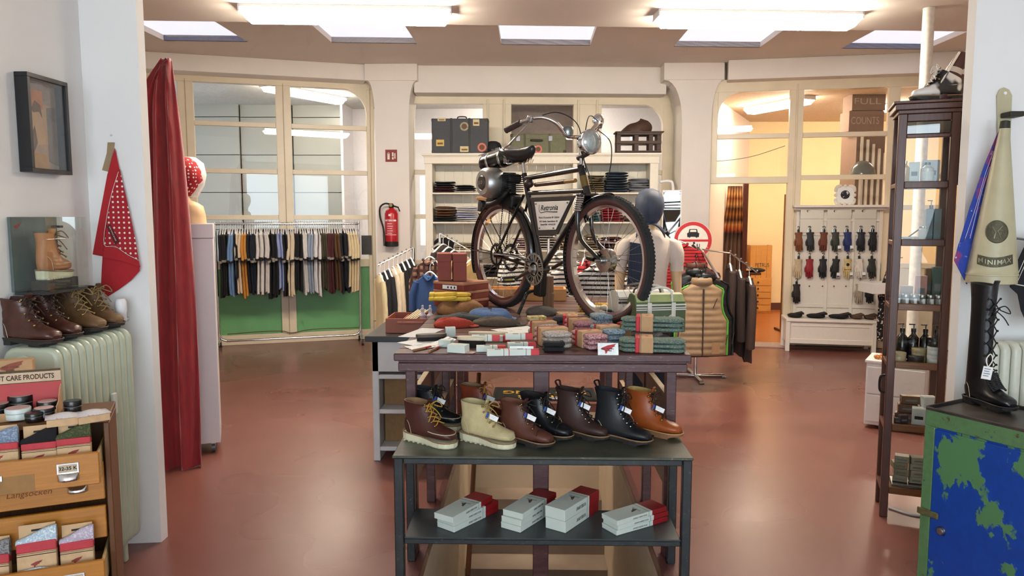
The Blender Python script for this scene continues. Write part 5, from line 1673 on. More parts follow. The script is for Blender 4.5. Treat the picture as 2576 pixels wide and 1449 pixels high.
# standing sock packs: sleeve with red band, sock tops showing
def sock_pack(label, x, y, z, body, w=.115, h=.085, lean=0.0, top='roll', ang=0.0):
    t = bpy.data.objects.new('sock_pack', None)
    COL.objects.link(t)
    t.matrix_world = CM @ Matrix.Translation((x, y, z)) @ Euler((lean, 0, ang)).to_matrix().to_4x4()
    tag(t, label, 'socks', 'sock packs in the drawers')
    d = .034
    MB().bb(-w / 2, w / 2, 0, d, .0, h * .72).build('kraft_sleeve', M('pale_kraft', '#c6a27a', .85), t, bevel=.004)
    MB().bb(-w / 2 - .0006, w / 2 + .0006, -.0006, d + .0006, h * .72, h).build('red_band', M('pack_red', '#b3343c', .7), t, bevel=.004)
    MB().bb(-w / 2, w / 2, -.0008, -.0001, h * .63, h * .65).build('band_line', INK, t)
    MB().bb(-w / 2, w / 2, -.0008, -.0001, h * .69, h * .70).build('band_line', INK, t)
    wing(t, Matrix.Translation((0, -.0003, h * .38)) @ Matrix(((-1, 0, 0), (0, 0, 1), (0, 1, 0))).to_4x4(), .036, M('pack_logo', '#8d3a34', .8))
    MB().bb(-w / 2 + .004, w / 2 - .004, d * .9, d * .96, h * .5, h + .055).build('hang_card', M('pale_kraft', '#c6a27a', .85), t, bevel=.002)
    MB().bb(-.018, .018, d * .9 - .0006, d * .9, h + .03, h + .037).build('hang_slot', INK, t)
    rings = []
    for i in range(9):
        f = i / 8
        xx = (-w / 2 + w * f) * 1.02
        hh = (.05 * (1 - .75 * f) + .012) if top == 'heel' else .03
        ring = [(xx, d * .45 + d * .42 * math.cos(2 * math.pi * k / 12), h * .9 + max(0, hh) * (.5 + .5 * math.sin(2 * math.pi * k / 12)) * (1 + .1 * math.sin(5 * f))) for k in range(12)]
        rings.append(ring)
    rings.reverse()
    MB().loft(rings).build('sock', body, t, smooth=60)
    return t
z = d1b + .02
SKB = heather('speckled_blue', '#6f7f95', '#9aa6b5'); SKN = KBK; SKO = heather('moss', '#3b4526', '#5d5a3a'); SKW = heather('ice_blue', '#a9bcc8', '#dfe6ea'); SKL = heather('lilac', '#b3a5b5', '#d8cdd6')
hh = .095
sock_pack('sock pack with moss-green socks at the right of the top drawer', .085, -.085, d1t - .038, SKO, .105, .085, 0, 'heel')
sock_pack('sock pack with black socks in the top drawer', .19, -.085, d1t - .042, SKN, .105, .085, 0, 'heel')
sock_pack('sock pack with blue flecked socks in the top drawer', .31, -.09, d1t - .03, SKB, .12, .085, 0, 'heel')
sock_pack('sock pack at the frame edge of the top drawer', .435, -.09, d1t - .032, SKB, .115, .085, 0, 'heel')
sock_pack('tall sock pack with ice-blue socks in the lower drawer', .215, -.10, d4t - .04, SKW, .12, .125, R(-4), 'heel')
sock_pack('sock pack with lilac flecked socks in the lower drawer', .095, -.085, d4t - .05, SKL, .105, .11, R(-3), 'heel')
sock_pack('grey-brown leaning sock pack at the left of the lower drawer', .36, -.09, d4t - .06, KGR, .12, .115, R(-6), 'heel', R(5))
t = T('folded_sock', 'ice-blue knitted sock lying at the front of the lower drawer', 'socks', CM @ Vector((.215, -.112, d4t - .03)), 0)
MB(Matrix(CM.to_3x3()).to_4x4()).ell((0, 0, .012), (.05, .012, .02), 14, 8).build('knit', SKW, t, smooth=60)
# on top: counter display of boot care tins, kraft box, packets
def top_pt(px, py, dz=0): 
    p = flo(px, py, ZT)
    return Vector((p.x, p.y, ZT + .001 + dz))
DP = bpy.data.objects.new('counter_display', None)
COL.objects.link(DP)
CMI = CM.inverted()
def cl(px, py, z=None):
    return CMI @ flo(px, py, ZT if z is None else z)
dq = cl(158, 1030)
DP.matrix_world = CM @ Matrix.Translation((dq.x + .05, dq.y - .10, ZT + .001))
tag(DP, 'cardboard counter display with a red back headed boot care products', 'display')
MB().bb(-.05, .30, .10, .104, 0, .16).build('back_panel', M('display_red', '#b23a3a', .55, var=.04), DP)
hd_ = MB().bb(-.05, .30, .0985, .10, .112, .16).build('header', M('header_tan', '#c9ae92', .7), DP)
MB().bb(-.05, .30, .098, .0985, .152, .160).build('header_edge', M('header_olive', '#4a3f22', .7), hd_)
MB().bb(-.05, .30, .098, .0985, .112, .1145).build('header_edge', M('header_olive', '#4a3f22', .7), hd_)
text('BOOT CARE PRODUCTS', .026, M('header_ink', '#4b3524', .8), hd_, Matrix.Translation((.078, .0978, .133)) @ Matrix(((-1, 0, 0), (0, 0, 1), (0, 1, 0))).to_4x4(), .0003, width=.212, bold=.0006)
for x in (-.05,):
    MB().prism([(-.02, 0), (.10, 0), (.10, .10), (.06, .085), (.03, .05), (-.02, .04)], x, x + .003, 'yz').build('side_panel', KRAFT, DP)
MB().bb(-.05, .30, -.02, .10, 0, .003).build('tray_floor', KRAFT, DP)
MB().bb(-.05, .30, -.023, -.02, 0, .03).build('front_lip', KRAFT, DP)
TINB = M('black_tin', '#141314', .25, var=.1); TINW = M('white_tin', '#c9d2cd', .35); LIDP = M('pink_lid_print', '#c9a9a2', .5)
def tin(label, x, y, z, r, h, body, lid, top):
    t = bpy.data.objects.new('polish_tin', None)
    COL.objects.link(t)
    t.matrix_world = CM @ Matrix.Translation((x, y, z))
    tag(t, label, 'tin', 'polish tins on the cabinet')
    MB().lathe([(r * .94, 0), (r, .002), (r, h * .55), (r * .98, h * .58)], 26).build('tin_body', body, t, smooth=40)
    MB().lathe([(r * 1.0, h * .6), (r * 1.03, h * .62), (r * 1.03, h * .95), (r, h)], 26).build('lid', lid, t, smooth=40)
    MB().lathe([(r * .9, h), (r * .9, h + .0008)], 26).build('lid_print', top, t)
    MB().lathe([(r * 1.005, h * .57), (r * 1.035, h * .58), (r * 1.035, h * .60), (r, h * .61)], 26).build('rim', M('rim_silver', '#b4bab4', .3, .6), t)
    return t
zt = ZT + .005
for lb, px, py, r, h, bd, ld, tp_ in (
    ('large black tin with pink lid print at the back of the display', 55, 1037, .042, .062, TINB, TINB, LIDP),
    ('white tin with pale lid in the display', 47, 1056, .040, .04, TINW, TINW, LIDP),
    ('black tin with pale lid, upper one at the right of the display', 121, 1042, .034, .046, TINB, TINB, LIDP),
    ('black tin with pale lid in front at the right of the display', 112, 1053, .034, .036, TINB, TINB, LIDP),
    ('small all-black tin standing before the display', 86, 1062, .028, .03, TINB, TINB, TINB),
    ('black tin with pale lid cut by the frame edge', -2, 1048, .036, .045, TINB, TINB, LIDP),
    ('lone black screw-lid tin standing right of the display', 184, 1044, .029, .05, TINB, TINB, TINB)):
    q = cl(px, py)
    tin(lb, q.x, q.y, ZT + .005, r, h, bd, ld, tp_)
def packet(label, x, y, ang):
    t = bpy.data.objects.new('lace_packet', None)
    COL.objects.link(t)
    t.matrix_world = CM @ Matrix.Translation((x, y, ZT + .001)) @ Euler((0, 0, ang)).to_matrix().to_4x4()
    tag(t, label, 'packet', 'clear packets on the cabinet')
    MB().bb(-.05, .05, -.035, .035, 0, .025).build('card_box', M('pale_kraft', '#c6a27a', .85), t)
    g = [[(-.055 + .11 * i / 10, -.04 + .08 * j / 6, .027 + .014 * math.sin(math.pi * i / 10) * math.sin(math.pi * j / 6)) for j in range(7)] for i in range(11)]
    MB().sheet(g).build('film_bag', patches('glossy_film', '#cfc9c9', '#b98a8c', 30, .63, .15, 3, soft=.05), t, smooth=60)
    return t
packet('clear packet with white laces left of its twin', cl(160, 1066).x, cl(160, 1066).y, R(-8))
packet('clear packet with white laces at the cabinet corner', cl(232, 1058).x, cl(232, 1058).y, R(-20))
t = bpy.data.objects.new('kraft_carton', None)
COL.objects.link(t)
t.matrix_world = CM @ Matrix.Translation((.30, .18, ZT + .001))
tag(t, 'kraft carton with a red wing stamp standing behind the display', 'box')
MB().bb(-.06, .14, .005, .05, 0, .20).build('carton', KRAFT, t, bevel=.004)
wing(t, Matrix.Translation((.005, -.0005, .172)) @ Matrix(((-1, 0, 0), (0, 0, 1), (0, 1, 0))).to_4x4(), .075, M('stamp_brown', '#8a4a38', .8))
text('RED WING', .011, M('stamp_ink', '#5b3a2c', .8), t, Matrix.Translation((.01, -.001, .175)) @ Matrix(((-1, 0, 0), (0, 0, 1), (0, 1, 0))).to_4x4(), .0002)
text('SHOES', .009, M('stamp_ink', '#5b3a2c', .8), t, Matrix.Translation((.012, -.001, .163)) @ Matrix(((-1, 0, 0), (0, 0, 1), (0, 1, 0))).to_4x4(), .0002)

# ------------------------------------------------------------ curtain, white cabinet on castors, bust with headscarf
CY_ = 4.72
ed = [(148, 432, 150), (190, 360, 436), (260, 340, 444), (400, 335, 458), (600, 330, 474), (800, 330, 486), (1000, 335, 496), (1150, 350, 503), (1186, 360, 506)]
grid = []
n = 44
for i, (py, a, b) in enumerate(ed):
    row = []
    L_, R_ = (at(405, py, CY_) if i == 0 else at(a, py, CY_)), at(b if i else 430, py, CY_)
    for k in range(n + 1):
        f = k / n
        x = L_.x + (R_.x - L_.x) * f
        amp = .035 * (.5 + .5 * min(1, i / 3))
        yy = CY_ + amp * math.sin(f * 19 + .35 * i) + .012 * math.sin(f * 47 + i)
        zz = L_.z
        if i == 8:
            zz += .05 * max(0, (.72 - f)) + .03 * math.sin(f * 9)
        if i == 1:
            zz += .10 * max(0, 1 - abs(f - .72) * 4) - .04 * (1 - f)
        row.append((x, yy, zz))
    grid.append(row)
fine = []
for k in range(n + 1):
    fine.append(spl([g[k] for g in grid], 4))
c0 = Vector((grid[-1][n][0], CY_, 0))
VEL = M('crimson_velvet', '#8f0f1c', .75, var=.22, sc=14, bump=.1, sheen=.6, stretch=(3, 3, .6))
o = MB().sheet([[Vector(p) - c0 for p in col] for col in fine]).build('velvet_curtain', VEL, loc=c0, smooth=70, solid=.006)
tag(o, 'long crimson velvet curtain hanging beside the left pillar', 'curtain')
wq = at(547, 900, 5.05)
WC = T('display_cabinet', 'white cabinet on castors behind the red curtain', 'cabinet', (wq.x, 5.05, 0), R(22))
wx0, wx1 = -.46, 0
wt = at(547, 563, 5.05).z
WM = M('white_melamine', '#d8d0d0', .45, var=.01)
MB().bb(wx0, wx1, 0, .40, .075, wt - .10).build('carcass', WM, WC, bevel=.003)
MB().bb(wx0 - .004, wx1 + .004, -.006, .406, wt - .098, wt).build('top_box', WM, WC, bevel=.003)
for x in (wx0 + .05, wx1 - .05):
    for y in (.05, .35):
        MB().cyl((x - .012, y, .032), (x + .012, y, .032), .031, n=16).build('castor_wheel', M('grey_castor', '#55565a', .4), WC, smooth=40)
        MB().bb(x - .016, x + .016, y - .012, y + .02, .04, .078).build('castor_fork', STEEL, WC, bevel=.003)
bz = wt + .001
bx, by = at(459, 500, 5.12).x, 5.12
BU = T('mannequin_bust', 'skin-coloured mannequin bust behind the curtain', 'mannequin', (bx, by, bz))
SKIN = M('mannequin_skin', '#dcb88c', .45, var=.03)
MB().loft([[(a * math.cos(2 * math.pi * k / 20), b * math.sin(2 * math.pi * k / 20), z) for k in range(20)] for z, a, b in ((0, .16, .09), (.06, .155, .09), (.12, .14, .085), (.145, .10, .07), (.16, .06, .055), (.20, .05, .05), (.26, .05, .055), (.30, .07, .085), (.36, .078, .10), (.42, .07, .09), (.45, .03, .04))]).build('bust', SKIN, BU, smooth=60)
POLK = dots('polka_dot_scarf', '#a3151f', '#f0e2dc', 42, .32)
t = T('head_scarf', 'red polka-dot headscarf on the bust behind the curtain', 'scarf', (bx, by, bz + .22))
MB().loft([[((.02 if z > .03 else .0) + a * math.cos(2 * math.pi * k / 20), b * math.sin(2 * math.pi * k / 20), z) for k in range(20)] for z, a, b in ((-.03, .06, .07), (.02, .10, .10), (.08, .118, .12), (.14, .115, .12), (.20, .09, .10), (.235, .04, .05), (.24, .005, .005))]).build('scarf_cloth', POLK, t, smooth=60)
MB().loft([[(.05 + a * math.cos(2 * math.pi * k / 16), -.01 + b * math.sin(2 * math.pi * k / 16), z) for k in range(16)] for z, a, b in ((-.04, .05, .06), (.05, .10, .105), (.12, .115, .118), (.2, .10, .10), (.24, .05, .05))]).build('white_lining', M('white_cotton', '#d9d2cc', .9), t, smooth=60, loc=(-.022, .06, .0))
# ------------------------------------------------------------ garments
def garment(name, label, mat, length=.78, depth=.21, sleeve=.26, thick=.026, trim=None, hanger=True, cat='shirt', group=None, seed=0, hang=WHITEP, collar=True, wide=1.0):
    """shirt on a hanger; x along the rail, hanging from the origin, its edge towards -y"""
    t = T(name, label, cat, (0, 0, 0), 0, group)
    r = random.Random(seed)
    ph = r.uniform(0, 6)
    rings = []
    for f, d, th in ((.0, .05, .8), (.03, .08, .9), (.07, .15, 1), (.12, .20, 1.1), (.2, .205, 1), (.45, .20, 1.05), (.7, .205, 1.15), (.9, .21, 1.25), (1.0, .212, 1.2)):
        z = -.10 - (length - .10) * f
        ring = []
        for k in range(20):
            a = 2 * math.pi * k / 20
            c, s = math.cos(a), math.sin(a)
            wob = thick * .5 * th * wide * (1 + .25 * math.sin(2.5 * a + ph + 3 * f))
            ring.append((wob * math.copysign(abs(c) ** .6, c) + .006 * math.sin(5 * f + ph), depth / .21 * d * math.copysign(abs(s) ** .8, s), z + .012 * math.sin(3 * a + ph) * (1 if f > .9 else 0)))
        rings.append(ring)
    body = MB().loft(rings).build('body', mat, t, smooth=60)
    for sd in (-1, 1):
        if not sleeve:
            continue
        rr = []
        for f, w, th in ((0, .055, .9), (.25, .062, 1.2), (.6, .060, 1.25), (1, .064, 1.3)):
            cy = sd * depth / .21 * (.17 + .055 * math.sin(min(f, .8) * 1.8))
            z = -.145 - sleeve * f
            rr.append([((thick * .5 * th * wide) * math.cos(2 * math.pi * k / 12) + .008 * math.sin(4 * f + ph), cy + w * .8 * math.sin(2 * math.pi * k / 12), z + .012 * math.sin(2 * math.pi * k / 12)) for k in range(12)])
        so = MB().loft(rr).build('sleeve', mat, t, smooth=60)
        if trim:
            q = [[(p[0] * 1.12, p[1] + (p[1] - sd * depth / .21 * .2) * .03, p[2] + dz) for p in rr[-1]] for dz in (.022, -.004)]
            MB().loft(q).build('cuff', trim, so, smooth=60)
    if collar:
        MB().loft([[(thick * .55 * math.cos(2 * math.pi * k / 14), sc * math.sin(2 * math.pi * k / 14), z) for k in range(14)] for z, sc in ((-.118, .085), (-.095, .06), (-.088, .055))]).build('collar', trim or mat, t, smooth=60)
    if hanger:
        h = MB()
        h.tube(spl([(0, -.17, -.155), (0, -.08, -.105), (0, 0, -.075), (0, .08, -.105), (0, .17, -.155)], 4), .009, n=6)
        h.tube(spl([(0, 0, -.08), (0, 0, -.03), (0, .012, -.005), (0, .004, .016), (0, -.016, .010)], 4), .003, n=5)
        h.build('hanger', hang, t, smooth=60)
    return t
def cloth(h, **k):
    return M('cotton_' + h[1:], h, .92, var=.1, sc=40, bump=.15, stretch=(1, 1, .3))
# long chrome rail in front of the left bay
rp = B1.P + B1.N * .34
def rk_(px, py=600): return hit(px, py, rp, B1.N)
ra, rb = rk_(542), rk_(903)
ra.z = rb.z = 0
rzh = rk_(720, 563).z
rd = (rb - ra)
RL = rd.length
rd.normalize()
RAIL = T('clothes_rail', 'long chrome clothes rail in front of the green panels', 'clothes rail', ra, math.atan2(rd.y, rd.x))
MB().cyl((0, 0, rzh), (RL, 0, rzh), .016, n=12).build('top_bar', CHROME, RAIL, smooth=40)
for x in (0, RL):
    MB().cyl((x, 0, .1), (x, 0, rzh + .03), .014, n=12).build('post', CHROME, RAIL, smooth=40)
    MB().tube(spl([(x, -.22, .075), (x, -.18, .1), (x, 0, .105), (x, .18, .1), (x, .22, .075)], 4), .014, n=10).build('foot', CHROME, RAIL, smooth=50)
    for y in (-.21, .21):
        MB().cyl((x - .01, y, .031), (x + .01, y, .031), .03, n=14).build('castor', M('dark_castor', '#2a2a2c', .5), RAIL, smooth=40)
MB().tube(spl([(.0, 0, .3), (.012, 0, .16), (.07, 0, .11), (.2, 0, .105), (RL / 2, 0, .105), (RL - .2, 0, .105), (RL - .07, 0, .11), (RL - .012, 0, .16), (RL, 0, .3)], 6), .013, n=10).build('bottom_bar', CHROME, RAIL, smooth=50)
SEQ = [('black', '#15161a', 4), ('light blue', '#6f8fb8', 2), ('black', '#15161a', 1), ('cream', '#d9c7ad', 2), ('orange', '#c98a3a', 2), ('navy', '#171c27', 4), ('white', '#d6d0cc', 5), ('black', '#131418', 4),
       ('pale blue', '#8f9cc4', 2), ('black', '#15161a', 2), ('cream', '#d8c8ae', 3), ('black', '#131518', 3), ('white', '#d3cec8', 2), ('grey blue', '#8d9aab', 3), ('white', '#dcd8d8', 3), ('olive', '#453d2c', 3),
       ('maroon', '#4b1f24', 3), ('brown', '#5a3f24', 2), ('navy', '#1b1c26', 4), ('cream', '#d8c6a0', 4)]
tot = sum(q[2] for q in SEQ)
i, protos = 0, {}
CUFFD, CUFFL = cloth('#1e1b1a'), cloth('#8d877c')
for nm, hx, cnt in SEQ:
    for k in range(cnt):
        x = .05 + (RL - .09) * (i + .5) / tot
        lab = '%s polo shirt, %s hanger from the left on the long chrome rail' % (nm, ordn(i))
        key = hx
        if key not in protos:
            g = garment('polo_shirt', lab, cloth(hx), .88 + .03 * math.sin(i), .22, .31, .036, trim=CUFFL if nm in ('black', 'navy', 'maroon') else CUFFD, group='polo shirts on the long rail', seed=i)
            protos[key] = g
        else:
            g = twin(protos[key], label=lab)
        g.location = ra + rd * x + Vector((0, 0, rzh + .016))
        g.rotation_euler = (0, 0, math.atan2(rd.y, rd.x) + R(rnd.uniform(-4, 4)))
        g.scale = (1, rnd.uniform(.94, 1.05), rnd.uniform(.95, 1.05))
        i += 1

# chrome stands with slanted arms left of the bicycle
def arm_stand(label, top, foot_z, tip, n_hooks, extra=None):
    t = T('garment_stand', label, 'clothes stand', (top.x, top.y, 0))
    MB().cyl((0, 0, .02), (0, 0, top.z), .013, n=12).build('post', CHROME, t, smooth=40)
    d = Vector(tip) - Vector(top)
    MB().tube([(0, 0, top.z), Vector((0, 0, top.z)) + d], .014, n=8, flat=.55).build('arm', CHROME, t)
    for k in range(n_hooks):
        q = Vector((0, 0, top.z)) + d * ((k + .6) / n_hooks)
        MB().ell(q + Vector((0, 0, .02)), (.009, .009, .009), 8, 5).build('arm_stud', CHROME, t)
    MB().cyl((-.25, 0, .015), (.25, 0, .015), .014, n=10).cyl((0, -.25, .015), (0, .25, .015), .014, n=10).build('base', CHROME, t, smooth=40)
    return t, d
tA, pA = at(1040, 624, 7.2), at(951, 668, 7.12)
sA, dA = arm_stand('chrome stand with a slanted arm of dark jackets, left of the bicycle', tA, 0, pA, 8)
JA = [('cream jacket', '#cdbd94', .78), ('black jacket', '#17181b', .62), ('black jacket', '#191b20', .60), ('cream cardigan', '#d2c2aa', .58), ('cream cardigan', '#c8b79c', .56), ('black cardigan', '#141416', .62), ('black cardigan', '#121214', .62), ('black cardigan', '#161618', .6)]
for k, (nm, hx, L_) in enumerate(JA[::-1]):
    q = tA + dA * ((k + .6) / 8)
    g = garment('hanging_jacket', '%s, %s from the tip of the slanted chrome arm' % (nm, ordn(7 - k)), cloth(hx), L_, .20, .42, .05, group='jackets on the slanted arm', seed=40 + k, collar=True, cat='jacket')
    g.location = q + Vector((0, 0, -.012))
    g.rotation_euler = (0, 0, math.atan2(dA.y, dA.x) + R(10))
tB, pB = at(1106, 587, 7.1), at(1190, 634, 7.02)
sB, dB = arm_stand('chrome stand with a slanted arm of beige coats, behind the red-brown boxes', tB, 0, pB, 7)
for k in range(6):
    nm, hx = [('brown coat', '#3a2f29'), ('black coat', '#1a1a1c'), ('dark coat', '#2a2624'), ('beige coat', '#c4a877'), ('beige coat', '#c9ae7e'), ('beige coat', '#bfa26c')][k]
    g = garment('hanging_coat', '%s, %s along the arm behind the red-brown boxes' % (nm, ordn(k)), cloth(hx), .66, .2, .45, .05, group='coats on the second arm', seed=60 + k, cat='coat')
    g.location = tB + dB * ((k + .6) / 6) + Vector((0, 0, -.012))
    g.rotation_euler = (0, 0, math.atan2(dB.y, dB.x) + R(-14))
# plaid shirt and blue jumper hang facing the camera
def frontshirt(name, label, c, w, h, mat, ang, group=None, sleeve=.4, cat='shirt', coll=None):
    """garment seen from the front: flat torso with two sleeves"""
    t = T(name, label, cat, c, ang, group)
    pts = [(-.10, 0), (-.30, -.06), (-.5, -.13), (-.46, -1), (.46, -1), (.5, -.13), (.30, -.06), (.10, 0), (.05, -.035), (-.05, -.035)]
    MB().prism([(a * w, b * h) for a, b in pts], -.03, .03).build('body', mat, t, bevel=.02, seg=3, smooth=60)
    for s in (-1, 1):
        MB().tube([(s * w * .44, 0, -h * .14), (s * w * .58, -.01, -h * .35), (s * w * .60, -.01, -h * (.14 + sleeve))], [.055, .055, .05], n=10, flat=.7).build('sleeve', mat, t, smooth=60)
    MB().tube(spl([(-.08 * w / .4, -.03, .0), (0, -.04, -.05), (.08 * w / .4, -.03, .0)], 4), .012, n=6).build('collar', coll or mat, t, smooth=60)
    MB().tube(spl([(-w * .34, 0, -.05), (-w * .1, 0, .01), (0, 0, .02), (w * .1, 0, .01), (w * .34, 0, -.05)], 4), .008, n=6).tube(spl([(0, 0, .02), (0, 0, .07), (.02, 0, .10), (.035, 0, .08)], 4), .003, n=5).build('hanger', WHITEP, t, smooth=60)
    return t
def plaid():
    m, nt, bs = base_mat('brown_plaid')
    tc = nt.nodes.new('ShaderNodeTexCoord')
    sp = nt.nodes.new('ShaderNodeSeparateXYZ')
    nt.links.new(tc.outputs['Object'], sp.inputs[0])
    cs = []
    for ax in (0, 2):
        a = nt.nodes.new('ShaderNodeMath'); a.operation = 'MULTIPLY'; a.inputs[1].default_value = 17
        b = nt.nodes.new('ShaderNodeMath'); b.operation = 'FRACT'
        nt.links.new(sp.outputs[ax], a.inputs[0]); nt.links.new(a.outputs[0], b.inputs[0])
        cs.append(ramp(nt, b.outputs[0], [(0, (0, 0, 0, 1)), (.45, (1, 1, 1, 1)), (.55, (.3, .3, .3, 1)), (.62, (1, 1, 1, 1))], 'CONSTANT'))
    c = mixc(nt, cs[0], lin('#3a2320'), lin('#a07a62'))
    c2 = mixc(nt, cs[1], lin('#4a2c26'), c)
    nt.links.new(c2, bs.inputs['Base Color'])
    bs.inputs['Roughness'].default_value = .9
    return m
PL = at(1082, 652, 6.6)
frontshirt('plaid_shirt', 'brown plaid shirt hanging left of the red-brown boxes', PL, .30, .62, plaid(), R(-25), sleeve=.5)
q = at(1082, 690, 6.3)
frontshirt('blue_jumper', 'mid-blue jumper hanging in front of the plaid shirt', q, .27, .5, cloth('#34507f'), R(-20), sleeve=.5, cat='jumper')
for p_ in (PL, q):
    e_ = Vector(p_) + Vector((.02, 0, .10)) - Vector(sB.location)
    MB().tube([(0, 0, e_.z + .03), e_], .01, n=8).build('arm', CHROME, sB)
# striped tops behind the bicycle
STR = stripes('black_white_stripes', '#e0dbd5', '#1c1a1b', 2, .038, .6)
STR2 = stripes('cream_navy_stripes', '#ddd3c4', '#2a2a30', 2, .030, .62)
STRR = stripes('red_black_stripes', '#b01f26', '#3a0d10', 2, .032, .7)
STRP = stripes('pinkish_stripes', '#d8c3bd', '#7a4d52', 2, .026, .65)
t, d = arm_stand('chrome stand carrying striped tops behind the bicycle', at(1380, 600, 6.6), 0, at(1555, 612, 6.5), 8)
for k, (px, py, Y, w, mat, a, lb) in enumerate(((1408, 640, 6.45, .34, STR2, 30, 'cream and navy striped top just right of the wooden prop'), (1445, 665, 6.3, .36, STR, 8, 'black and white striped top left of the front wheel rim'),
        (1470, 655, 6.2, .16, STRR, 60, 'narrow red and black striped top behind the spokes'), (1508, 668, 6.05, .36, STR, -6, 'white top with thin black stripes seen through the spokes'), (1300, 640, 6.7, .3, STR, 40, 'striped top behind the rear wheel'))):
    frontshirt('striped_shirt', lb, at(px, py, Y), w, .52, mat, R(a), 'striped tops behind the bicycle', .35)
frontshirt('striped_shirt', 'bright red top with dark stripes beside the mannequin', at(1707, 612, 7.4), .44, .6, STRR, R(4), 'striped tops behind the bicycle', .5)

# ------------------------------------------------------------ fire extinguisher and sign on the pillar
FE = T('fire_extinguisher', 'red fire extinguisher with black hose on the left pillar', 'extinguisher', (at(985, 570, 9.53).x, 9.53, at(985, 620, 9.53).z))
FER = M('extinguisher_red', '#b81522', .3, var=.04)
MB().lathe([(.075, 0), (.085, .004), (.085, .06), (.084, .07)], 26).build('base_ring', BLACKR, FE, smooth=40)
MB().lathe([(.084, .06), (.085, .07), (.085, .42), (.07, .46), (.035, .485), (.03, .5)], 26).build('cylinder', FER, FE, smooth=40)
MB().lathe([(.03, .495), (.034, .5), (.034, .54), (.02, .555)], 16).cyl((0, 0, .53), (.10, -.02, .50), .010, n=8).cyl((.09, -.02, .505), (.115, -.02, .45), .008, n=8).build('valve', BLACKM, FE, smooth=40)
MB().lathe([(.001, -.012), (.02, -.011), (.022, 0)], 16, (0, -.034, .53), 'y').build('gauge', M('brass_gauge', '#9c8a58', .3, .8), FE, smooth=40)
MB().tube(spl([(0, 0, .54), (-.08, -.01, .55), (-.14, -.02, .50), (-.14, -.03, .38), (-.10, -.05, .25), (-.085, -.06, .14)], 6), .011, n=8).build('hose', BLACKR, FE, smooth=60)
MB().cyl((-.088, -.06, .17), (-.082, -.06, .01), .015, n=10).build('nozzle', BLACKM, FE, smooth=40)
ring = lambda r, z0, z1, a0, a1: [[(r * math.cos(a), r * math.sin(a), z) for a in [R(a0 + (a1 - a0) * k / 10) for k in range(11)]] for z in (z0, z1)]
lb_ = MB().loft(ring(.0857, .14, .36, 215, 325), cap=False, closed=False).build('instruction_label', M('label_red_print', '#c53a40', .5, var=.2, sc=80), FE, solid=.0006)
MB().loft(ring(.0863, .325, .345, 215, 325), cap=False, closed=False).build('label_band', PAPER, lb_, solid=.0006)
MB().loft(ring(.0863, .15, .155, 215, 325), cap=False, closed=False).build('label_band', PAPER, lb_, solid=.0006)
MB().loft(ring(.0863, .42 - .03, .42 - .005, 255, 275), cap=False, closed=False).build('inspection_tag', PAPER, FE, solid=.0006)
text('FEUERLÖSCHER', .022, FER, lb_, Matrix.Translation((0, -.0872, .335)) @ Matrix(((1, 0, 0), (0, 0, -1), (0, 1, 0))).to_4x4(), .0004, width=.09)
for k in range(5):
    MB().bb(-.04, .02 + .01 * (k % 2), -.0872, -.086, .29 - .03 * k, .296 - .03 * k).build('label_print', PAPER, lb_)
FS = T('safety_sign', 'small red fire extinguisher sign on the left pillar', 'sign', (at(984, 392, 9.62).x, 9.625, at(984, 407, 9.62).z))
MB().bb(-.076, .076, 0, .004, 0, .155).build('plate', M('sign_red', '#8a2a22', .5), FS)
for a in ((-.05, -.02, .03, .10), (.01, .03, .03, .06), (.01, .03, .07, .12), (.04, .055, .04, .11)):
    MB().bb(a[0], a[1], -.001, 0, a[2], a[3]).build('pictogram', CREAMP, FS, bevel=.0)
MB().tube([(-.05, -.001, .10), (-.035, -.001, .12), (-.02, -.001, .10)], .004, n=5).build('pictogram', CREAMP, FS)

# ------------------------------------------------------------ white shelf unit with folded clothes
SY = 9.42
SU = T('shelf_unit', 'tall white panelled shelf unit in front of the centre window', 'shelf unit', (at(1365, 500, SY).x, SY, 0))
sx = lambda px, py=500: at(px, py, SY).x - SU.location.x
sz = lambda py, px=1365: at(px, py, SY).z
CRM = M('cream_shelf_paint', '#ece4d2', .5, var=.02)
def su(x0, x1, y0, y1, z0, z1, nm, mat=CRM, bv=.004): return MB().bb(x0, x1, y0, y1, z0, z1).build(nm, mat, SU, bevel=bv, seg=1)
D = .34
ztop = sz(385)
su(sx(1070), sx(1088), 0, D, 0, ztop - .12, 'side_panel'); su(sx(1634), sx(1655), 0, D, 0, ztop - .12, 'side_panel'); su(sx(1441), sx(1452), .01, D, 0, ztop - .12, 'divider')
su(sx(1068), sx(1657), -.01, D, ztop - .13, ztop - .03, 'frieze'); su(sx(1063), sx(1662), -.03, D, ztop - .03, ztop, 'cornice')
su(sx(1066), sx(1659), -.02, D, ztop - .045, ztop - .03, 'cornice_moulding')
k = 0
x = sx(1088)
while x < sx(1634) - .02:
    su(x, min(x + .118, sx(1634)), D - .012, D, 0, ztop - .13, 'back_board', bv=.002)
    x += .12
SHZ = [sz(484), sz(558), sz(629), sz(698), sz(770), .1]
for z in SHZ:
    su(sx(1088), sx(1441), .005, D - .012, z - .022, z, 'shelf'); su(sx(1452), sx(1634), .005, D - .012, z - .022, z, 'shelf')
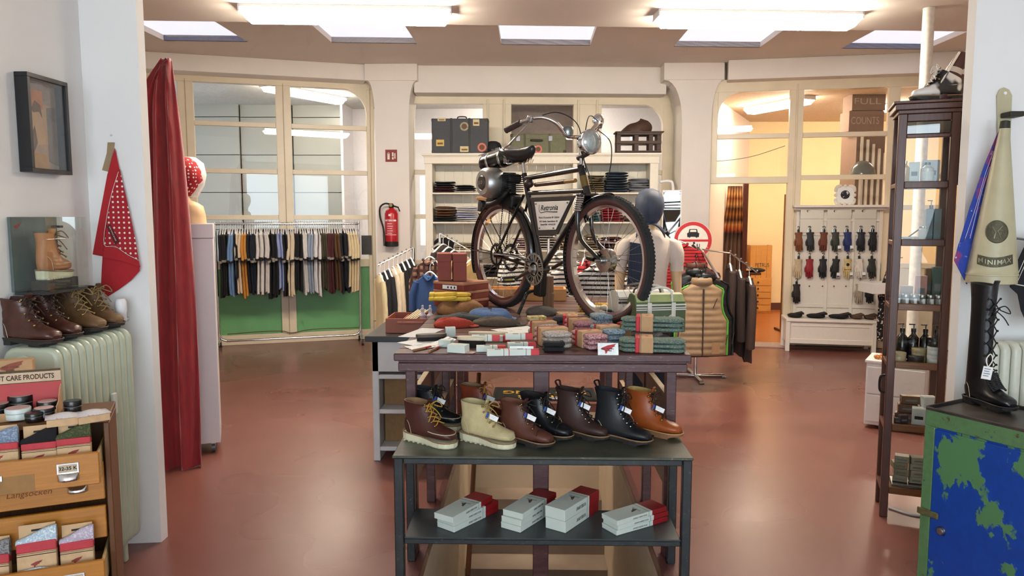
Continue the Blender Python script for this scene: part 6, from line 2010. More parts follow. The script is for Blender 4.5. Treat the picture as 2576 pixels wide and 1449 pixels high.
def folded(label, px0, px1, z, h, mat, seed, cat='shirt', name='folded_garment', group='folded clothes on the shelf unit', Y=None):
    Y = SY + .02 if Y is None else Y
    x0, x1 = at(px0, 500, Y).x, at(px1, 500, Y).x
    r = random.Random(seed)
    w, dpt = x1 - x0, .24
    g1, g2 = r.uniform(-.015, .015), r.uniform(0, 6)
    rings = []
    for i in range(9):
        f = i / 8
        y = dpt * f
        e = [.25, .7, .95, 1, 1, 1, .95, .7, .25][i]
        ring = []
        for k in range(16):
            a = 2 * math.pi * k / 16
            c, s = math.cos(a), math.sin(a)
            ring.append((w / 2 * math.copysign(abs(c) ** .45, c) * (.97 + .03 * e) + g1, y, h / 2 + h / 2 * e * math.copysign(abs(s) ** .6, s) + .004 * math.sin(3 * c + g2) * (s > 0)))
        rings.append(ring)
    o = MB().loft(rings).build(name, mat, loc=((x0 + x1) / 2, Y, z), smooth=55)
    return tag(o, label, cat, group)
def stack(px0, px1, z, cols, h, what, where):
    for i, hx in enumerate(cols):
        mat = hx if not isinstance(hx, str) else cloth(hx)
        folded('%s, %s up in the stack %s' % (what, ordn(i), where), px0, px1, z + .001 + i * (h + .0015), h, mat, int(px0) * 7 + i)
SW = stripes('white_navy_fold', '#d5d3d0', '#39455c', 2, .022, .55); SN = stripes('navy_white_fold', '#1d2b3a', '#8d979c', 2, .03, .82); SO = stripes('olive_tan_fold', '#5b4d33', '#a08a62', 2, .026, .6); SL = stripes('white_lightblue_fold', '#d9d6d6', '#8f9fcf', 2, .03, .55)
stack(1091, 1141, SHZ[0], ['#3d1419', '#481a1f', '#3a1318', '#17171f', '#14141c'], .027, 'dark red and navy jumper', 'left, top shelf')
stack(1145, 1194, SHZ[0], ['#c9c3bb', '#14151d', '#171823', '#12131a'], .022, 'navy sweater', 'beside the dark red jumpers')
stack(1474, 1519, SHZ[0], [SO] * 8, .026, 'olive striped shirt', 'left of the navy ones')
stack(1523, 1579, SHZ[0], [SN] * 8, .031, 'navy striped shirt', 'tallest on the shelves')
stack(1584, 1633, SHZ[0], [SW] * 6, .028, 'white and navy striped shirt', 'at the right end')
stack(1091, 1143, SHZ[1], ['#161616', '#1b1a18', '#5b3a1c', '#62401f', '#5a391b', '#5f3e1e'], .031, 'brown and black jumper', 'left, second shelf')
stack(1147, 1200, SHZ[1], ['#d3cdc6', SL, SL, SL, '#d8d2d0', SL, '#dcd6d3'], .026, 'white and light blue shirt', 'beside the brown ones')
stack(1478, 1508, SHZ[1], ['#2d5f66', '#2a5a62', '#336a70', '#28545c'], .03, 'teal shirt', 'left of the red ones')
stack(1513, 1570, SHZ[1], ['#8e1d26', '#97212a', '#8a1b24', '#951f28', '#8c1c25', '#931e27'], .031, 'bright red shirt', 'right, second shelf')
stack(1574, 1600, SHZ[1], ['#4b3b22', '#6a5836', '#45371f', '#6a5836'], .028, 'olive gold shirt', 'right of the red ones')
stack(1146, 1200, SHZ[2], ['#a59c78', '#b1a886', '#9d9470'], .028, 'beige linen shirt', 'left, third shelf')
stack(1290, 1336, SHZ[2], [STRP] * 5, .028, 'pinkish striped top', 'mid third shelf')
stack(1352, 1402, SHZ[2], [STR2] * 7, .03, 'cream striped top', 'right of the pinkish ones')
stack(1408, 1438, SHZ[2], [SO] * 6, .03, 'tan striped top', 'left against the divider')
stack(1474, 1508, SHZ[2], [SO] * 6, .03, 'olive striped top', 'right of the divider')
stack(1512, 1564, SHZ[2], ['#4a1a1e', '#531f22', '#47181c', '#50201f', '#46181b'], .031, 'dark maroon shirt', 'right, third shelf')
stack(1212, 1262, SHZ[3], ['#15151a', '#17171c', '#141419'], .05, 'black sweater', 'on the fourth shelf')
stack(1534, 1600, SHZ[3], ['#c9c2b8', '#a86a3c', '#c9c2b8', '#8a3a2a', '#cfc8bd'], .03, 'white and rust shirt', 'right, fourth shelf')
o = tag(MB().lathe([(.13, 0), (.14, .02), (.13, .1), (.09, .14), (.02, .15)], 20).build('black_beret', M('black_felt', '#131214', .95, bump=.2, sc=60), loc=(at(1117, 600, SY + .17).x, SY + .17, SHZ[2] + .001), smooth=60), 'black rounded hat on the third shelf at the left', 'hat')
# suitcases, bowler, crate on top of the shelf unit
ZC = ztop + .001
def suitcase(label, px0, px1, py0, Y, dpt, mat, trim, straps, latches, dark):
    x0, x1 = at(px0, 370, Y).x, at(px1, 370, Y).x
    h = at(px0, py0, Y).z - ZC
    w = x1 - x0
    t = T('suitcase', label, 'suitcase', ((x0 + x1) / 2, Y, ZC))
    b = MB().bb(-w / 2, w / 2, 0, dpt, 0, h).build('case_body', mat, t, bevel=.012, seg=3)
    for x in straps:
        MB().bb(x * w - .012, x * w + .012, -.005, dpt + .004, -.0 + .001, h + .004).build('strap', trim, t, bevel=.003)
    for x in (-1, 1):
        for z in (0, 1):
            MB().box((x * (w / 2 - .018), dpt / 2, .02 if z == 0 else h - .02), (.042, dpt + .008, .042)).build('corner', dark, t, bevel=.012, seg=3)
    MB().bb(-w / 2 - .001, w / 2 + .001, -.002, 0, h * .74, h * .75).build('lid_seam', dark, t)
    return t, b, w, h
BLK = M('charcoal_fibre', '#3d3f42', .6, var=.1, sc=40, bump=.1)
t, b, w, h = suitcase('large charcoal suitcase with travel labels', 1086, 1228, 298, 9.44, .2, BLK, M('dark_strap', '#2f2a28', .6), (-.15, .17), 0, M('brown_corner', '#4a3a30', .5))
MB().tube(spl([(-.06, .0, h), (-.05, .0, h + .028), (.0, 0, h + .034), (.05, 0, h + .028), (.06, 0, h)], 4), .008, n=8).build('handle', M('dark_strap', '#2f2a28', .6), t, smooth=50, loc=(.02, .1, 0))
def sticker(t, x, z, sx_, sz_, mat, round_=False):
    if round_:
        s = MB().lathe([(.001, -.0015), (sx_, -.0015), (sx_, -.0002)], 24, (x, 0, z), 'y').build('travel_label', mat, t)
        MB().lathe([(sx_ * .45, -.0022), (sx_ * .62, -.0022), (sx_ * .62, -.0015)], 24, (x, 0, z), 'y').build('label_ring', M('label_ring_ink', '#6b4a3a', .7), s)
    else:
        s = MB().bb(x - sx_, x + sx_, -.0015, -.0002, z - sz_, z + sz_).build('travel_label', mat, t)
        MB().bb(x - sx_ * .7, x + sx_ * .7, -.002, -.0015, z - sz_ * .5, z + sz_ * .1).build('label_print', M('label_print_ink', '#7a5a2a', .7), s)
sticker(t, w * .08, h * .77, .055, 0, M('label_green_tan', '#9a9a78', .7, var=.3, sc=30), True)
sticker(t, w * .39, h * .17, .055, 0, M('label_salmon', '#d87a64', .7), True)
sticker(t, -w * .35, h * .3, .05, .04, M('label_yellow', '#d3b868', .7))
sticker(t, w * .08, h * .12, .055, .035, M('label_cream', '#d8c79a', .7))
sticker(t, w * .29, h * .88, .04, .04, M('label_cream', '#d8c79a', .7))
sticker(t, -w * .32, h * .97, .05, .02, M('label_cream', '#d8c79a', .7))
GRN = M('sage_fibre', '#6b6a4c', .6, var=.12, sc=30, bump=.1)
t, b, w, h = suitcase('sage green suitcase with leather corners', 1284, 1424, 337, 9.44, .24, GRN, M('olive_strap', '#4f4e36', .6), (-.24, .2), 0, M('green_leather_corner', '#3a3b2c', .6))
MB().tube(spl([(-.09, -.012, h * .66), (-.07, -.03, h * .66), (.03, -.03, h * .66), (.05, -.012, h * .66)], 4), .012, n=8).build('handle', M('dark_olive_leather', '#33352a', .5), t, smooth=50)
for x in (-w * .36, w * .22):
    MB().bb(x - .025, x + .025, -.008, .0, h * .62, h * .9).build('latch', CHROME, t, bevel=.003)
sticker(t, .0, h * .2, .05, 0, M('label_salmon', '#d87a64', .7), True)
t = T('bowler_hat', 'black bowler hat between the two suitcases', 'hat', (at(1240, 370, 9.46).x, 9.52, ZC))
FELT = M('bowler_felt', '#121113', .8)
MB().lathe([(.13, .012), (.145, .008), (.15, .016), (.146, .02), (.105, .022), (.104, .025)], 30).build('brim', FELT, t, smooth=50)
MB().lathe([(.104, .022), (.106, .06), (.103, .10), (.085, .135), (.045, .155), (.004, .158)], 30).build('crown', FELT, t, smooth=50)
MB().lathe([(.1075, .024), (.1085, .026), (.108, .05), (.107, .052)], 30).build('ribbon', M('ribbon_black', '#08080a', .4), t, smooth=40)
# slatted crate with a brown bag on it
cx0, cx1 = at(1552, 370, 9.44).x, at(1664, 370, 9.44).x
CR_ = T('wooden_crate', 'low brown slatted crate on the right of the shelf unit', 'crate', ((cx0 + cx1) / 2, 9.44, ZC))
CWD = wood('dark_crate_wood', '#5a4436', '#3d2c22', .6)
w = (cx1 - cx0) / 2
for z in (0, .115, .225):
    for y in (0, .24):
        MB().bb(-w, w, y, y + .016, z, z + (.03 if z != .115 else .035)).build('slat', CWD, CR_, bevel=.002)
for x in (-w, -w * .2, w * .45, w - .05):
    for y in (.016, .215):
        MB().bb(x, x + .05, y, y + .024, 0, .255).build('post', CWD, CR_, bevel=.002)
MB().bb(-w, w, .0, .256, -.0, .012).build('base_board', CWD, CR_)
MB().bb(-w - .02, w + .03, -.01, .266, .255, .268).build('top_board', CWD, CR_, bevel=.002)
t = T('cloth_cap', 'rumpled brown cloth cap on top of the crate', 'cap', ((cx0 + cx1) / 2 - .03, 9.56, ZC + .269))
rings = []
for zf in range(7):
    f = zf / 6
    ring = []
    for k in range(20):
        a = 2 * math.pi * k / 20
        rr_ = (1 - f ** 2.2) ** .5 if f < 1 else .05
        ring.append((.05 * f + .19 * rr_ * math.cos(a) * (1 + .06 * math.sin(3 * a + f * 4)), .11 * rr_ * math.sin(a), .15 * f * (1 + .15 * math.cos(a - .3)) + .008 * math.sin(5 * a) * (1 - f)))
    rings.append(ring)
MB().loft(rings).build('cap_crown', M('brown_waxed_cotton', '#4a3024', .6, var=.2, sc=10, bump=.2), t, smooth=60)

# white bent pipe rail beside the shelf unit
pr_ = at(1690, 600, 9.3)
o = MB().tube(spl([(-.16, 0, at(1660, 458, 9.3).z), (-.05, 0, at(1660, 456, 9.3).z), (.0, 0, at(1660, 470, 9.3).z), (.0, 0, 1.6), (.0, 0, .8), (0, 0, .012)], 5), .018, n=10).build('pipe_rail', WHITEP, loc=(pr_.x, 9.3, 0), smooth=50)
tag(o, 'white bent metal pipe standing right of the shelf unit', 'pipe')
# narrow mirror that shows the bicycle's rear wheel
mp_ = at(1690, 530, 8.95)
t = T('narrow_mirror', 'narrow tall mirror beside the mannequin, reflecting a bicycle wheel', 'mirror', (mp_.x, 8.95, 0), R(-15))
MB().bb(-.115, .115, 0, .02, 0, at(1690, 478, 8.95).z).build('mirror_frame', WHITEP, t, bevel=.003)
MB().bb(-.10, .10, -.004, -.001, .3, at(1690, 481, 8.95).z).build('mirror_glass', M('silvered_glass', '#e8ecec', .02, 1.0, var=.0), t)

# ------------------------------------------------------------ mannequin seen from behind
MQ = T('mannequin', 'skin-coloured mannequin seen from behind in a cream short-sleeved jumper', 'mannequin', (at(1632, 600, 5.75).x, 5.75, 0), R(0))
def el(z, a, b, cx=0, cy=0, n=22): return [(cx + a * math.cos(2 * math.pi * k / n), cy + b * math.sin(2 * math.pi * k / n), z) for k in range(n)]
mzt = at(1632, 478, 5.75).z
K = mzt / 1.80
body = MB()
body.loft([el(.82 * K, .155, .11), el(.95 * K, .165, .12), el(1.08 * K, .125, .095), el(1.2 * K, .13, .10), el(1.32 * K, .155, .11), el(1.42 * K, .17, .09), el(1.48 * K, .11, .07), el(1.51 * K, .052, .052), el(1.57 * K, .048, .05), el(1.62 * K, .07, .085), el(1.70 * K, .08, .10), el(1.76 * K, .07, .09), el(1.79 * K, .03, .04)])
for s in (-1, 1):
    body.loft([[(Vector(p) + Vector(o_)) for p in el(0, r, r, n=12)] for r, o_ in ((.048, (s * .165, 0, 1.42 * K)), (.05, (s * .195, 0, 1.36 * K)), (.044, (s * .215, .0, 1.2 * K)), (.036, (s * .222, -.01, 1.1 * K)), (.032, (s * .228, -.03, .98 * K)), (.024, (s * .232, -.045, .90 * K)), (.03, (s * .236, -.05, .85 * K)), (.022, (s * .236, -.055, .80 * K)), (.008, (s * .236, -.06, .75 * K)))])
    body.loft([[(Vector(p) + Vector(o_)) for p in el(0, r, r, n=12)] for r, o_ in ((.09, (s * .08, 0, .86 * K)), (.075, (s * .085, 0, .6 * K)), (.055, (s * .085, 0, .45 * K)), (.052, (s * .088, .01, .3 * K)), (.032, (s * .09, .0, .1 * K)), (.03, (s * .09, -.0, .02)))])
    for i in range(4):
        body.tube([(s * .236, -.075 + .014 * i, .80 * K), (s * .238, -.082 + .014 * i, .75 * K), (s * .236, -.084 + .014 * i, .71 * K + .008 * abs(i - 1.5))], [.008, .008, .005], n=6)
    body.tube([(s * .232, -.03, .84 * K), (s * .225, -.012, .80 * K), (s * .225, -.006, .77 * K)], [.009, .009, .006], n=6)
body.build('body', SKIN, MQ, smooth=60)
RIB = M('cream_rib_knit', '#e3d3c4', .9, var=.06, sc=60, bump=.3, stretch=(8, 1, 1))
sw = MB().loft([el(1.02 * K, .150, .115), el(1.06 * K, .145, .112), el(1.10 * K, .143, .11), el(1.2 * K, .148, .115), el(1.32 * K, .172, .125), el(1.42 * K, .188, .10), el(1.475 * K, .125, .08), el(1.505 * K, .07, .065)]).build('jumper', RIB, MQ, smooth=60)
for s in (-1, 1):
    MB().loft([[(Vector(p) + Vector(o_)) for p in el(0, r, r, n=14)] for r, o_ in ((.05, (s * .15, 0, 1.44 * K)), (.066, (s * .185, 0, 1.415 * K)), (.07, (s * .205, 0, 1.34 * K)), (.062, (s * .215, 0, 1.27 * K)), (.054, (s * .218, 0, 1.255 * K)), (.053, (s * .219, 0, 1.20 * K)))]).build('puff_sleeve', RIB, sw, smooth=60)
MB().loft([el(1.03 * K, .152, .117), el(1.0 * K, .151, .116)]).build('rib_hem', RIB, sw)
MB().loft([el(.80 * K, .175, .135), el(.95 * K, .172, .128), el(1.04 * K, .14, .108)]).build('trouser_top', cloth('#1a1d26'), MQ, smooth=60)
for s in (-1, 1):
    MB().loft([[(Vector(p) + Vector(o_)) for p in el(0, r, r, n=14)] for r, o_ in ((.098, (s * .08, 0, .85 * K)), (.09, (s * .088, 0, .6 * K)), (.085, (s * .09, 0, .3 * K)), (.09, (s * .092, 0, .06)))]).build('trouser_leg', cloth('#1a1d26'), MQ, smooth=60)
MB().lathe([(.19, 0), (.19, .012), (.18, .018)], 28).build('stand_plate', STEEL, MQ)
SCF = patches('slate_blue_scarf', '#2a3140', '#4a5468', 8, .55, .6, 3, soft=.2, bump=.1, stretch=(1, 1, .4))
hs = MB().loft([[(p[0] * (1 + .05 * math.sin(7 * math.atan2(p[1], p[0]) + .5 * i)), p[1], p[2]) for p in el(z * K, a, b, 0, cy)] for i, (z, a, b, cy) in enumerate(((1.545, .055, .06, 0), (1.575, .08, .08, -.01), (1.62, .10, .11, -.01), (1.68, .112, .125, -.01), (1.74, .105, .12, 0), (1.785, .08, .09, .0), (1.81, .03, .035, 0)))]).build('head_scarf', SCF, MQ, smooth=60)
for s in (-1, 1):
    MB().tube(spl([(0, -.065, 1.555 * K), (s * .05, -.09, 1.54 * K), (s * .09, -.09, 1.50 * K), (s * .11, -.085, 1.45 * K)], 4), [.012, .016, .02, .024, .026, .026, .026, .026, .026, .022, .018, .012, .006], n=8, flat=.5).build('scarf_tail', SCF, hs, smooth=60)
MB().prism([(-.14, 1.42 * K), (-.02, 1.40 * K), (-.04, 1.08 * K), (-.16, 1.1 * K)], -.135, -.12).build('navy_back_panel', dots('navy_pin_dots', '#20283a', '#5a667e', 90, .25), MQ, loc=(-.02, 0, 0), bevel=.005)

# ------------------------------------------------------------ round traffic sign
sc_ = at(1743, 605, 8.3)
sr = at(1791, 605, 8.3).x - sc_.x
TS = T('traffic_sign', 'round red-bordered no motor vehicles sign behind the vest rack', 'sign', (sc_.x, 8.3, 0))
zc = sc_.z
MB().lathe([(.001, -.004), (sr, -.004), (sr, .004), (.001, .004)], 48, (0, 0, zc), 'y').build('sign_disc', M('sign_enamel_white', '#e0dad0', .35, var=.06, sc=14), TS, smooth=30)
torus([(sr * .80, -.006), (sr * .985, -.006), (sr * .985, -.004), (sr * .80, -.004)], 48, None, (0, 0, zc)).build('red_border', patches('chipped_red_enamel', '#c02a30', '#d8b0a4', 14, .68, .35, 5, soft=.02), TS)
MB().bb(-sr * .8, sr * .8, -.006, -.004, zc - .012, zc + .012).build('red_bar', M('sign_red_bar', '#c02a30', .35), TS)
MB().cyl((0, .02, 0), (0, .02, zc + .1), .02, n=12).build('sign_post', STEEL, TS)
BKI = M('sign_black', '#141313', .4)
u_ = sr
def sgp(pts, oz, nm='pictogram'): MB().prism([(a * u_, b * u_ + zc + oz * u_) for a, b in pts], -.0066, -.0042).build(nm, BKI, TS)
sgp([(-.30, .0), (-.32, .20), (-.24, .24), (-.20, .42), (.20, .42), (.24, .24), (.32, .20), (.30, .0), (.2, .0), (.2, -.06), (.12, .02), (-.12, .02), (-.2, -.06), (-.2, 0)], .18)
MB().prism([(a * u_, b * u_ + zc + .18 * u_) for a, b in ((-.17, .27), (.17, .27), (.15, .38), (-.15, .38))], -.0072, -.0066).build('car_window', MATS['sign_enamel_white'], TS)
sgp([(-.36, -.30), (-.12, -.32), (-.06, -.12), (.04, -.06), (.08, -.14), (.14, -.18), (.2, -.30), (.3, -.34), (-.36, -.40)], -.12)
for x in (-.2, .26):
    torus([(.085 * u_ , -.0066), (.12 * u_, -.0066), (.12 * u_, -.0042), (.085 * u_, -.0042)], 20, None, (x * u_, 0, zc - .50 * u_)).build('pictogram', BKI, TS)
MB().ell((.06 * u_, -.005, zc - .13 * u_), (.06 * u_, .0016, .06 * u_), 12, 8).build('pictogram', BKI, TS)

# ------------------------------------------------------------ vest rack at the right
VY = 6.9
VR = T('vest_rack', 'chrome rack with vests hanging one behind the other', 'clothes stand', (at(1752, 800, 7.6).x, 7.6, 0))
vz = at(1757, 655, 7.3).z
MB().cyl((0, 0, .02), (0, 0, vz + .15), .018, n=12).build('post', CHROME, VR, smooth=40)
MB().tube([(0, 0, vz + .12), (.0, -.25, vz + .07), (.03, -.75, vz - .14)], .014, n=8, flat=.6).build('arm', CHROME, VR)
MB().tube([(0, 0, vz + .1), (.3, -.1, vz + .06), (.50, -.35, vz - .12)], .014, n=8, flat=.6).build('arm', CHROME, VR)
MB().tube([(0, 0, vz + .0), (-.38, -.05, vz + .0)], .014, n=8, flat=.6).build('arm', CHROME, VR)
for k in range(6):
    q = Vector((.3, -.1, vz + .06)).lerp(Vector((.50, -.35, vz - .12)), k / 5)
    MB().ell(q + Vector((0, 0, .022)), (.01, .01, .01), 8, 5).build('arm_stud', CHROME, VR)
MB().cyl((-.3, 0, .02), (.3, 0, .02), .018, n=10).cyl((0, -.3, .02), (0, .3, .02), .018, n=10).build('base', CHROME, VR, smooth=40)
for x, y in ((-.3, 0), (.3, 0), (0, -.3), (0, .3)):
    MB().lathe([(.025, 0), (.028, .006), (.02, .012)], 12, (x, y, 0)).build('foot_pad', STEEL, VR)
def vest(label, c, w, h, mat, edge, ang, group, zipm=None, sleeve=False, inner=None):
    """quilted waistcoat facing the camera, hung from its collar"""
    t = T('quilted_vest', label, 'vest', c, ang, group)
    n = 11
    def half(f):
        if f < .09: return w * (.17 + 2.7 * f)
        if f < .42: return w * (.413 - .03 * math.sin((f - .09) / .33 * math.pi))
        return w * (.413 + .087 * min(1, (f - .42) / .10))
    rings = []
    m = 52
    for i in range(m + 1):
        f = i / m
        ww = half(f)
        bul = .012 * abs(math.sin(f * n * math.pi)) ** .6
        th = .045 + .02 * math.sin(min(1, f * 1.5) * math.pi / 2) + bul
        z = -h * f + .01 * 0
        ring = []
        for k in range(28):
            a = 2 * math.pi * k / 28
            cc_, ss_ = math.cos(a), math.sin(a)
            ring.append((ww * math.copysign(abs(cc_) ** .7, cc_), th * ss_, z))
        rings.append(ring)
    MB().loft(rings).build('quilted_body', mat, t, smooth=70)
    MB().bb(-.006, .006, -.083, -.06, -h, -.05).build('zip', zipm or M('dark_zip', '#3a2c22', .5), t, bevel=.002)
    for s in (-1, 1):
        pts = [(s * half(f) * 1.0, -.02, -h * f) for f in [.03, .08, .12, .16, .22, .3, .38, .45, .52, .6, .7, .85, 1.0]]
        MB().tube(pts, .010, n=6).build('edge_binding', edge, t, smooth=60)
    MB().loft([[(p[0], p[1], z) for p in el(0, a_, b_, n=20)] for z, a_, b_ in ((-.02, .10, .062), (.035, .092, .058), (.045, .085, .052))], cap=False).build('collar', mat, t, smooth=60, solid=.012)
    MB().tube([(.09 * w / .5, -.072, -h * .34), (.13 * w / .5, -.074, -h * .20)], .004, n=6).tube([(.22 * w / .5, -.074, -h * .84), (.235 * w / .5, -.074, -h * .70)], .004, n=6).tube([(-.22 * w / .5, -.074, -h * .84), (-.235 * w / .5, -.074, -h * .70)], .004, n=6).build('pocket_zip', M('dark_zip', '#3a2c22', .5), t)
    MB().tube(spl([(-w * .3, 0, -.05), (-w * .08, 0, .035), (0, 0, .045), (w * .08, 0, .035), (w * .3, 0, -.05)], 4), .012, n=6).tube(spl([(0, 0, .045), (0, 0, .10), (.0, .02, .125), (.0, .035, .10)], 4), .004, n=5).build('hanger', BLACKM, t, smooth=60)
    return t
TAN = M('tan_nylon', '#9c8061', .5, var=.08, sc=20, bump=.06); LIME = M('lime_lining', '#5fae3c', .6); BKN = M('black_nylon', '#15171a', .35, var=.1); BRN = M('brown_quilt', '#5a3226', .55)
va = at(1765, 712, VY)
v = vest('tan quilted vest with bright green edging at the front of the rack', va, .50, at(1765, 712, VY).z - at(1765, 893, VY).z, TAN, LIME, R(4), 'vests on the chrome rack')
MB().box((.12, -.095, -.60), (.075, .002, .11), (R(8), 0, R(0))).build('swing_tag', KRAFT, v)
vest('black quilted vest directly behind the tan one', va + Vector((.06, .10, .035)), .56, .74, BKN, BKN, R(10), 'vests on the chrome rack')
vest('second black quilted vest showing its left shoulder', va + Vector((-.01, .2, .07)), .58, .76, M('black_nylon_b', '#1b1d1c', .4), LIME, R(0), 'vests on the chrome rack')
vest('brown quilted vest at the back of the rack', va + Vector((.02, .34, .12)), .58, .74, BRN, BRN, R(6), 'vests on the chrome rack')
for k in range(3):
    q = Vector(VR.location) + Vector((.30 + .075 * k, -.1 - .08 * k, vz + .03 - .06 * k))
    g = garment('suede_jacket', ['dark brown jacket, inner one on the right arm of the vest rack', 'dark brown jacket, middle one on the right arm of the vest rack', 'dark brown jacket, outermost on the right arm of the vest rack'][k], cloth(['#3b2a26', '#33231f', '#42302a'][k]), .9, .22, .6, .07, group='jackets on the vest rack', seed=80 + k, cat='jacket')
    g.location = q
    g.rotation_euler = (0, 0, R(-8))
# ------------------------------------------------------------ hall stand with gloves in the right bay
def frame_root(name, label, cat, mtx):
    o = bpy.data.objects.new(name, None)
    COL.objects.link(o)
    o.matrix_world = mtx
    return tag(o, label, cat)
u = B3.u
HS = frame_root('hall_stand', 'white panelled hall stand hung with gloves', 'hall stand', B3.X)
HW = M('white_stand_paint', '#e9e2d8', .45, var=.02)
def onp(px, py, d):
    return B3.X.inverted() @ hit(px, py, B3.P + B3.N * d, B3.N)
def hs(u0, u1, d0, d1, z0, z1, nm, mat=HW, bv=.004, par=None): return MB().bb(min(u0, u1), max(u0, u1), -d1, -d0, z0, z1).build(nm, mat, par or HS, bevel=bv, seg=1)
dB_ = .10
ua, ub = onp(1998, 700, dB_).x, onp(2213, 700, dB_).x
zt_, zbn = onp(2100, 522, dB_).z, onp(2100, 800, .3).z
hs(ua, ub, .055, .075, .2, zt_, 'back_panel')
for f in (0, .36, .66, .965):
    hs(ua + (ub - ua) * f, ua + (ub - ua) * f + .04, .075, .092, zbn, zt_, 'stile')
zz = [onp(2100, y, dB_).z for y in (527, 551, 558, 585, 765)]
hs(ua, ub, .075, .09, zz[4] - .05, zz[4], 'rail'); hs(ua, ub, .075, .09, zz[3] - .04, zz[3], 'rail'); hs(ua, ub, .075, .09, zz[1] - .03, zz[1], 'rail')
MIR = M('silvered_glass', '#e8ecec', .02, 1.0, var=.0)
for r0, r1 in ((zz[1], zz[0]), (zz[3], zz[2])):
    for a, b in ((2014, 2072), (2082, 2142), (2150, 2205)):
        hs(onp(a, 540, dB_).x, onp(b, 540, dB_).x, .076, .094, r1 if r1 < r0 else r0, max(r0, r1) + .04, 'mirror_pane', MIR, 0)
hs(ua - .05, ub + .05, .05, .22, zt_, zt_ + .03, 'top_shelf')
hs(ua - .03, ub + .03, .05, .16, zt_ - .03, zt_, 'shelf_moulding')
for px in (2035, 2103, 2174):
    q = onp(px, 519, .12)
    MB().lathe([(.006, -.03), (.014, -.045), (.012, -.06), (.002, -.065)], 12, (q.x, -.075, zt_ - .045), 'y').build('peg', HW, HS, smooth=40)
ba, bb_ = onp(1976, 850, .5).x, onp(2205, 850, .5).x
hs(ba, bb_, .09, .52, zbn - .03, zbn, 'bench_lid')
hs(ba + .02, bb_ - .02, .47, .49, .14, zbn - .03, 'bench_front'); hs(ba + .02, ba + .04, .09, .47, .10, zbn - .03, 'bench_side'); hs(bb_ - .04, bb_ - .02, .09, .47, .10, zbn - .03, 'bench_side')
hs(ba + .08, bb_ - .08, .49, .497, zbn - .09, zbn - .075, 'panel_moulding')
hs(ba + .02, bb_ - .02, .49, .50, .10, .16, 'plinth_rail')
for x in (ba, bb_ - .05):
    for d in (.10, .46):
        hs(x, x + .05, d, d + .05, 0, zbn - .03, 'leg')
# gloves
GC = [[('tan', '#7d4522'), ('charcoal', '#23262b'), ('reddish brown', '#6b3420'), ('grey-green', '#33372f'), ('royal blue', '#1c2b66'), ('dark navy', '#181a26'), ('black', '#17161b')],
      [('sand', '#c2ae8c'), ('red', '#8e1a24'), ('navy black', '#15171f'), ('black', '#16181d'), ('cream and black', '#c9b27c'), ('white', '#ddd5ca'), ('dark grey', '#2a2a28')],
      [('dark brown', '#241c1c'), ('pale grey', '#a89a86'), ('black', '#121317')]]
GX = [[2010, 2039, 2071, 2102, 2133, 2166, 2196], [2007, 2036, 2070, 2100, 2132, 2163, 2194], [2004, 2160, 2188]]
GY = [617, 684, 747]
for r_ in range(3):
    for c_, (nm, hx) in enumerate(GC[r_]):
        q = hit(GX[r_][c_], GY[r_], B3.P + B3.N * .125, B3.N)
        m = Matrix((B3.U, Vector((0, 0, 1)), B3.N)).transposed().to_4x4()
        m.translation = q
        lab = '%s glove in the %s row of the hall stand, %s from the left' % (nm, ['top', 'middle', 'bottom'][r_], ordn(c_))
        t = glove('leather_glove', lab, m @ Euler((0, 0, R(rnd.uniform(-5, 5)))).to_matrix().to_4x4(), M('glove_' + hx[1:], hx, .5, var=.12, sc=40, bump=.1), .25, 'gloves on the hall stand', tag_=(c_ in (3, 4) and r_ < 2) or (r_ == 1 and c_ == 5), dotsm=INK if (r_ == 1 and c_ == 4) else None)
        MB().bb(-.014, .014, .15, .2, -.006, .006).cyl((0, .185, 0), (0, .185, -.035), .006, n=8).tube(spl([(0, .2, 0), (.012, .225, 0), (0, .24, 0), (-.01, .225, 0)], 3), .004, n=5).build('clip', BLACKM, t)
for i, (px, lb) in enumerate(((2036, 'first'), (2069, 'second'), (2098, 'third'), (2128, 'fourth'))):
    q = hit(px, 720, B3.P + B3.N * .1, B3.N)
    MB().ell(tuple(B3.X.inverted() @ q), (.009, .009, .009), 8, 5).build('peg', BLACKM, HS)
# folded clothes on the bench
for i, (a, b, hx, nm) in enumerate(((1982, 2020, '#171619', 'black folded top with white label at the left of the bench'), (2030, 2078, '#151517', 'black folded top, second on the bench'), (2086, 2138, '#131315', 'black folded top, third on the bench'), (2140, 2172, '#5a4030', 'brown folded top right of the black ones on the bench'), (2176, 2206, '#4e372b', 'brown folded top at the right end of the bench'))):
    p, q = onp(a, 795, .35), onp(b, 795, .35)
    o = MB(Matrix(B3.X.to_3x3()).to_4x4()).ell((0, 0, .022), ((q.x - p.x) / 2, .12, .026), 18, 8).box(((q.x - p.x) * .3, .0, .045), ((q.x - p.x) * .5, .16, .02), (0, R(-14), 0)).build('folded_shirt', cloth(hx), loc=B3.X @ Vector(((p.x + q.x) / 2, -.30, zbn + .001)), smooth=50)
    tag(o, nm, 'shirt', 'folded tops on the bench')
